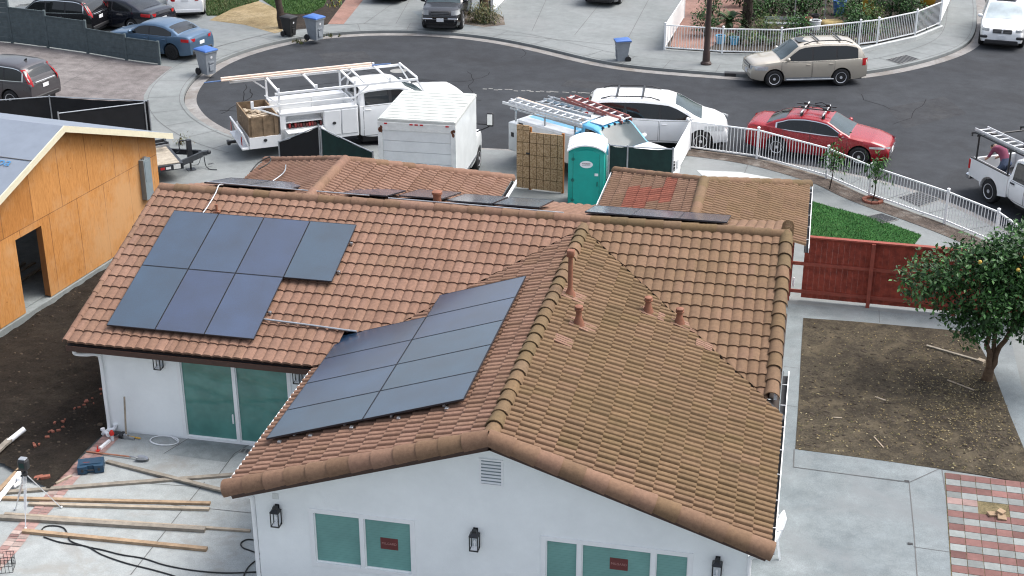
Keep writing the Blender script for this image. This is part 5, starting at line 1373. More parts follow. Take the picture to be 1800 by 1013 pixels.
# --- sky-blue and white utility truck with ladders, behind the portable toilet
sp = cab_spec('paint_white', 3.0, .25, 2.0, 1.98, (2.1, -1.55), 1.24, roof='paint_skyblue', cowl=1.78, windows=[(1.35, .45, .12, 0)], doors=[(1.32, .38)], extra=[front_end((.66, 1.0), .62, .52, (2.5, 2.9, .72, 1.0), (.42, .62, 'chrome'))], nose=.9)
UT = Car('utility_truck', 'sky blue and white utility truck loaded with ladders behind the teal toilet', 'truck', (-2.1, 24.35, 0), -31, sp); t = UT.t
for y in (-.6, -.3, 0, .3, .6): 
    m = MB(); m.ell((.98, y, UT.gh(.98)+.05), (.06, .04, .035)); m.build('roof_lamp', 'plastic_black', t, smooth=60)
m = MB(); m.box(1.0, 1.6, -.34, -.30, 1.35, 1.5); 
bx(t, 'roof_panel', 'paint_white', .38, .92, -.55, .55, 1.985, 2.025, .02)
def cab2_(sd):
    a, b = (sd*1.05, sd*.58); a, b = min(a, b), max(a, b); m = MB(); m.box(-2.35, .12, a, b, .60, 1.62, bev=.02); c = m.build('side_cabinet', 'paint_white', t, smooth=30)
    for k in range(3):
        x0 = -2.32+k*.81; y = sd*1.055; d = bx(t, 'cabinet_door', 'paint_white', x0, x0+.78, min(y-.012, y+.012), max(y-.012, y+.012), 1.0, 1.56, .008, c)
        m = MB(); m.lathe([(.001, 0), (.055, 0), (.05, .025), (.001, .03)], 12, 0, T(x0+.18, sd*1.068, 1.22) @ Matrix.Rotation(R(90)*(1 if sd < 0 else -1), 4, 'X')); m.build('latch', 'plastic_black', d)
cab2_(-1); cab2_(1)
bx(t, 'lid', 'paint_skyblue', -2.5, .12, -.58, .58, 1.40, 1.52, .03); bx(t, 'bulkhead', 'paint_skyblue', .12, .20, -1.0, 1.0, .7, 1.70, .02)
bx(t, 'tail_cabinet', 'paint_truck', -2.80, -2.35, -1.0, 1.0, .45, 1.42, .02); bx(t, 'cabinet_label', 'plastic_black', -2.66, -2.54, -1.012, -1.0, .95, 1.1); bx(t, 'chassis', 'plastic_black', -3.0, 2.4, -.45, .45, .42, .62)
bx(t, 'vent_plate', 'plastic_black', -2.26, -2.06, -1.075, -1.062, 1.46, 1.54)
m = MB(); hz = 1.90
for x in (-2.5, -1.2, .1):
    for y in (-.95, .95): m.bar((x, y, 1.5), (x, y, hz), .045, .045)
    m.bar((x, -1.0, hz), (x, 1.0, hz), .05, .05)
for y in (-.95, .95): m.bar((-2.75, y, hz), (.4, y, hz), .045, .045)
m.build('ladder_rack', 'galv', t)
def ladder(name, label, loc, rz, L, w, mat, rung, n, tilt=0., double=False):
    th = thing(name, label, 'ladder', loc, rz); th.rotation_euler = (0, R(tilt), R(rz))
    for y in (-w/2, w/2):
        m = MB(); m.box(-L/2, L/2, y-.018, y+.018, -.045, .045, bev=.006); m.build('rail', mat, th)
        if double: m = MB(); m.box(-L/2+.25, L/2-.1, y*.86-.018, y*.86+.018, .05, .13, bev=.006); m.build('rail', mat, th)
    m = MB()
    for k in range(n):
        x = -L/2+.15+k*(L-.3)/(n-1); m.tube([(x, -w/2, 0), (x, w/2, 0)], .022, 6)
        if double: m.tube([(x+.12, -w*.43, .09), (x+.12, w*.43, .09)], .022, 6)
    m.build('rungs', rung, th); return th
MW = Matrix.Translation(Vector((-2.1, 24.35, 0))) @ Matrix.Rotation(R(-31), 4, 'Z')
def onUT(x, y, z): return tuple(MW @ Vector((x, y, z)))
ladder('extension_ladder', 'aluminium extension ladder lying nearest on the utility truck rack', onUT(-1.35, -.75, hz+.10), -29, 3.4, .42, 'aluminium', 'aluminium', 11, 2, True)
ladder('extension_ladder', 'red fibreglass ladder lying farthest on the utility truck rack', onUT(-.35, .62, hz+.12), -36, 2.9, .44, 'fiberglass_red', 'aluminium', 9, 3, True)
ladder('step_ladder', 'grey step ladder in the middle of the utility truck rack', onUT(-1.2, .15, hz+.10), -27, 2.3, .45, 'galv', 'galv', 8, 1)
pb = MB(); pb.tube([onUT(-2.95, -.35, hz+.17), onUT(.1, -.5, hz+.13)], .05, 10); tag(pb.build('pipe', 'pipe_cream', None, smooth=50), 'cream pipe lying between the ladders on the utility truck', 'pipe')

# --- white pickup with ladder rack at the right edge
sp = cab_spec('paint_white', 2.75, -.72, 1.90, 1.80, (1.72, -1.58), 1.12, cowl=1.42, windows=[(.98, .18, .12, 0), (.10, -.55, .12, 0)], doors=[(.95, .12), (.10, -.62)], wr=.385, extra=[front_end((.7, 1.0), .6, .5, (2.3, 2.68, .8, 1.0), (.42, .6, 'plastic_black'))], mirror=True)
PK = Car('pickup_truck', 'white pickup with a black ladder rack and a person in its bed', 'truck', (12.2, 23.7, RZ), -59, sp); t = PK.t
m = MB()
for sd in (-1, 1):
    y0, y1 = sorted((sd*.95, sd*.78))
    pts = [(-2.66, .58)] + [(-2.1, .55)] + [(-1.58+.45*math.cos(math.pi*(1-k/12)), .40+.45*math.sin(math.pi*(1-k/12))) for k in range(13)] + [(-.74, .48), (-.74, 1.16), (-2.68, 1.16)]
    m.loft([[(x, y0, z) for x, z in pts], [(x, y1, z) for x, z in pts]], True, True, True)
m.box(-2.70, -2.62, -.78, .78, .56, 1.14, bev=.015); m.box(-.80, -.74, -.78, .78, .5, 1.16)
m.build('bed', 'paint_white', t, smooth=30); bx(t, 'bed_floor', 'plastic_black', -2.62, -.80, -.78, .78, .60, .66); bx(t, 'chassis', 'plastic_black', -2.5, 2.3, -.5, .5, .35, .6)
m = MB(); m.box(-2.88, -2.66, -.9, .9, .42, .58, bev=.03); m.build('bumper', 'chrome', t, smooth=30)
for sd in (-1, 1):
    bx(t, 'taillight', 'tail_red', -2.715, -2.62, min(sd*.97, sd*.80), max(sd*.97, sd*.80), .80, 1.12, .02); bx(t, 'bed_rail', 'plastic_black', -2.68, -.74, min(sd*.95, sd*.86), max(sd*.95, sd*.86), 1.161, 1.19)
for xh in (.28, -.48): bx(t, 'door_handle', 'plastic_black', xh-.10, xh+.10, -.985, -.95, 1.00, 1.045, .01)
m = MB(); hz = 1.95
for x in (-2.45, -.85):
    for y in (-.88, .88): m.tube([(x, y, 1.17), (x, y, hz)], .03, 8)
    m.tube([(x, -.95, hz), (x, .95, hz)], .03, 8)
for y in (-.92, .92): m.tube([(-2.75, y, hz-.1), (-2.78, y, hz), (-2.6, y, hz+.06), (1.5, y, hz+.06), (1.6, y, hz)], .03, 8)
m.tube([(1.45, -.92, hz+.06), (1.45, .92, hz+.06)], .03, 8); m.tube([(1.45, -.9, hz), (1.75, -.88, 1.2)], .03, 8); m.tube([(1.45, .9, hz), (1.75, .88, 1.2)], .03, 8)
m.build('ladder_rack', 'black_metal', t, smooth=50)
m = MB(); m.lathe([(.001, 0), (.10, 0), (.10, .004), (.001, .006)], 16, 0, T(.42, -.962, .78) @ Matrix.Rotation(R(90), 4, 'X')); m.box(.34, .50, -.972, -.966, .76, .80, 1); m.box(.38, .46, -.972, -.966, .68, .72, 1); m.build('door_emblem', ['fiberglass_red', 'plastic_black'], t)
MP = Matrix.Translation(Vector((12.2, 23.7, RZ))) @ Matrix.Rotation(R(-59), 4, 'Z')
pk = tuple(MP @ Vector((-.75, -.62, hz+.13))); ladder('extension_ladder', 'aluminium ladder lying on the white pickup rack', pk, -59, 4.0, .46, 'aluminium', 'aluminium', 12, 0, False)

# --- flat-deck trailer beside the plywood building
A_ = G(368, 258, .55); B_ = G(318, 268, .55); 
TR = thing('flatbed_trailer', 'dark steel flatbed trailer with a wooden deck parked by the plywood building', 'trailer', (-14.8, 22.35, 0), 38); t = TR
m = MB()
for y in (-.95, .95): m.box(-4.2, -1.05, y-.05, y+.05, .42, .60)
m.box(-1.12, -1.02, -1.0, 1.0, .42, .62); m.build('frame', 'trailer_steel', t)
m = MB()
for k in range(8): y = -.90+k*.225; m.box(-4.2, -1.12, y+.004, y+.221, .58, .625)
m.build('deck', 'deck_wood', t)
m = MB()
for sd in (-1, 1): m.loft([[(-1.1, sd*.75-.05, .42), (-1.1, sd*.75+.05, .42), (-1.1, sd*.75+.05, .60), (-1.1, sd*.75-.05, .60)], [(-.15, sd*.07-.05, .42), (-.15, sd*.07+.05, .42), (-.15, sd*.07+.05, .60), (-.15, sd*.07-.05, .60)]])
m.box(-.25, .02, -.07, .07, .44, .58); m.ell((.08, 0, .52), (.09, .08, .08)); m.build('drawbar', 'trailer_steel', t)
m = MB(); m.box(-.64, -.48, -.08, .08, .25, 1.05, bev=.01); m.box(-.70, -.42, -.14, .14, .0, .02); m.tube([(-.56, 0, .02), (-.56, 0, .3)], .03, 8); m.tube(smooth_path([(-.56, .06, 1.0), (-.78, .10, 1.02), (-.86, .12, .95), (-.86, .12, .68), (-.96, .14, .6)], 3), .018, 6); m.build('jack', 'trailer_steel', t)
m = MB(); m.tube(smooth_path([(-.1, -.05, .42), (-.08, -.1, .1), (0, -.3, .02), (.2, -.45, .02)], 4), .016, 6); m.tube(smooth_path([(-.18, .05, .42), (-.3, 0, .15), (-.6, -.1, .2)], 4), .010, 6); m.build('safety_chain', 'trailer_steel', t)
m = MB()
for y, z in ((.55, .85), (.92, .85)): m.bar((-4.1, y, .72), (-1.1, y, z), .05, .10)
for k in range(8): x = -4.0+k*.4; m.box(x, x+.05, .55, .92, .72+k*.016, .80+k*.016)
m.build('loading_ramp', 'trailer_steel', t)
m = MB(); m.bar((-4.1, .45, .74), (-1.1, .45, .82), .03, .06); m.build('ramp_edge', 'galv', t)
for x in (-1.6, -2.5): 
    m = MB(); m.box(x, x+.16, -1.007, -.995, .47, .55); m.build('reflector', 'plate', t); m = MB(); m.box(x-.18, x-.04, -1.007, -.995, .47, .55); m.build('reflector', 'tail_red', t)
m = MB(); m.box(-1.35, -1.12, -1.01, -.99, .45, .60); m.build('side_plate', 'white_dirty', t)
for x in (-2.9, -3.65):
    for sd in (-1, 1): make_wheel(t, x, sd*.82, .33, .2, sd, 'rim', 8)
for sd in (-1, 1): 
    pass
# rear wheels for the service truck and utility truck were laid by their cab builder (axles behind the cab)
# ------------------------------------------------------------------ plywood building on the left
wd = Vector((.134, .991, 0)).normalized(); wn = Vector((wd.y, -wd.x, 0))       # along the wall, out of the wall
W0 = Vector((-14.63, 10.09, 0))
def wp(a, o=0, z=0): v = W0+wd*a+wn*o; return Vector((v.x, v.y, z))
PB = thing('plywood_building', 'unfinished building with an orange plywood gable wall and pale underlay roof', 'building', tuple(wp(2)), 0)
off = -Vector(PB.location)
class PBm(MB):
    def build(s, name, mats, parent=PB, **k):
        s.v = [tuple(Vector(p)+off) for p in s.v]; return MB.build(s, name, mats, parent, **k)
AX, AZ = 2.05, 4.62           # apex along the wall, height
RX, RZ_ = 6.55, 3.06; LX = -6.0
sl_ = (AZ-RZ_)/(RX-AX)
def rz(a): return AZ-sl_*abs(a-AX)
dr = (-.05, 1.02, .24, 2.25)   # door opening
m = PBm()
xs = sorted([LX, dr[0], dr[1], AX, RX])
for a, b in zip(xs, xs[1:]):
    mid = (a+b)/2
    z0 = dr[3] if dr[0] < mid < dr[1] else .22
    m.quad(wp(a, 0, z0), wp(b, 0, z0), wp(b, 0, rz(b)-.02), wp(a, 0, rz(a)-.02))
m.quad(wp(RX, 0, .2), wp(RX, -8, .2), wp(RX, -8, RZ_-.02), wp(RX, 0, RZ_-.02))
pw_ = m.build('wall', 'plywood')
m = PBm()
for a, b in ((dr[0], dr[0]-.0), (dr[1], dr[1])): m.quad(wp(a, 0, dr[2]), wp(a, -.18, dr[2]), wp(a, -.18, dr[3]), wp(a, 0, dr[3]))
m.quad(wp(dr[0], 0, dr[3]), wp(dr[1], 0, dr[3]), wp(dr[1], -.18, dr[3]), wp(dr[0], -.18, dr[3])); m.build('door_opening', 'plywood_edge')
m = PBm()
def bxw(m, a0, a1, o0, o1, z0, z1, mi=0):
    P = [wp(a, o, z) for z in (z0, z1) for a, o in ((a0, o0), (a1, o0), (a1, o1), (a0, o1))]
    m.add(P, [(0, 3, 2, 1), (4, 5, 6, 7), (0, 1, 5, 4), (1, 2, 6, 5), (2, 3, 7, 6), (3, 0, 4, 7)], mi)
bxw(m, LX, RX+.02, -8, .06, -.05, .20); m.build('foundation', 'concrete_damp')
m = PBm(); bxw(m, LX+.2, RX-.2, -7.9, -.2, .205, .23); m.build('floor', 'concrete_damp')
m = PBm()
for k in range(5): bxw(m, -1.2, 2.6, -1.4-k*.33, -1.30-k*.33, .26+.06*(k % 2), .30+.06*(k % 2))
m.build('floor_lumber', 'lumber_grey')
# roof: two sheets of underlay with lap seams, fascia, printed letters
nr_ = Vector((0, 0, 1))
def rp(a, o, h=0): return wp(a, o, rz(a)+h)
RE = RX+.42; LE = LX-.5; OV = .32
m = PBm()
for a, b in ((AX, RE), (AX, LE)):
    ws = 6
    for k in range(ws):
        p, q = a+(b-a)*k/ws, a+(b-a)*(k+1)/ws; e = .012*(1 if k % 2 else 1.2)
        m.quad(rp(p, OV, .06), rp(q, OV, .075), rp(q, -9, .075), rp(p, -9, .06))
    P = [rp(a, OV, -.02), rp(b, OV, -.02), rp(b, -9, -.02), rp(a, -9, -.02)]; m.quad(*P)
roof = m.build('roof', 'underlay')
m = PBm()
for k in (1, 2, 3, 4, 5):
    a = AX+(LE-AX)*k/6; m.quad(rp(a, OV, .081), rp(a-.02, OV, .083), rp(a-.02, -9, .083), rp(a, -9, .081))
m.build('roof_seam', 'joint', roof)
m = PBm()
for a, b in ((AX, RE), (AX, LE)):
    A = rp(a, OV, 0); B = rp(b, OV, 0); n_ = wn*.035
    for z0, z1 in ((-.10, .075),):
        P = [A+Vector((0, 0, z0)), B+Vector((0, 0, z0)), B+Vector((0, 0, z1)), A+Vector((0, 0, z1))]
        m.loft([P, [p+n_ for p in P]], True, True, True)
m.build('fascia', 'fascia_cream')
m = PBm(); u_ = wd; tx = rp(AX-1.62, -.50, .09)
Xa = -wn; Ya = (rp(AX-1.0, 0)-rp(AX-2.0, 0)).normalized(); Za = Xa.cross(Ya); 
if Za.z < 0: Xa = -Xa; Za = -Za
for s_, dx in (('g pa', .0),):
    Mx = Matrix((( Xa.x, Ya.x, Za.x, tx.x), (Xa.y, Ya.y, Za.y, tx.y), (Xa.z, Ya.z, Za.z, tx.z), (0, 0, 0, 1))); text_mb(s_, .42, Mx, 0, .001, m)
m.build('roof_print', 'blue_print', roof)
m = PBm(); bxw(m, 5.62, 5.98, .0, .16, 1.35, 2.55); eb = m.build('electrical_box', 'electrical_grey')
m = PBm(); bxw(m, 5.66, 5.94, .155, .17, 1.9, 2.5); m.build('box_door', 'electrical_grey', eb)
m = PBm(); bxw(m, 5.74, 5.84, .05, .11, 2.551, 2.62); m.build('conduit_hub', 'steel', eb)

# ------------------------------------------------------------------ portable toilet
PT = thing('portable_toilet', 'teal portable toilet with a white domed roof in front of the board gate', 'toilet', (-1.77, 21.5, 0), 6); t = PT
w_, d_ = .56, .58
m = MB()
def arch(y0, y1, z, h, w): return [(x, z+h*(1-(x/w)**2)) for x in np.linspace(-w, w, 13)]
m.box(-w_, w_, -d_, d_, .08, 1.95, bev=.03); a = arch(0, 0, 1.94, .16, w_-.01); prof = [(-w_+.01, 1.90)]+a+[(w_-.01, 1.90)]
m.loft([[(x, -d_+.02, z) for x, z in prof], [(x, d_-.02, z) for x, z in prof]], True, True, True); m.build('cabin', 'potty_teal', t, smooth=40)
bx(t, 'skid', 'plastic_black', -w_-.02, w_+.02, -d_-.02, d_+.02, 0, .08)
m = MB(); a = [(x, 1.97+.20*(1-(abs(x)/(w_+.03))**2.2)) for x in np.linspace(-w_-.03, w_+.03, 17)]; prof = a+[(x, z-.045) for x, z in reversed(a)]
m.loft([[(x, -d_-.05, z-.02) for x, z in prof], [(x, -d_+.03, z) for x, z in prof], [(x, d_-.03, z) for x, z in prof], [(x, d_+.05, z-.02) for x, z in prof]], True, True, True)
for k in range(4):
    yy = -d_+.16+k*.27; m.loft([[(x, yy, z+.0) for x, z in a]+[(x, yy, z+.018) for x, z in reversed(a)], [(x, yy+.14, z) for x, z in a]+[(x, yy+.14, z+.018) for x, z in reversed(a)]], True, True, True)
m.build('roof', 'white_plastic', t, smooth=35)
m = MB(); a = arch(0, 0, 1.86, .12, .40); pl = [(-.40, .12)]+[(-.40, 1.86)]+a[1:-1]+[(.40, 1.86), (.40, .12)]
m.loft([[(x, -d_-.022, z) for x, z in pl], [(x, -d_+.0, z) for x, z in pl]], True, True, True)
for x in (-.405, .405): m.box(x-.006, x+.006, -d_-.006, -d_+.004, .12, 1.86, 1)
D2 = m.build('door', ['potty_teal', 'potty_dark'], t)
for z in (.35, 1.0, 1.68):
    m = MB(); m.lathe([(.001, .03), (.045, .028), (.055, 0), (.055, -.02)], 12, 0, T(-.41, -d_-.02, z) @ Matrix.Rotation(R(90), 4, 'X')); m.build('hinge', 'potty_dark', D2, smooth=40)
def oval_sign(par, M):
    m = MB(); m.lathe([(.001, .006), (1., .006), (1., 0)], 28, 0, M @ Matrix.Diagonal((.20, .115, 1, 1)))
    rg = random.Random(1)
    for j, (y, h, mi) in enumerate(((.028, .020, 1), (-.03, .010, 2))):
        x = -.13
        while x < .12:
            l = rg.uniform(.012, .03); m.add([tuple(M @ Vector(p)) for p in ((x, y-h+rg.uniform(-.006, .006), .008), (x+l, y-h, .008), (x+l+.008, y+h, .008), (x+.008, y+h*rg.uniform(.3, 1), .008))], [(0, 1, 2, 3)], mi); x += l+.008
    return m.build('oval_sign', ['white_plastic', 'sign_red', 'electrical_grey'], par)
oval_sign(D2, T(.0, -d_-.024, 1.52) @ Matrix.Rotation(R(90), 4, 'X'))
oval_sign(t, T(w_+.002, .02, 1.55) @ Matrix.Rotation(R(90), 4, 'Z') @ Matrix.Rotation(R(90), 4, 'X') @ Matrix.Diagonal((.75, 1.2, 1, 1)))
bx(t, 'latch_plate', 'white_plastic', .26, .37, -d_-.034, -d_-.022, 1.16, 1.24, 0, D2); bx(t, 'door_handle', 'potty_dark', .33, .36, -d_-.05, -d_-.02, .82, .98, .01, D2)
bx(t, 'side_rib', 'potty_teal', w_, w_+.02, -.30, -.24, .2, 1.85, .008); bx(t, 'side_rib', 'potty_teal', w_, w_+.02, .24, .30, .2, 1.85, .008)

# board gate of strand panels beside it
GT = thing('board_gate', 'gate of stained strand board panels left of the teal toilet', 'gate', (-4.22, 22.45, 0), -7); t = GT
for x0, x1, h in ((.02, .44, 2.16), (.46, 1.55, 1.95)):
    m = MB(); m.box(x0, x1, -.02, .02, .06, h); m.build('panel', 'osb', t)
bx(t, 'post', 'plywood_edge', .42, .50, .022, .10, 0, 2.1); bx(t, 'post', 'plywood_edge', 1.5, 1.58, .022, .10, 0, 2.0)
bx(t, 'latch', 'black_metal', .34, .46, -.05, -.02, 1.22, 1.27)

# ------------------------------------------------------------------ screened temporary fences
def mesh_fence(label, pts, hts, mat, group=None):
    base = Vector((pts[0][0], pts[0][1], 0)); t = thing('mesh_fence', label, 'fence', tuple(base), 0, group)
    P = [Vector((p[0], p[1], 0))-base for p in pts]
    for i, p in enumerate(P):
        m = MB(); m.tube([p, p+Vector((0, 0, hts[i]+.05))], .028, 8); m.build('post', 'galv', t, smooth=50)
    for i in range(len(P)-1):
        a, b = P[i], P[i+1]; n = (b-a).cross(Vector((0, 0, 1))).normalized()
        m = MB(); N = max(3, int((b-a).length/.22)); A = []; B = []; rows = [[], [], [], []]
        for k in range(N+1):
            q = a+(b-a)*(k/N); h = hts[i]+(hts[i+1]-hts[i])*k/N; sag = -.05*math.sin(math.pi*k/N)
            for r in range(4):
                z = .06+(h-.06+sag)*r/3; w = .022*math.sin(k*2.1+r*1.7+i)
                rows[r].append(q+n*w+Vector((0, 0, z)))
        m.loft(rows, False, False, False); m.build('screen', mat, t, smooth=60)
        m = MB(); m.tube([a+Vector((0, 0, hts[i])), b+Vector((0, 0, hts[i+1]))], .02, 6); m.build('rail', 'galv', t)
    return t
mesh_fence('green screened fence panel right of the toilet', [(-1.02, 20.95), (-.45, 20.9), (.92, 20.95)], [2.18, 2.18, 2.18], 'mesh_green')
mesh_fence('black screened fence panel in front of the service truck, left of the dark green panel', [(-12.07, 22.0), (-10.66, 22.0)], [1.18, 1.81], 'mesh_black')
mesh_fence('dark green screened fence panel touching the white box truck', [(-10.60, 22.0), (-8.87, 22.0)], [1.76, 1.05], 'mesh_green')
mesh_fence('black screened fence between the aggregate driveway and the plywood building', [(-25.5, 22.2), (-21.4, 24.25), (-17.75, 24.45)], [1.5, 1.5, 1.5], 'mesh_black')
mesh_fence('black screened fence panel along the drive of the plywood building', [(-20.2, 22.6), (-17.85, 24.35)], [1.46, 1.46], 'mesh_black')

# ------------------------------------------------------------------ fences
def picket_fence(label, pts, h, name='picket_fence', curb=.0, panel=None, solid=(), pitch=.115):
    base = Vector((pts[0][0], pts[0][1], 0)); t = thing(name, label, 'fence', tuple(base)); P = [Vector((p[0], p[1], 0))-base for p in pts]
    for i, p in enumerate(P):
        m = MB(); m.box(p.x-.04, p.x+.04, p.y-.04, p.y+.04, 0, h+.06, bev=.008); m.lathe([(.055, h+.06), (.055, h+.08), (.02, h+.10)], 8, 0, T(p.x, p.y, 0)); m.build('post', 'white_metal', t)
    for i in range(len(P)-1):
        a, b = P[i], P[i+1]; L = (b-a).length; d = (b-a)/L
        for z in (curb+.12, h-.03):
            m = MB(); m.bar(a+d*.04+Vector((0, 0, z)), b-d*.04+Vector((0, 0, z)), .04, .045); m.build('rail', 'white_metal', t)
        m = MB()
        if i in solid:
            n = d.cross(Vector((0, 0, 1)))*.012
            A = a+d*.05; B = b-d*.05; m.loft([[A+n+Vector((0, 0, curb+.15)), B+n+Vector((0, 0, curb+.15)), B+n+Vector((0, 0, h-.06)), A+n+Vector((0, 0, h-.06))], [A-n+Vector((0, 0, curb+.15)), B-n+Vector((0, 0, curb+.15)), B-n+Vector((0, 0, h-.06)), A-n+Vector((0, 0, h-.06))]])
        else:
            n = max(2, int(L/pitch))
            for k in range(1, n):
                q = a+d*(L*k/n); m.box(q.x-.011, q.x+.011, q.y-.011, q.y+.011, curb+.145, h-.055)
        m.build('picket_panel', 'white_metal' if i not in solid else 'white_frame', t)
    return t
picket_fence('white picket fence curving in front of the red car and the two saplings', [G(1176, 330), G(1212, 264), G(1330, 280), G(1452, 314), G(1527, 347), G(1660, 394), G(1747, 431), G(1800, 470), (11.2, 17.2)], 1.06, solid=(0,))
f = picket_fence('white picket fence curving round the far garden behind the beige SUV', [(-1.25, 46.6), G(1168, 88), G(1269, 95), G(1371, 97), G(1509, 82), G(1541, 78), G(1608, 63), G(1651, 45), G(1668, 6), (11.3, 55)], 1.12, solid=(0, 7))
m = MB()
# low kerb under the far fence
P = px((1480, 100), (1540, 84), (1608, 69), (1655, 50)); Q = [p+Vector((.05, -.22, 0)) for p in P]
m.loft([[tuple(p), tuple(q), (q.x, q.y, .16), (p.x, p.y, .16)] for p, q in zip(P, Q)]); k = m.build('garden_kerb', 'concrete_new'); tag(k, 'pale concrete kerb at the foot of the far garden fence', 'kerb')
# stepped grey board fence between the drives
BF = thing('board_fence', 'dark grey board fence stepping down between the left driveways', 'fence', (-22.0, 34.1, 0)); bo = Vector(BF.location)
pts = [G(-70, 70), G(22, 76), G(85, 84), G(155, 94), G(223, 106), G(281, 114)]; hs = [2.0, 1.62, 1.42, 1.10, .98]
def bfx(name, a, b, z0, z1, mat, th=.05, par=BF):
    m = MB(); a = a-bo; b = b-bo; d = (b-a).normalized(); n = d.cross(Vector((0, 0, 1)))*th/2
    m.loft([[a+n+Vector((0, 0, z0)), a-n+Vector((0, 0, z0)), a-n+Vector((0, 0, z1)), a+n+Vector((0, 0, z1))], [b+n+Vector((0, 0, z0)), b-n+Vector((0, 0, z0)), b-n+Vector((0, 0, z1)), b+n+Vector((0, 0, z1))]]); return m
for i in range(5):
    a, b = pts[i], pts[i+1]; n = max(3, round(hs[i]/.22)); m = MB(); d = (b-a).normalized(); nn = d.cross(Vector((0, 0, 1)))
    for k in range(n):
        z0 = .04+(hs[i]-.04)*k/n; mm = bfx('x', a+d*.06, b-d*.06, z0+.006, z0+(hs[i]-.04)/n-.006, None, .036)
        m.add(mm.v, mm.f)
    m.build('board_panel', 'fence_grey', BF)
    mm = bfx('rail', a+d*.06+nn*.035, b-d*.06+nn*.035, hs[i]*.97, hs[i]*.97+.05, None, .03); mm.build('rail', 'fence_grey', BF)
for i, p in enumerate(pts):
    h = max(hs[max(0, i-1)], hs[min(4, i)])+.03; q = p-bo; m = MB(); m.box(q.x-.055, q.x+.055, q.y-.055, q.y+.055, 0, h, bev=.01); m.build('post', 'fence_grey', BF)
# red-stained board fence on the right
RF = thing('wooden_fence', 'red stained wooden board fence behind the dirt yard', 'fence', (4.6, 15.5, 0)); t = RF; Lf = 7.2; rot = R(-1.5)
RF.rotation_euler = (0, 0, rot); m = MB(); x = .36; rg = random.Random(3)
x = 0
while x < Lf:
    w = rg.uniform(.135, .150)
    if not (.10 < x < .30): m.box(x, x+w-.001, .02+rg.uniform(0, .005), .04+rg.uniform(0, .010), .08, 1.80+rg.uniform(-.008, .008))
    x += w
m.build('board_panel', 'red_wood', t)
for z in (.22, 1.02): 
    m = MB(); m.box(0, Lf, -.02, .018, z, z+.09); m.build('rail', 'red_wood_rail', t)
m = MB(); m.box(0, Lf, -.05, .09, 1.81, 1.85); m.build('cap_rail', 'red_wood_rail', t)
for x in (.02, 2.12, 4.3, 6.5): bx(t, 'post', 'red_wood_rail', x, x+.10, -.10, -.021, 0, 1.81)
m = MB(); m.box(.16, .22, .05, .08, .35, .62, bev=.01); m.build('notice_tag', 'white_plastic', t)

# ------------------------------------------------------------------ wheeled bins
def bin_(label, loc, rz, body, lid, s=1., group=None):
    t = thing('wheeled_bin', label, 'bin', loc, rz, group); m = MB()
    R0 = [(-.20, -.24, .06), (.20, -.24, .06), (.20, .20, .06), (-.20, .20, .06)]; R1 = [(-.28, -.33, .98), (.28, -.33, .98), (.28, .33, .98), (-.28, .33, .98)]
    mid = [(-.25, -.285, .60), (.25, -.285, .60), (.25, .27, .60), (-.25, .27, .60)]
    m.loft([R0, mid, [(x*1.0, y, z) for x, y, z in R1]]); m.loft([[(x*1.09, y*1.07, z-.05) for x, y, z in R1], [(x*1.09, y*1.07, z) for x, y, z in R1]]); 
    m.box(-.12, .12, -.315, -.28, .50, .56); m.box(-.10, .10, -.30, -.27, .20, .44, bev=.01)
    m.build('body', body, t)
    m = MB(); m.loft([[(-.32, -.37, .985), (.32, -.37, .985), (.32, .38, 1.0), (-.32, .38, 1.0)], [(-.31, -.36, 1.02), (.31, -.36, 1.02), (.31, .37, 1.04), (-.31, .37, 1.04)], [(-.24, -.26, 1.06), (.24, -.26, 1.06), (.24, .26, 1.09), (-.24, .26, 1.09)]])
    m.build('lid', lid, t, smooth=35)
    m = MB(); m.tube([(-.2, .40, .95), (.2, .40, .95)], .018, 6); m.build('handle', body, t)
    for sd in (-1, 1):
        m = MB(); m.lathe([(.001, -.035), (.13, -.035), (.145, -.015), (.145, .015), (.13, .035), (.001, .035)], 16, 0, T(sd*.27, .24, .145) @ Matrix.Rotation(R(90), 4, 'Y')); m.build('wheel', 'rubber', t, smooth=40)
    m = MB(); m.lathe([(.001, .004), (.055, .004), (.055, 0)], 14, 0, T(0, -.312, .74) @ Matrix.Rotation(R(96), 4, 'X')); m.build('round_mark', 'plate', t)
    t.scale = (s, s, s); return t
bin_('grey wheeled bin with blue lid on the sidewalk beside the blue saloon', tuple(G(361, 134)+Vector((0, .25, 0))), 62, 'bin_grey', 'bin_blue', 1.04)
bin_('black wheeled bin by the far lawn', tuple(G(506, 66)+Vector((0, .25, 0))), 70, 'bin_black', 'bin_black', .86)
bin_('grey wheeled bin with blue lid at the kerb beside the black bin', tuple(G(552, 73)+Vector((0, .2, 0))), 68, 'bin_grey', 'bin_blue', 1.04)
bin_('grey wheeled bin with blue lid alone at the far kerb, left of the garden fence', tuple(G(1092, 110, -.05)+Vector((0, .2, 0))), -70, 'bin_grey', 'bin_blue', .90)

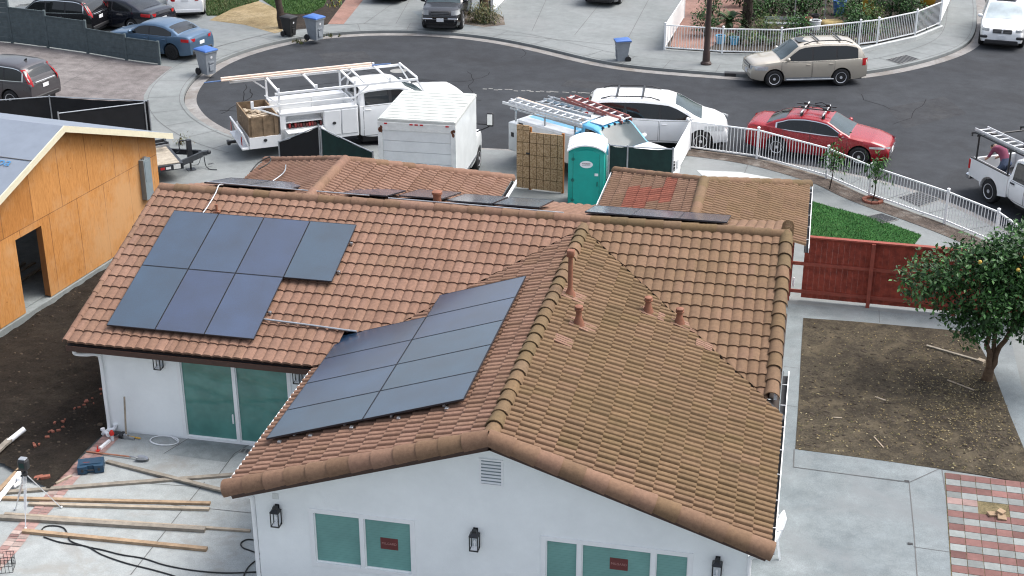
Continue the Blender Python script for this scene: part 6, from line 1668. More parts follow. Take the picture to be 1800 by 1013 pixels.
# street furniture
t = thing('street_lamp', 'dark brown street light pole on the sidewalk before the far garden', 'lamp post', tuple(G(1241, 113)))
m = MB(); m.lathe([(.20, 0), (.20, .10), (.16, .14), (.15, .50), (.13, .56), (.105, 2.5), (.08, 6.5)], 12); m.build('pole', 'pole_brown', t, smooth=40)
m = MB(); m.lathe([(.23, 0), (.23, .06), (.21, .08)], 12); m.build('base', 'pole_brown', t); m = MB(); m.tube([(0, 0, 6.4), (.2, -.6, 6.8), (.3, -1.4, 6.9)], .045, 8); m.build('arm', 'pole_brown', t); m = MB(); m.box(.2, .42, -1.9, -1.35, 6.82, 6.95, bev=.04); m.build('lamp_head', 'galv', t)
t = thing('sign_post', 'thin black post beside the dry shrub', 'post', tuple(G(861, 26)), 0); m = MB(); m.tube([(0, 0, 0), (0, 0, 2.4)], .045, 8); m.build('pole', 'black_metal', t); m = MB(); m.box(-.15, .15, -.07, -.05, 1.9, 2.3); m.build('plate', 'galv', t)
DI = tag(MB().box(-.65, .65, -.05, .25, -.12, .02, 0, T(*G(1302, 130)) @ Matrix.Rotation(R(5), 4, 'Z')).build('storm_drain', 'gutter_dark'), 'dark storm drain inlet in the far kerb in front of the beige SUV', 'drain')
def mat_plate(label, quad_, z=.012):
    c = sum((Vector(q) for q in quad_), Vector())/4; m = MB(); P = [Vector(q)-c for q in quad_]
    t = thing('utility_vault', label, 'vault lid', tuple(c)); m.loft([[(p.x, p.y, .002) for p in P], [(p.x, p.y, z) for p in P]]); m.build('frame', 'joint_soft', t)
    m = MB()
    for k in range(8):
        a0, a1 = (k+.12)/8, (k+.88)/8
        def L(u, v): return (P[0]*(1-u)+P[1]*u)*(1-v)+(P[3]*(1-u)+P[2]*u)*v
        m.quad(*[tuple(L(u, v)+Vector((0, 0, z+.004))) for u, v in ((a0, .04), (a1, .04), (a1, .96), (a0, .96))])
    m.build('lid', 'asphalt', t)
mat_plate('dark vault lid in the far sidewalk right of the beige SUV', px((1558, 105), (1592, 97), (1617, 105), (1582, 113)))
mat_plate('dark slotted vault lid in the sidewalk beyond the near picket fence', px((1578, 347), (1613, 337), (1654, 352), (1617, 365)))
mat_plate('small square vault lid in the walk behind the red fence', px((1523, 381), (1548, 376), (1580, 387), (1552, 394)), .02)

# ------------------------------------------------------------------ plastic chair at the corner
t = thing('plastic_chair', 'white plastic garden chair beside the front right corner of the house', 'chair', (4.66, 3.35, .005), -80)
m = MB(); m.loft([[(-.24, -.22, .42), (.24, -.22, .42), (.22, .22, .40), (-.22, .22, .40)], [(-.24, -.22, .445), (.24, -.22, .445), (.22, .22, .425), (-.22, .22, .425)]]); m.build('seat', 'white_plastic', t)
m = MB(); m.loft([[(-.22, .21, .42), (.22, .21, .42), (.22, .24, .42), (-.22, .24, .42)], [(-.23, .29, .70), (.23, .29, .70), (.23, .315, .70), (-.23, .315, .70)], [(-.16, .34, .86), (.16, .34, .86), (.16, .365, .86), (-.16, .365, .86)]]); m.build('backrest', 'white_plastic', t)
for sx in (-1, 1):
    for y0, y1 in ((-.22, -.27), (.21, .28)): m = MB(); m.bar((sx*.21, y0, .42), (sx*.26, y1, 0), .04, .04); m.build('leg', 'white_plastic', t)
    m = MB(); m.tube(smooth_path([(sx*.25, -.22, .43), (sx*.27, -.2, .63), (sx*.27, .1, .65), (sx*.24, .29, .68)], 4), .022, 6); m.build('armrest', 'white_plastic', t)
# wood scrap in the paver gap
c = G(1752, 908)
for i, (dx, dy, rz_, h) in enumerate(((-.10, .0, 20, .05), (.06, .03, 60, .11), (.08, -.09, 5, .06))):
    m = MB(); m.box(-.09, .09, -.07, .07, 0, h, bev=.008); o = m.build('wood_block', 'lumber', None); o.location = (c.x+dx, c.y+dy, .018); o.rotation_euler = (R(8*i), R(6), R(rz_)); tag(o, 'offcut block of wood in the gap among the red and grey pavers', 'wood block', 'wood offcuts in the paver gap')
# ------------------------------------------------------------------ plants
def leaf_cloud(m, blobs, n, size, cols, rg, aspect=.42, droop=.2, shell=.55):
    """many small folded leaves spread through a few ellipsoid clumps"""
    wts = [b[1][0]*b[1][1]*b[1][2]*(b[2] if len(b) > 2 else 1) for b in blobs]; tot = sum(wts)
    for (b, wt) in zip(blobs, wts):
        c = Vector(b[0]); r = Vector(b[1]); k = max(6, int(n*wt/tot))
        nt_ = max(3, k//14)
        twigs = []
        for i in range(nt_):
            d = Vector((rg.gauss(0, 1), rg.gauss(0, 1), rg.gauss(0, 1))).normalized(); q = (shell+(1-shell)*rg.random())*(1+.16*noise.noise(d*2.1+c)); twigs.append((Vector((d.x*r.x, d.y*r.y, d.z*r.z))*q, d))
        for i in range(k):
            tw, d = twigs[rg.randrange(nt_)]
            p = c+tw+Vector((rg.gauss(0, 1), rg.gauss(0, 1), rg.gauss(0, 1)))*size*.95
            ax = (d*.6+Vector((rg.gauss(0, .6), rg.gauss(0, .6), rg.gauss(0, .5)-droop))).normalized()
            sd = ax.cross(Vector((rg.gauss(0, .4), rg.gauss(0, .4), 1))).normalized(); up = sd.cross(ax)
            L = size*rg.uniform(.7, 1.25); w = L*aspect*.5; col = cols[rg.randrange(len(cols))]; f = rg.uniform(.75, 1.25); col = tuple(x*f for x in col)
            a, t_, e1, e2, md = p-ax*L*.5, p+ax*L*.5, p+sd*w+up*w*.35, p-sd*w+up*w*.35, p
            m.add([a, e1, t_, e2], [(0, 1, 2), (0, 2, 3)], 0, col)
GREENS = [(.018, .056, .013), (.027, .080, .019), (.038, .106, .025), (.015, .044, .012), (.060, .150, .036)]
MIDG = [(.035, .10, .022), (.05, .14, .03), (.07, .17, .04), (.03, .08, .02)]
DRYG = [(.13, .12, .045), (.10, .12, .04), (.17, .14, .06), (.06, .09, .03)]
YELG = [(.16, .18, .045), (.09, .15, .035), (.05, .12, .03)]
def limb(m, a, b, r0, r1, rg, n=6, wob=.06):
    a = Vector(a); b = Vector(b); pts = []
    for i in range(n+1):
        t = i/n; p = a+(b-a)*t; k = math.sin(math.pi*t)*wob
        pts.append(p+Vector((rg.uniform(-k, k), rg.uniform(-k, k), 0)))
    m.tube(pts, [r0+(r1-r0)*i/n for i in range(n+1)], 9)
# the orange tree at the right edge
rg = random.Random(21); tp_ = Vector((9.52, 11.72, .02))
OT = thing('orange_tree', 'dark green orange tree with a forked brown trunk in the dirt yard', 'tree', tuple(tp_))
m = MB()
limb(m, (0, 0, -.05), (.02, 0, .30), .14, .105, rg, 4, .01); limb(m, (.02, 0, .28), (-.22, .05, 1.55), .075, .05, rg); limb(m, (.03, 0, .25), (.42, .05, 1.45), .075, .048, rg); limb(m, (.0, .03, .28), (.05, .18, 1.7), .065, .045, rg)
m.build('trunk', 'bark', OT, smooth=60)
m = MB()
for a, b in (((-.22, .05, 1.5), (-1.4, .1, 2.4)), ((-.22, .05, 1.5), (-.5, -.4, 2.6)), ((.42, .05, 1.4), (1.1, .2, 2.4)), ((.05, .18, 1.65), (.1, .3, 3.1)), ((.42, .05, 1.4), (.6, -.6, 2.3)), ((-.2, .05, 1.4), (-.8, .2, 1.8))): limb(m, a, b, .05, .015, rg, 7, .08)
m.build('limbs', 'bark', OT, smooth=60)
blobs = [((-1.55, .0, 2.48), (.62, .7, .46)), ((-.95, .05, 2.72), (.75, .8, .55)), ((-.30, -.05, 3.02), (.70, .8, .55)), ((.35, .05, 3.20), (.75, .9, .62)), ((1.05, .0, 2.95), (.80, .9, .70)), ((-.05, -.5, 2.35), (.8, .6, .6)), ((.95, -.2, 2.1), (.85, .8, .65)), ((-.75, -.25, 1.78), (.42, .5, .42)), ((-.45, -.25, 1.42), (.42, .5, .40)), ((.95, -.2, 1.52), (.5, .6, .40)), ((1.5, .1, 2.3), (.6, .8, .8)), ((.15, -.35, 1.75), (.55, .5, .45)), ((-1.85, .05, 2.30), (.36, .4, .3)), ((.3, .5, 2.6), (.9, .7, .8))]
for k in range(46):
    b = blobs[rg.randrange(13)]; d = Vector((rg.gauss(0, 1), rg.gauss(0, 1), rg.gauss(0, 1))).normalized(); e = rg.uniform(.12, .22); blobs.append(((b[0][0]+d.x*b[1][0]*1.12, b[0][1]+d.y*b[1][1]*1.12, b[0][2]+d.z*b[1][2]*1.12), (e, e, e), 2.2))
m = MB(); leaf_cloud(m, blobs, 15500, .135, GREENS+[(.045, .12, .03)], rg, .50, .25, .42); m.build('crown', 'leaf', OT, col=True, fix=False)
for q in ((-.62, -.62, 3.25), (.32, -.68, 3.48), (.20, -.80, 3.20)):
    m = MB(); m.ell(q, (.048, .048, .048), n=10, m=8); m.build('orange', 'orange_fruit', OT, smooth=80)
def sapling(label, loc, h, rg, group=None):
    t = thing('sapling', label, 'sapling', loc, 0, group); m = MB(); limb(m, (0, 0, 0), (.06, 0, h*.75), .022, .012, rg, 5, .03)
    for a in range(4): limb(m, (.03, 0, h*.45), (.3*math.cos(a*1.7), .3*math.sin(a*1.7), h*.62), .010, .005, rg, 3, .02)
    m.build('stem', 'bark_dark', t, smooth=60)
    m = MB(); leaf_cloud(m, [((.05, 0, h*.78), (.28, .26, h*.20)), ((-.15, 0, h*.62), (.24, .2, h*.14)), ((.24, .02, h*.60), (.20, .2, h*.13)), ((.08, 0, h*1.0), (.10, .1, h*.12))], 190, .17, MIDG, rg, .36, .9, .3); m.build('foliage', 'leaf', t, col=True, fix=False)
    return t
sapling('young tree with drooping leaves in the planting strip, left of the two by the fence', tuple(G(1458, 333)), 1.42, rg); sapling('young tree with a brick ring at its foot, right of the two by the fence', tuple(G(1534, 354)), 1.48, rg)
m = MB(); c = G(1534, 354)
for k in range(9):
    a = k*2*math.pi/9; m.box(-.10, .10, -.055, .055, 0, .07, 0, T(c.x+.27*math.cos(a), c.y+.27*math.sin(a), .01) @ Matrix.Rotation(a+math.pi/2, 4, 'Z'))
tag(m.build('brick_ring', 'brick'), 'ring of red bricks round the foot of the right sapling', 'brick ring')
# shrubs, palms and pots of the far garden
def bush(name, label, loc, blobs, n, size, cols, stem=.0, seed=1, group=None, aspect=.45):
    t = thing(name, label, 'shrub', loc, 0, group); r_ = random.Random(seed)
    m = MB(); limb(m, (0, 0, -.05), (0, 0, max(.25, stem)), .05 if stem < .6 else .09, .03, r_, 4, .02)
    for k in range(4): limb(m, (0, 0, max(.15, stem*.8)), Vector(blobs[k % len(blobs)][0])*.9, .03, .012, r_, 4, .04)
    m.build('stem', 'bark_dark', t, smooth=60); m = MB(); leaf_cloud(m, blobs, n, size, cols, r_, aspect, .2, .35); m.build('foliage', 'leaf', t, col=True, fix=False); return t
def B(w, d, h, z=None): 
    z = h if z is None else z
    return [((0, 0, z), (w, d, h)), ((w*.5, .05, z*.85), (w*.6, d*.7, h*.75)), ((-w*.5, -.05, z*.9), (w*.6, d*.7, h*.7))]
bush('shrub', 'dense dark shrub behind the street light pole in the far garden', tuple(G(1238, 66)), B(.55, .5, .85), 800, .13, GREENS, seed=1)
bush('shrub', 'tall dark shrub at the top edge above the palm in the far garden', tuple(G(1252, 30)), B(.45, .5, 1.2), 700, .14, GREENS, seed=2)
bush('shrub', 'yellow green shrub beside the palm trunk in the far garden', tuple(G(1348, 62)), B(.60, .5, .55), 750, .14, YELG, seed=3, aspect=.25)
bush('shrub', 'leafy shrub among the stakes in the far garden', tuple(G(1390, 24)), B(1.0, .6, .9), 800, .16, MIDG, seed=4)
bush('shrub', 'green shrub beside the blue barrel in the far garden', tuple(G(1492, 46)), B(.55, .5, .8), 750, .15, MIDG, seed=5)
bush('shrub', 'large dark bushy shrub at the right end of the far garden', tuple(G(1566, 36)), B(1.15, .8, 1.0), 1700, .16, GREENS, .5, seed=6)
bush('shrub', 'pale flowered shrub left of the large dark one in the far garden', tuple(G(1532, 44)), B(.4, .4, .6), 450, .13, YELG, seed=7)
bush('shrub', 'dark shrub at the top edge beyond the barrel in the far garden', tuple(G(1425, -6)), B(1.3, .7, 1.1), 1100, .18, GREENS, seed=8)
bush('shrub', 'dark tree-like shrub at the top edge over the palm trunk', tuple(G(1345, -4)), B(1.1, .7, .8, 1.6), 1000, .17, GREENS, 1.0, seed=9)
for i, (u, v, w_, h_, pal, lb) in enumerate(((1300, 14, .7, .8, GREENS, 'above the cycad at the top edge'), (1331, 30, .6, .6, MIDG, 'just right of the palm trunk'), (1362, 30, .7, .7, GREENS, 'between the palm trunk and the left stake'), (1415, 26, .7, .65, GREENS, 'between the two stakes'), (1440, 12, .8, .9, MIDG, 'at the top edge above the right stake'), (1508, 22, .55, .8, MIDG, 'between the barrel and the yellow tub'), (1512, 58, .5, .5, GREENS, 'low behind the fence, left of the pale flowered shrub'), (1600, 40, .6, .6, GREENS, 'at the fence, right of the large dark shrub'), (1590, 12, .9, .9, GREENS, 'at the top edge above the large dark shrub'), (1402, 60, .55, .45, MIDG, 'low beside the bench and the terracotta planter'))):
    bush('shrub', 'green shrub %s in the far garden' % lb, tuple(G(u, v)), B(w_, .5, h_), 650, .15, pal, seed=100+i)
r_ = random.Random(12)
for i, (u, v) in enumerate(((1285, 84), (1302, 86), (1320, 88), (1338, 86), (1357, 89), (1378, 88), (1398, 84), (1445, 78), (1470, 76), (1492, 74), (1512, 70), (1536, 68), (1556, 64))):
    bush('potted_plant', 'small leafy plant in the row just behind the far picket fence', tuple(G(u, v-6)), B(.26, .22, r_.uniform(.25, .42)), 150, .11, [MIDG, GREENS, YELG][i % 3], seed=30+i, group='small plants behind the far picket fence')
def cycad(loc, L, n, label, z=.35, cols=GREENS):
    t = thing('cycad', label, 'palm', loc); r_ = random.Random(4); m = MB(); m.lathe([(.17, 0), (.16, z), (.08, z+.08)], 10); m.build('trunk', 'bark_dark', t, smooth=60)
    for k in range(n):
        a = k*2.39996; el = r_.uniform(.15, 1.15); m = MB(); P = []
        for i in range(13):
            s = i/12; d = L*s; P.append(Vector((math.cos(a)*d*math.cos(el)*(1-.1*s), math.sin(a)*d*math.cos(el)*(1-.1*s), z+d*math.sin(el)-.55*L*s*s)))
        for i in range(1, 12):
            tng = (P[i+1]-P[i-1]).normalized() if i < 12 else (P[i]-P[i-1]).normalized(); sd = tng.cross(Vector((0, 0, 1))).normalized(); w = .22*L*math.sin(math.pi*(.12+.86*i/12)); col = tuple(x*r_.uniform(.8, 1.2) for x in cols[k % len(cols)])
            for sg in (1, -1):
                b = P[i]; e = b+sd*sg*w+tng*w*.45+Vector((0, 0, .06*L)); m.add([b-tng*.03, b+tng*.03, e], [(0, 1, 2)], 0, col)
        m.tube(P, .010, 4, 0, None, (.06, .09, .03)); m.build('frond', 'leaf', t, col=True, fix=False)
    return t
cycad(tuple(G(1281, 54)), 1.15, 26, 'spreading cycad palm behind the picket fence in the far garden')
t = thing('palm_trunk', 'shaggy dark palm trunk standing in the far garden', 'palm', tuple(G(1312, 52))); m = MB()
m.lathe([(.22, 0), (.26, .15), (.20, .5), (.24, .9), (.19, 1.4), (.22, 2.0), (.2, 3.2)], 12); m.build('trunk', 'bark_dark', t)
rr = random.Random(3); m = MB()
for k in range(90):
    a = rr.random()*6.28; z = rr.uniform(.2, 3.0); p = Vector((.22*math.cos(a), .22*math.sin(a), z)); o = Vector((math.cos(a), math.sin(a), 0)); m.add([p, p+o*.16+Vector((.05*math.sin(a), -.05*math.cos(a), .1)), p+Vector((0, 0, .12))], [(0, 1, 2)], 0, (.05, .06, .025))
m.build('leaf_bases', 'leaf', t, col=True, fix=False)['kind'] = 'stuff'
m = MB()
for k in range(22):
    a = k*2.4; P = [Vector((math.cos(a)*d, math.sin(a)*d, 3.2+.9*d-.55*d*d)) for d in (0, .4, .8, 1.2, 1.6)]
    for p, q in zip(P, P[1:]):
        sd = (q-p).cross(Vector((0, 0, 1))).normalized()*.16; m.add([p, q+sd, q, q-sd], [(0, 1, 2), (0, 2, 3)], 0, (.03, .08, .02))
m.build('crown', 'leaf', t, col=True, fix=False)
def pot(name, label, loc, r, h, mat, cat='pot'):
    t = thing(name, label, cat, loc); m = MB(); m.lathe([(r*.75, 0), (r*.95, h*.6), (r, h*.93), (r*1.06, h*.93), (r*1.06, h), (r*.9, h), (r*.85, h*.88)], 14); m.build('body', mat, t, smooth=40); m = MB(); m.lathe([(.001, h*.89), (r*.84, h*.89)], 14); m.build('soil', 'mulch', t); return t
pot('barrel', 'dark blue barrel among the shrubs of the far garden', tuple(G(1474, 28)), .30, .75, 'blue_pot', 'barrel')
pot('tub', 'yellow orange tub left of the large dark shrub in the far garden', tuple(G(1525, 27)), .30, .80, 'yellow', 'tub'); pot('tub', 'yellow orange tub at the top edge near the far fence corner', tuple(G(1630, 8)), .42, .5, 'yellow', 'tub')
pot('planter', 'white planter just behind the picket fence by the beige SUV', tuple(G(1432, 54)), .26, .48, 'white_plastic'); pot('planter', 'terracotta planter left of the white one behind the picket fence', tuple(G(1420, 50)), .16, .5, 'terracotta'); pot('planter', 'black planter right behind the white one in the far garden', tuple(G(1432, 46)), .18, .55, 'plastic_black')
pot('planter', 'pale blue planter under the cycad behind the picket fence', tuple(G(1266, 78)), .22, .40, 'paint_skyblue'); pot('planter', 'second pale blue planter right of the cycad behind the fence', tuple(G(1290, 80)), .20, .38, 'paint_skyblue')
m = MB(); m.box(-.5, .5, -.3, .3, 0, .32, bev=.10, M=T(*G(1462, 48)) @ Matrix.Rotation(.4, 4, 'Z')); tag(m.build('boulder', 'gold_stone', smooth=60), 'yellowish boulder in the far garden behind the beige SUV', 'boulder')
t = thing('garden_bench', 'weathered grey bench frame in the far garden', 'bench', tuple(G(1378, 56)), 3); bx(t, 'seat', 'galv', -.9, .9, -.18, .18, .36, .40); bx(t, 'backrest', 'galv', -.9, .9, .22, .25, .5, .62)
for x in (-.8, .8):
    for y in (-.15, .22): bx(t, 'leg', 'galv', x-.03, x+.03, y-.025, y+.025, 0, .36 if y < 0 else .6)
for u, v, lb in ((1396, 36, 'left'), (1449, 34, 'right')):
    t = thing('garden_stake', 'pale upright stake, %s of two in the far garden' % lb, 'stake', tuple(G(u, v))); m = MB(); m.tube([(0, 0, 0), (0, 0, 1.9)], .03, 6); m.build('pole', 'galv', t); m = MB(); m.lathe([(.09, 0), (.08, .05), (.04, .06)], 8); m.build('foot', 'galv', t)
# low tangle on the garden floor
m = MB(); r_ = random.Random(17); P = px((1325, 88), (1500, 78), (1600, 60), (1650, 30), (1600, -5), (1330, 0))
cx0 = G(1455, 40)
for k in range(900):
    u, v = r_.uniform(1325, 1640), r_.uniform(-4, 80)
    if v > 92-(max(0, u-1480)*.25): continue
    p = G(u, v); s = r_.uniform(.06, .16); a = r_.random()*6.3; col = random.Random(k).choice(GREENS+MIDG+DRYG+[(.10, .08, .06), (.20, .18, .15)])
    m.add([p+Vector((0, 0, .06)), p+Vector((s*math.cos(a), s*math.sin(a), r_.uniform(.08, .3))), p+Vector((s*math.cos(a+.6), s*math.sin(a+.6), .07))], [(0, 1, 2)], 0, col)
tag(m.build('ground_cover', 'leaf', col=True, fix=False), 'low weeds and clippings covering the far garden soil', 'ground cover', kind='stuff')
# dry shrub and palm stump between the far drives
bush('shrub', 'dry grassy shrub between the far driveways beside the thin black post', tuple(G(850, 40)), [((0, 0, .35), (.60, .42, .36)), ((.38, -.05, .28), (.36, .32, .26)), ((-.35, .05, .33), (.36, .34, .32)), ((0, .15, .55), (.4, .3, .28))], 1500, .20, DRYG+[(.045, .07, .035)], seed=51, aspect=.16)
t = thing('palm_trunk', 'brown fibrous palm trunk rising behind the dry shrub', 'palm', tuple(G(851, 20))); m = MB(); m.lathe([(.24, 0), (.22, .5), (.20, 1.2), (.19, 2.4)], 12); m.build('trunk', 'bark', t, smooth=60)
m = MB()
for k in range(16):
    a = k*2.4; P = [Vector((math.cos(a)*d, math.sin(a)*d, 2.35+.9*d-.6*d*d)) for d in (0, .4, .8, 1.2, 1.5)]
    for p, q in zip(P, P[1:]): sd = (q-p).cross(Vector((0, 0, 1))).normalized()*.14; m.add([p, q+sd, q, q-sd], [(0, 1, 2), (0, 2, 3)], 0, (.05, .09, .03))
m.build('crown', 'leaf', t, col=True, fix=False)
t = thing('garden_wall', 'low white wall running back beside the thin black post', 'wall', tuple(G(865, 20)), 0); e = G(905, -22)-G(865, 20); m = MB(); m.bar((0, 0, .45), (e.x, e.y, .45), .12, .9); m.build('panel', 'white_frame', t); m = MB(); m.bar((0, 0, .92), (e.x, e.y, .92), .18, .05); m.build('coping', 'white_metal', t)
struct(sheet('bare_soil', px((812, 42), (825, 22), (866, 20), (885, 30), (888, 44), (850, 48)), .007, 'soil_bed'))
# tree trunk by the far lawn
t = thing('street_tree', 'leaning tree trunk at the edge of the far lawn by the black bin', 'tree', tuple(G(497, 50))); rr = random.Random(8); m = MB(); limb(m, (0, 0, -.05), (-.25, .3, 1.2), .19, .15, rr, 5, .03); limb(m, (-.25, .3, 1.15), (-.75, .9, 3.4), .15, .11, rr, 6, .06); m.build('trunk', 'bark_dark', t, smooth=60)
m = MB(); limb(m, (-.7, .85, 3.2), (.6, .6, 5.0), .08, .03, rr); limb(m, (-.7, .85, 3.2), (-2.0, 1.5, 4.8), .08, .03, rr); limb(m, (-.7, .85, 3.2), (-.8, 2.2, 5.2), .08, .03, rr); m.build('limbs', 'bark_dark', t, smooth=60)
m = MB(); leaf_cloud(m, [((-.5, 1.6, 5.4), (1.6, 1.3, .9)), ((.6, 1.4, 5.3), (1.1, 1.1, .7)), ((-1.9, 1.8, 5.2), (1.2, 1.1, .8))], 1800, .17, GREENS, rr); m.build('crown', 'leaf', t, col=True, fix=False)
# lawn edging and yellow daisies in the mulch
m = MB(); rr = random.Random(5)
for k in range(60):
    p = G(rr.uniform(575, 602), rr.uniform(-2, 16)); a = rr.random()*6; s = .07; m.add([p+Vector((0, 0, .02)), p+Vector((s*math.cos(a), s*math.sin(a), .14)), p+Vector((s*math.cos(a+1), s*math.sin(a+1), .12))], [(0, 1, 2)], 0, rr.choice(YELG+[(.35, .30, .05)]))
tag(m.build('ground_cover', 'leaf', col=True, fix=False), 'yellowing low plants at the end of the mulch bed by the brick strip', 'ground cover', kind='stuff')
m = MB(); rr = random.Random(6)
for k in range(26):
    p = G(*rr.choice([(525+rr.gauss(0, 6), 76+rr.gauss(0, 2)), (580+rr.gauss(0, 10), 64+rr.gauss(0, 1.5))]))
    for j in range(5): a = rr.random()*6.3; m.add([p, p+Vector((.02*math.cos(a), .02*math.sin(a), rr.uniform(.06, .18))), p+Vector((.06*math.cos(a), .06*math.sin(a), .03))], [(0, 1, 2)], 0, rr.choice(DRYG))
tag(m.build('weeds', 'leaf', col=True, fix=False), 'thin weeds along the far kerb joint', 'weeds', kind='stuff')
b = bush('weed', 'small weed tuft on the concrete above the trailer', tuple(G(318, 254)), [((0, 0, .12), (.16, .16, .14)), ((.1, .1, .08), (.1, .1, .1))], 70, .14, DRYG, seed=77, aspect=.2)
# leaf litter and twigs on the right-hand dirt
m = MB(); rr = random.Random(9)
LIT = [(.25, .20, .10), (.19, .15, .075), (.14, .11, .06), (.30, .26, .16), (.11, .085, .05), (.08, .062, .04), (.10, .10, .045)]
for k in range(4200):
    v = 563+rr.random()**.85*280; tmax = 1412+(v-563)*-.05; u = rr.uniform(1400, 1800)
    if rr.random() < .45: u = rr.gauss(1690, 60); v = rr.gauss(690, 55)
    p = G(u, v)
    if not (5.16 < p.x < 10.0 and 7.1 < p.y < 14.0) or p.x > 9.25+(14.2-p.y)*.16 or p.y < 7.42-(p.x-5.2)*.06: continue
    s = rr.uniform(.012, .038); a = rr.random()*6.3; b = s*rr.uniform(.25, .55); z = rr.uniform(.020, .05); dx, dy = math.cos(a), math.sin(a)
    m.add([(p.x-dx*s, p.y-dy*s, z), (p.x+dy*b, p.y-dx*b, z+.012), (p.x+dx*s, p.y+dy*s, z+rr.uniform(-.005, .02)), (p.x-dy*b, p.y+dx*b, z+.004)], [(0, 1, 2), (0, 2, 3)], 0, rr.choice(LIT[:4] if abs(p.x-8.7) < 1.1 and 8.5 < p.y < 12 else LIT))
tag(m.build('leaf_litter', 'litter', col=True, fix=False), 'dry yellow leaves scattered over the dirt yard under the orange tree', 'leaf litter', kind='stuff')
m = MB(); rr = random.Random(10)
for k in range(900):
    u, v = rr.uniform(1400, 1830), rr.uniform(565, 850); p = G(u, v)
    if not (5.25 < p.x < 9.9 and 7.62 < p.y < 13.9) or p.x > 9.2+(14.2-p.y)*.15: continue
    s = rr.uniform(.02, .06); m.ell((p.x, p.y, .016), (s, s*rr.uniform(.6, 1), s*.45), 0, None, (.065, .052, .04) if rr.random() < .7 else (.04, .032, .024), 6, 4)
tag(m.build('soil_clods', 'litter', col=True, fix=False), 'crumbled clods of dark soil over the dirt yard', 'soil clods', kind='stuff')
m = MB(); rr = random.Random(14)
for k in range(600):
    x, y = rr.uniform(-14.6, -9.9), rr.uniform(2.4, 12)
    if x < -14.8+(y-9.2)*.134 or (x > -10.05 and y < 4.9) or y < 2.5+.9*max(0, -10-x)*.55+.1: continue
    s = rr.uniform(.015, .045)*(1 if rr.random() < .95 else 1.8); f = rr.uniform(.6, 1.6); m.ell((x, y, lefth(x, y)), (s, s*rr.uniform(.6, 1), s*.6), 0, None, (.052*f, .040*f, .029*f), 6, 4)
tag(m.build('soil_clods', 'litter', col=True, fix=False), 'clods of dark churned soil in the left yard', 'soil clods', kind='stuff')
def stick(name, label, a, b, r, mat, z=.03, cat='stick'):
    a, b = G(*a), G(*b); c = (a+b)/2; m = MB(); m.bar(a-c+Vector((0, 0, z)), b-c+Vector((0, 0, z)), r*2, r); o = m.build(name, mat); o.location = (c.x, c.y, 0); tag(o, label, cat); return o
stick('board', 'long grey board lying on the dirt left of the orange tree', (1628, 610), (1718, 636), .035, 'lumber_grey', .04, 'board'); stick('board', 'short pale board end beside the orange tree trunk', (1718, 636), (1730, 640), .07, 'lumber_pale', .05, 'board')
stick('stick', 'thin pale stick in the fallen leaves below the grey board', (1665, 670), (1712, 688), .018, 'lumber_pale'); stick('stick', 'small pale stick alone mid-yard on the dirt', (1538, 700), (1556, 706), .022, 'lumber_pale'); stick('twig', 'forked twig near the lower edge of the dirt yard', (1536, 770), (1553, 789), .012, 'lumber_pale'); stick('stick', 'thin stick near the left edge of the dirt yard', (1465, 736), (1480, 737), .018, 'lumber_pale')

# blades standing out of the artificial lawn and the far lawns
def blades(name, label, quad_, n, h, cols, seed, z0=.012):
    r_ = random.Random(seed); P = px(*quad_); m = MB()
    def inside(x, y):
        c = False
        for i in range(len(P)):
            a, b = P[i], P[i-1]
            if (a.y > y) != (b.y > y) and x < (b.x-a.x)*(y-a.y)/(b.y-a.y)+a.x: c = not c
        return c
    xs = [p.x for p in P]; ys = [p.y for p in P]; k = 0
    while k < n:
        x, y = r_.uniform(min(xs)-.04, max(xs)+.04), r_.uniform(min(ys)-.04, max(ys)+.04)
        if not inside(x, y): 
            if r_.random() < .97: continue
            if not (inside(x+.05, y) or inside(x-.05, y) or inside(x, y+.05) or inside(x, y-.05)): continue
        a = r_.random()*6.3; w = h*.22; hh = h*r_.uniform(.6, 1.3); f = r_.uniform(.65, 1.35)
        m.add([(x-w*math.cos(a), y-w*math.sin(a), z0), (x+w*math.cos(a), y+w*math.sin(a), z0), (x+hh*.5*math.sin(a), y-hh*.5*math.cos(a), z0+hh)], [(0, 1, 2)], 0, tuple(c*f for c in r_.choice(cols))); k += 1
    tag(m.build(name, 'leaf', col=True, fix=False), label, 'grass', kind='stuff')
blades('grass', 'short green blades of the small lawn behind the red fence', ((1420, 352), (1470, 367), (1540, 385), (1620, 414), (1600, 440), (1420, 425)), 9000, .045, [(.035, .14, .028), (.045, .17, .035), (.065, .19, .04), (.08, .17, .045)], 61)
blades('grass', 'grass blades of the bright far lawn beside the mulch bed', ((461, 0), (494, 22), (520, 26), (545, 24), (569, 12), (580, -10)), 5000, .07, [(.03, .09, .015), (.05, .13, .025), (.07, .14, .03)], 62)
blades('grass', 'patchy grass blades of the far lawn beside the white saloon', ((358, 0), (364, 28), (384, 28), (410, 15), (455, 2)), 5000, .08, [(.03, .09, .015), (.06, .12, .03), (.14, .14, .06)], 63)
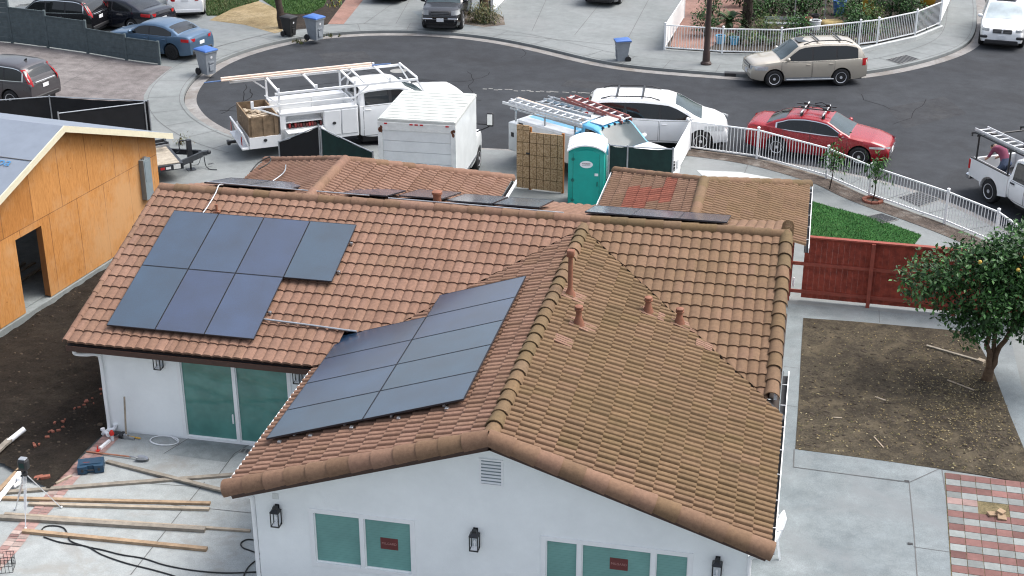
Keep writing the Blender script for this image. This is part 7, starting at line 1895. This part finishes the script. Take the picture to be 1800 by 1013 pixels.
# ------------------------------------------------------------------ building work on the back patio
PZ = .03
def lay(name, label, a, b, w, h, mat, z=PZ, zb=None, cat='board', group=None):
    a = G(a[0], a[1], z); b = G(b[0], b[1], z if zb is None else zb); c = (a+b)/2; m = MB(); d = Vector((0, 0, h/2+.002))
    m.bar(a-c+d, b-c+d, w, h); o = m.build(name, mat); o.location = c; tag(o, label, cat, group); return o
lay('board', 'longest grey board crossing the patio under another board, behind the laser tripod', (13, 867), (417, 836), .11, .045, 'lumber_grey')
lay('board', 'grey board lying aslant from the blue tool case to the house corner', (188, 813), (404, 867), .10, .045, 'lumber_grey', PZ, PZ+.05)
lay('board', 'rear brown board of the pair lying past the tripod on the patio', (4, 878), (370, 887), .09, .05, 'lumber')
lay('board', 'front brown board of the pair lying past the tripod on the patio', (51, 888), (368, 897), .09, .05, 'lumber_pale')
lay('board', 'pale thin board behind the thick grey beam on the patio', (8, 905), (440, 935), .07, .04, 'lumber_pale')
lay('beam', 'thick grey beam lying left of the black cord on the patio', (-6, 912), (361, 934), .12, .07, 'lumber_grey', cat='beam')
lay('board', 'orange brown board nearest the camera beside the black cord', (41, 936), (364, 968), .10, .06, 'lumber')
lay('board', 'pale stub of board on the brick border right of the laser tripod', (98, 852), (126, 838), .05, .04, 'lumber_pale')
lay('board', 'brown board beside the white plastic pipe at the left edge', (-12, 874), (37, 824), .10, .04, 'lumber', cat='board')
lay('plastic_pipe', 'white plastic pipe leaning beside the brown board at the left edge', (-12, 893), (35, 834), .075, .075, 'white_plastic', PZ, PZ+.12, 'pipe')
def tubeobj(name, label, pts, r, mat, cat, n=8):
    c = sum(pts, Vector())/len(pts); m = MB(); m.tube([p-c for p in pts], r, n); o = m.build(name, mat, smooth=60); o.location = c; tag(o, label, cat); return o
tubeobj('plastic_pipe', 'white plastic pipe end sticking up from the soil at the left edge', [G(14, 777, .15), G(43, 754, .30)], .06, 'white_plastic', 'pipe', 12)
lay('board', 'old wooden board under the white pipe end in the soil', (-10, 800), (18, 774), .14, .05, 'lumber_grey', .12, .16)
def cord(label, pts, r=.014):
    P = smooth_path([G(u*.4273, 580+v*.4273, PZ+r) for u, v in pts], 6); return tubeobj('cord', label, P, r, 'cord', 'cord', 6)
cord('black cord looping once near the brown board and running right across the patio', [(165, 832), (185, 810), (225, 806), (262, 815), (278, 840), (290, 868), (350, 890), (420, 905), (500, 925), (590, 940), (680, 968), (800, 990), (930, 1000), (1062, 996), (1100, 1004)])
cord('black cord running straight toward the bottom edge of the patio', [(180, 852), (240, 872), (300, 882), (360, 892), (420, 925), (520, 960), (620, 985), (720, 1014), (800, 1050)])
cord('short black cord curled beside the wall corner', [(1062, 868), (1020, 862), (992, 876), (998, 895), (1030, 908), (1070, 922)])
cord('black cord coming out from the wall corner at the bottom', [(1072, 940), (1040, 958), (1015, 985), (1000, 1020), (990, 1060)])
# laser level on a tripod
f1, f2, f3 = G(45, 930, PZ), G(27, 896, PZ), G(108, 893, PZ); ce_ = (f1*1.2+f2+f3*.8)/3.0
t = thing('laser_level', 'dark laser level on an aluminium tripod standing on the brick border', 'laser level', (ce_.x, ce_.y, PZ)); H_ = 1.02
top = Vector((0, 0, H_))
for f in (f1, f2, f3):
    q = Vector((f.x-ce_.x, f.y-ce_.y, 0)); m = MB(); s = (q-top).normalized(); sd = s.cross(Vector((0, 0, 1))).normalized()*.02
    m.bar(top+sd, q+(top-q)*.35+sd, .014, .014); m.bar(top-sd, q+(top-q)*.35-sd, .014, .014); m.bar(top+(q-top)*.3, q, .018, .018); m.ell(tuple(q+Vector((0, 0, .02))), (.028, .028, .022)); m.build('leg', 'aluminium', t)
m = MB(); m.lathe([(.05, H_-.05), (.06, H_), (.06, H_+.02), (.02, H_+.03), (.02, H_+.09)], 12); m.build('tripod_head', 'plastic_black', t, smooth=40)
m = MB(); m.box(-.10, .10, -.08, .08, H_+.09, H_+.32, bev=.03); m.build('laser_body', 'plastic_black', t, smooth=30); m = MB(); m.box(-.075, .075, -.06, .06, H_+.32, H_+.345, bev=.01); m.build('laser_cap', 'galv', t); m = MB(); m.box(-.05, .05, -.088, -.08, H_+.16, H_+.26); m.build('laser_window', 'mesh_green', t)
# blue tool case
c = G(161, 826, PZ); t = thing('tool_case', 'dark blue plastic tool case lying on the edge of the patio', 'tool case', (c.x, c.y, PZ), 24)
pl = [(-.27, -.19), (-.08, -.19), (-.06, -.14), (.06, -.14), (.08, -.19), (.27, -.19), (.27, .19), (-.27, .19)]
m = MB(); m.prism(pl, .02, .10); m.build('lower_shell', 'case_blue', t); m = MB(); m.prism([(x*.99, y*.99) for x, y in pl], .105, .185); m.prism([(x*.8, y*.75+.02) for x, y in [(-.27, -.14), (.27, -.14), (.27, .19), (-.27, .19)]], .185, .20); m.build('lid', 'case_blue', t)
m = MB(); m.tube([(-.07, -.15, .10), (-.06, -.19, .10), (.06, -.19, .10), (.07, -.15, .10)], .014, 6); m.build('handle', 'plastic_black', t)
for x in (-.17, .17): bx(t, 'latch', 'plastic_black', x-.025, x+.025, -.205, -.19, .07, .14, .005)
bx(t, 'brand_mark', 'sign_red', -.15, -.02, -.03, .0, .2005, .203)
# shovel
a, b = G(152, 796, PZ), G(262, 811, PZ); d = (b-a); L = d.length; t = thing('shovel', 'round point shovel with an orange handle lying on the patio', 'shovel', (a.x, a.y, PZ), math.degrees(math.atan2(d.y, d.x)))
m = MB(); m.tube([(0, 0, .03), (L*.72, 0, .05)], .018, 8); m.build('handle', 'terracotta', t, smooth=60); m = MB(); m.tube(smooth_path([(L*.68, 0, .05), (L*.76, 0, .06), (L*.82, 0, .04)], 3), .016, 8); m.build('socket', 'steel', t)
m = MB(); rows = []
for i in range(8):
    s = i/7; w = .11*math.sqrt(max(0, 1-(s)**3)) if i else .10; rows.append([(L*.80+.30*s, -w, .03+.03), (L*.80+.30*s, -w*.5, .03), (L*.80+.30*s, 0, .022), (L*.80+.30*s, w*.5, .03), (L*.80+.30*s, w, .03+.03)])
m.loft(rows, False, False, False); m.build('blade', 'steel', t, smooth=60)
# mattock leaning on the wall, yellow hammer, fittings, bottle
c = G(222, 771, PZ); t = thing('mattock', 'mattock with a pale wooden handle leaning against the white wall', 'mattock', (c.x, c.y, PZ)); m = MB(); m.tube([(0, 0, .03), (.01, .12, .98)], .022, 8); m.build('handle', 'lumber_pale', t, smooth=60)
m = MB(); m.bar((-.20, .02, .05), (.20, -.02, .03), .055, .04); m.box(-.045, .045, -.045, .045, .01, .12, bev=.01); m.bar((-.20, .02, .05), (-.27, .03, .02), .09, .015); m.build('head', 'steel', t)
a, b = G(216, 768, PZ), G(247, 773, PZ); d = b-a; t = thing('sledge_hammer', 'hammer with a yellow handle lying beside the mattock', 'hammer', (a.x, a.y, PZ), math.degrees(math.atan2(d.y, d.x))); m = MB(); m.tube([(0, 0, .04), (d.length, 0, .03)], .018, 8); m.build('handle', 'yellow', t, smooth=60); m = MB(); m.box(-.06, .04, -.10, .10, 0, .085, bev=.015); m.build('head', 'black_metal', t, smooth=30)
def fitting(label, u, v, rz_, k=1.):
    c = G(u, v, PZ); t = thing('pipe_fitting', label, 'pipe fitting', (c.x, c.y, PZ), rz_); m = MB(); m.tube(smooth_path([(-.09*k, 0, .06), (0, 0, .07), (.05*k, .03, .08), (.07*k, .05, .15)], 4), .042*k, 10); m.build('elbow', 'white_plastic', t, smooth=50); m = MB(); m.tube([(-.10*k, 0, .06), (-.06*k, 0, .06)], .052*k, 10); m.tube([(.068*k, .05, .13), (.072*k, .052, .17)], .052*k, 10); m.build('collar', 'white_plastic', t, smooth=50)
fitting('white plastic pipe elbow nearest the wall corner among the tools', 198, 760, 20); fitting('white plastic pipe elbow in front of the other by the wall corner', 188, 766, 140); fitting('white plastic pipe elbow beside the tripod by the left edge', 32, 856, 60)
lay('plastic_pipe', 'short white plastic pipe on the brick border by the tools', (176, 791), (193, 777), .06, .06, 'white_plastic', cat='pipe')
c = G(198, 775, PZ); t = thing('spray_bottle', 'small bottle with a red top standing by the pipe elbows', 'bottle', (c.x, c.y, PZ)); m = MB(); m.lathe([(.035, 0), (.037, .14), (.015, .17)], 10); m.build('body', 'glass_lantern', t, smooth=40); m = MB(); m.lathe([(.05, .15), (.055, .21), (.03, .26), (.001, .27)], 10); m.build('top', 'red_plastic', t, smooth=40)
c = G(172, 793, PZ); t = thing('chalk_reel', 'small red marker standing on the brick border by the blue case', 'marker', (c.x, c.y, PZ)); m = MB(); m.tube([(0, 0, 0), (0, 0, .13)], .012, 6); m.build('pin', 'red_plastic', t); m = MB(); m.lathe([(.05, .0), (.05, .02)], 8); m.build('base', 'red_plastic', t)
c = G(208, 766, PZ); m = MB(); m.box(-.10, .10, -.06, .06, 0, .09, bev=.03); o = m.build('work_glove', 'plastic_black', smooth=40); o.location = c; tag(o, 'crumpled black glove beside the pipe elbows', 'glove')
P = [];  c = G(288, 776, PZ)
for k in range(40): a = k*.32; P.append(c+Vector((.33*math.cos(a)+.01*k/10, .20*math.sin(a), .012+.0006*k)))
tubeobj('cable_coil', 'thin white cable coiled on the patio by the sliding door', P+[G(297, 765, PZ+.05)], .008, 'white_plastic', 'cable', 5)
# bricks, floor drain
c = G(74, 846, PZ)
for i, (dx, dy, dz, rz_) in enumerate(((0, 0, 0, 10), (.16, .06, 0, 70), (.07, .03, .065, 30), (-.12, .08, 0, 40))):
    m = MB(); m.box(-.10, .10, -.048, .048, 0, .06, bev=.006); o = m.build('brick', 'brick'); o.location = (c.x+dx, c.y+dy, PZ+dz); o.rotation_euler = (0, 0, R(rz_)); tag(o, 'loose red brick in the small heap behind the laser tripod', 'brick', 'bricks heaped behind the tripod')
c = G(431, 793, PZ+.004); t = thing('floor_drain', 'small grey drain cover in the patio left of the roof edge', 'drain', (c.x, c.y, PZ+.003)); bx(t, 'plate', 'joint_soft', -.11, .11, -.10, .10, 0, .006); bx(t, 'slot', 'joint', -.08, -.02, -.07, .07, .0065, .009); bx(t, 'slot', 'joint', .02, .08, -.07, .07, .0065, .009)
# wire basket at the bottom-left corner
c = G(6, 1000, PZ); t = thing('wire_basket', 'small wire basket at the bottom left corner of the patio', 'basket', (c.x, c.y, PZ), 20)
m = MB()
for z in (.0, .14, .28):
    m.tube([(-.2, -.15, z), (.2, -.15, z), (.2, .15, z), (-.2, .15, z), (-.2, -.15, z)], .006, 5)
for k in range(7):
    x = -.2+k*.4/6
    for y in (-.15, .15): m.tube([(x, y, 0), (x, y, .28)], .005, 5)
for k in range(5):
    y = -.15+k*.3/4
    for x in (-.2, .2): m.tube([(x, y, 0), (x, y, .28)], .005, 5)
m.build('wire_cage', 'black_metal', t)
for u, v in ((1594, 846), (1600, 956)):
    c = G(u, v, .012); m = MB(); m.box(-.05, .05, -.035, .035, 0, .004); o = m.build('joint_cap', 'plastic_black'); o.location = c; tag(o, 'small black cap in the concrete joint, %s of two beside the paver path' % ('upper' if v < 900 else 'lower'), 'cap')

# ------------------------------------------------------------------ person bending over in the pickup bed
def person_in_bed():
    t = thing('person', 'person in a plum shirt bending forward in the bed of the white pickup', 'person', tuple(MP @ Vector((-1.98, -.20, .70))), -59)
    J = {}; V = []; E = []; RAD = []
    def j(n, p, r, par=None):
        V.append(Vector(p)); RAD.append(r); J[n] = len(V)-1
        if par: E.append((J[par], J[n]))
    # local: +x to the cab, -x to the tailgate; z from the bed floor; kneeling, trunk leaning toward the tailgate
    j('pelvis', (.18, 0, .50), (.15, .17)); j('waist', (.02, 0, .66), (.14, .16), 'pelvis'); j('chest', (-.16, 0, .80), (.15, .19), 'waist'); j('upper', (-.30, 0, .83), (.12, .17), 'chest'); j('neck', (-.42, 0, .83), (.058, .058), 'upper'); j('head0', (-.50, 0, .81), (.085, .078), 'neck'); j('head1', (-.60, 0, .76), (.098, .082), 'head0'); j('head2', (-.67, 0, .70), (.07, .062), 'head1')
    for s in (1, -1):
        k = 'LR'[s > 0]
        j('hip'+k, (.17, s*.10, .44), (.10, .10), 'pelvis'); j('knee'+k, (-.12, s*.14, .08), (.072, .072), 'hip'+k); j('shin'+k, (.10, s*.14, .07), (.06, .06), 'knee'+k); j('ank'+k, (.30, s*.14, .07), (.045, .045), 'shin'+k); j('toe'+k, (.36, s*.15, .03), (.045, .035), 'ank'+k)
        j('sho'+k, (-.30, s*.19, .80), (.075, .075), 'upper'); j('elb'+k, (-.42, s*.26, .52), (.048, .048), 'sho'+k); j('wri'+k, (-.62, s*.20, .36), (.032, .032), 'elb'+k); j('palm'+k, (-.70, s*.19, .33), (.036, .022), 'wri'+k)
    me = bpy.data.meshes.new('body'); me.from_pydata(V, E, []); o = bpy.data.objects.new('body', me); COL.objects.link(o)
    md = o.modifiers.new('skin', 'SKIN'); 
    for i, r in enumerate(RAD): me.skin_vertices[0].data[i].radius = r
    me.skin_vertices[0].data[0].use_root = True
    sb = o.modifiers.new('sub', 'SUBSURF'); sb.levels = 2; sb.render_levels = 2
    dg = bpy.context.evaluated_depsgraph_get(); m2 = bpy.data.meshes.new_from_object(o.evaluated_get(dg)); bpy.data.objects.remove(o)
    m2.name = 'body'; b = bpy.data.objects.new('body', m2); COL.objects.link(b); b.parent = t; m2.materials.clear()
    for mm in ('skin', 'shirt_plum', 'denim'): m2.materials.append(MATS[mm])
    for p in m2.polygons:
        c = p.center; p.use_smooth = True
        arm = abs(c.y) > .21 and c.z < .62
        if c.x > -.40 and c.z > .52 and not (c.z < .5): p.material_index = 1 if (c.x < .10 or c.z > .60) else 2
        elif c.x < -.40 and c.z > .6: p.material_index = 0
        elif arm and c.z > .50: p.material_index = 1
        elif c.x < -.36: p.material_index = 0
        else: p.material_index = 2
    for s in (1, -1):      # fingers and thumb
        m = MB()
        for q in range(4):
            y = s*.19+(q-1.5)*.017; L = (.068, .078, .074, .058)[q]; m.tube(smooth_path([(-.72, y, .33), (-.72-L*.5, y, .325), (-.72-L, y, .295)], 3), [.0095, .009, .009, .0088, .0085, .008, .007], 6)
        m.tube(smooth_path([(-.69, s*.19-s*.03, .325), (-.72, s*.19-s*.055, .315), (-.745, s*.19-s*.055, .295)], 3), [.011, .0108, .0105, .010, .0095, .009, .008], 6); m.build('fingers', 'skin', t, smooth=60)
    m = MB(); m.ell((-.565, 0, .800), (.105, .088, .075), n=14, m=8); m.build('hair', 'hair', t, smooth=70)
    m = MB(); m.ell((-.70, 0, .735), (.022, .014, .020)); m.build('nose', 'skin', t, smooth=70)
    for s in (1, -1): m = MB(); m.ell((-.60, s*.083, .755), (.020, .012, .030)); m.build('ear', 'skin', t, smooth=70)
    return t
person_in_bed()
EXPOSURE = 0.74
# ------------------------------------------------------------------ light: overcast day
w = bpy.data.worlds.new('World'); SC.world = w; w.use_nodes = True; nt = w.node_tree
bg = nt.nodes['Background']; sk = nt.nodes.new('ShaderNodeTexSky'); sk.sky_type = 'NISHITA'
sk.sun_disc = False; sk.sun_elevation = R(56); sk.sun_rotation = R(62); sk.air_density = 1.0; sk.dust_density = 4.5; sk.ozone_density = 1.6; sk.altitude = 50
# cloud cover: the blue is veiled with white and the cloud deck is brightest overhead
hs = nt.nodes.new('ShaderNodeHueSaturation'); hs.inputs['Saturation'].default_value = .52; nt.links.new(sk.outputs['Color'], hs.inputs['Color'])
tc = nt.nodes.new('ShaderNodeTexCoord'); sx = nt.nodes.new('ShaderNodeSeparateXYZ'); nt.links.new(tc.outputs['Generated'], sx.inputs[0])
mr = nt.nodes.new('ShaderNodeMapRange'); mr.inputs['From Min'].default_value = 0; mr.inputs['From Max'].default_value = 1; mr.inputs['To Min'].default_value = .80; mr.inputs['To Max'].default_value = 1.65; nt.links.new(sx.outputs['Z'], mr.inputs['Value'])
cn = nt.nodes.new('ShaderNodeTexNoise'); cn.inputs['Scale'].default_value = 2.6; cn.inputs['Detail'].default_value = 5; nt.links.new(tc.outputs['Generated'], cn.inputs['Vector'])
m2 = nt.nodes.new('ShaderNodeMapRange'); m2.inputs['From Min'].default_value = .3; m2.inputs['From Max'].default_value = .7; m2.inputs['To Min'].default_value = .78; m2.inputs['To Max'].default_value = 1.22; nt.links.new(cn.outputs['Fac'], m2.inputs['Value'])
mm = nt.nodes.new('ShaderNodeMath'); mm.operation = 'MULTIPLY'; nt.links.new(mr.outputs['Result'], mm.inputs[0]); nt.links.new(m2.outputs['Result'], mm.inputs[1])
vm = nt.nodes.new('ShaderNodeVectorMath'); vm.operation = 'SCALE'; nt.links.new(hs.outputs['Color'], vm.inputs[0]); nt.links.new(mm.outputs[0], vm.inputs['Scale'])
nt.links.new(vm.outputs['Vector'], bg.inputs['Color']); bg.inputs['Strength'].default_value = .145
sl = bpy.data.lights.new('sun', 'SUN'); so = bpy.data.objects.new('sun', sl); COL.objects.link(so)
sl.energy = 1.45; sl.angle = R(42); sl.color = (1, .965, .92)
az = R(62); el = R(56)
so.rotation_euler = Vector((-math.sin(az)*math.cos(el), -math.cos(az)*math.cos(el), -math.sin(el))).to_track_quat('-Z', 'Y').to_euler()
SC.view_settings.view_transform = 'Standard'; SC.view_settings.look = 'None'; SC.view_settings.exposure = EXPOSURE; SC.view_settings.gamma = 1
SC.cycles.use_denoising = True; SC.cycles.filter_width = 1.15; SC.cycles.max_bounces = 6; SC.cycles.caustics_reflective = False; SC.cycles.caustics_refractive = False
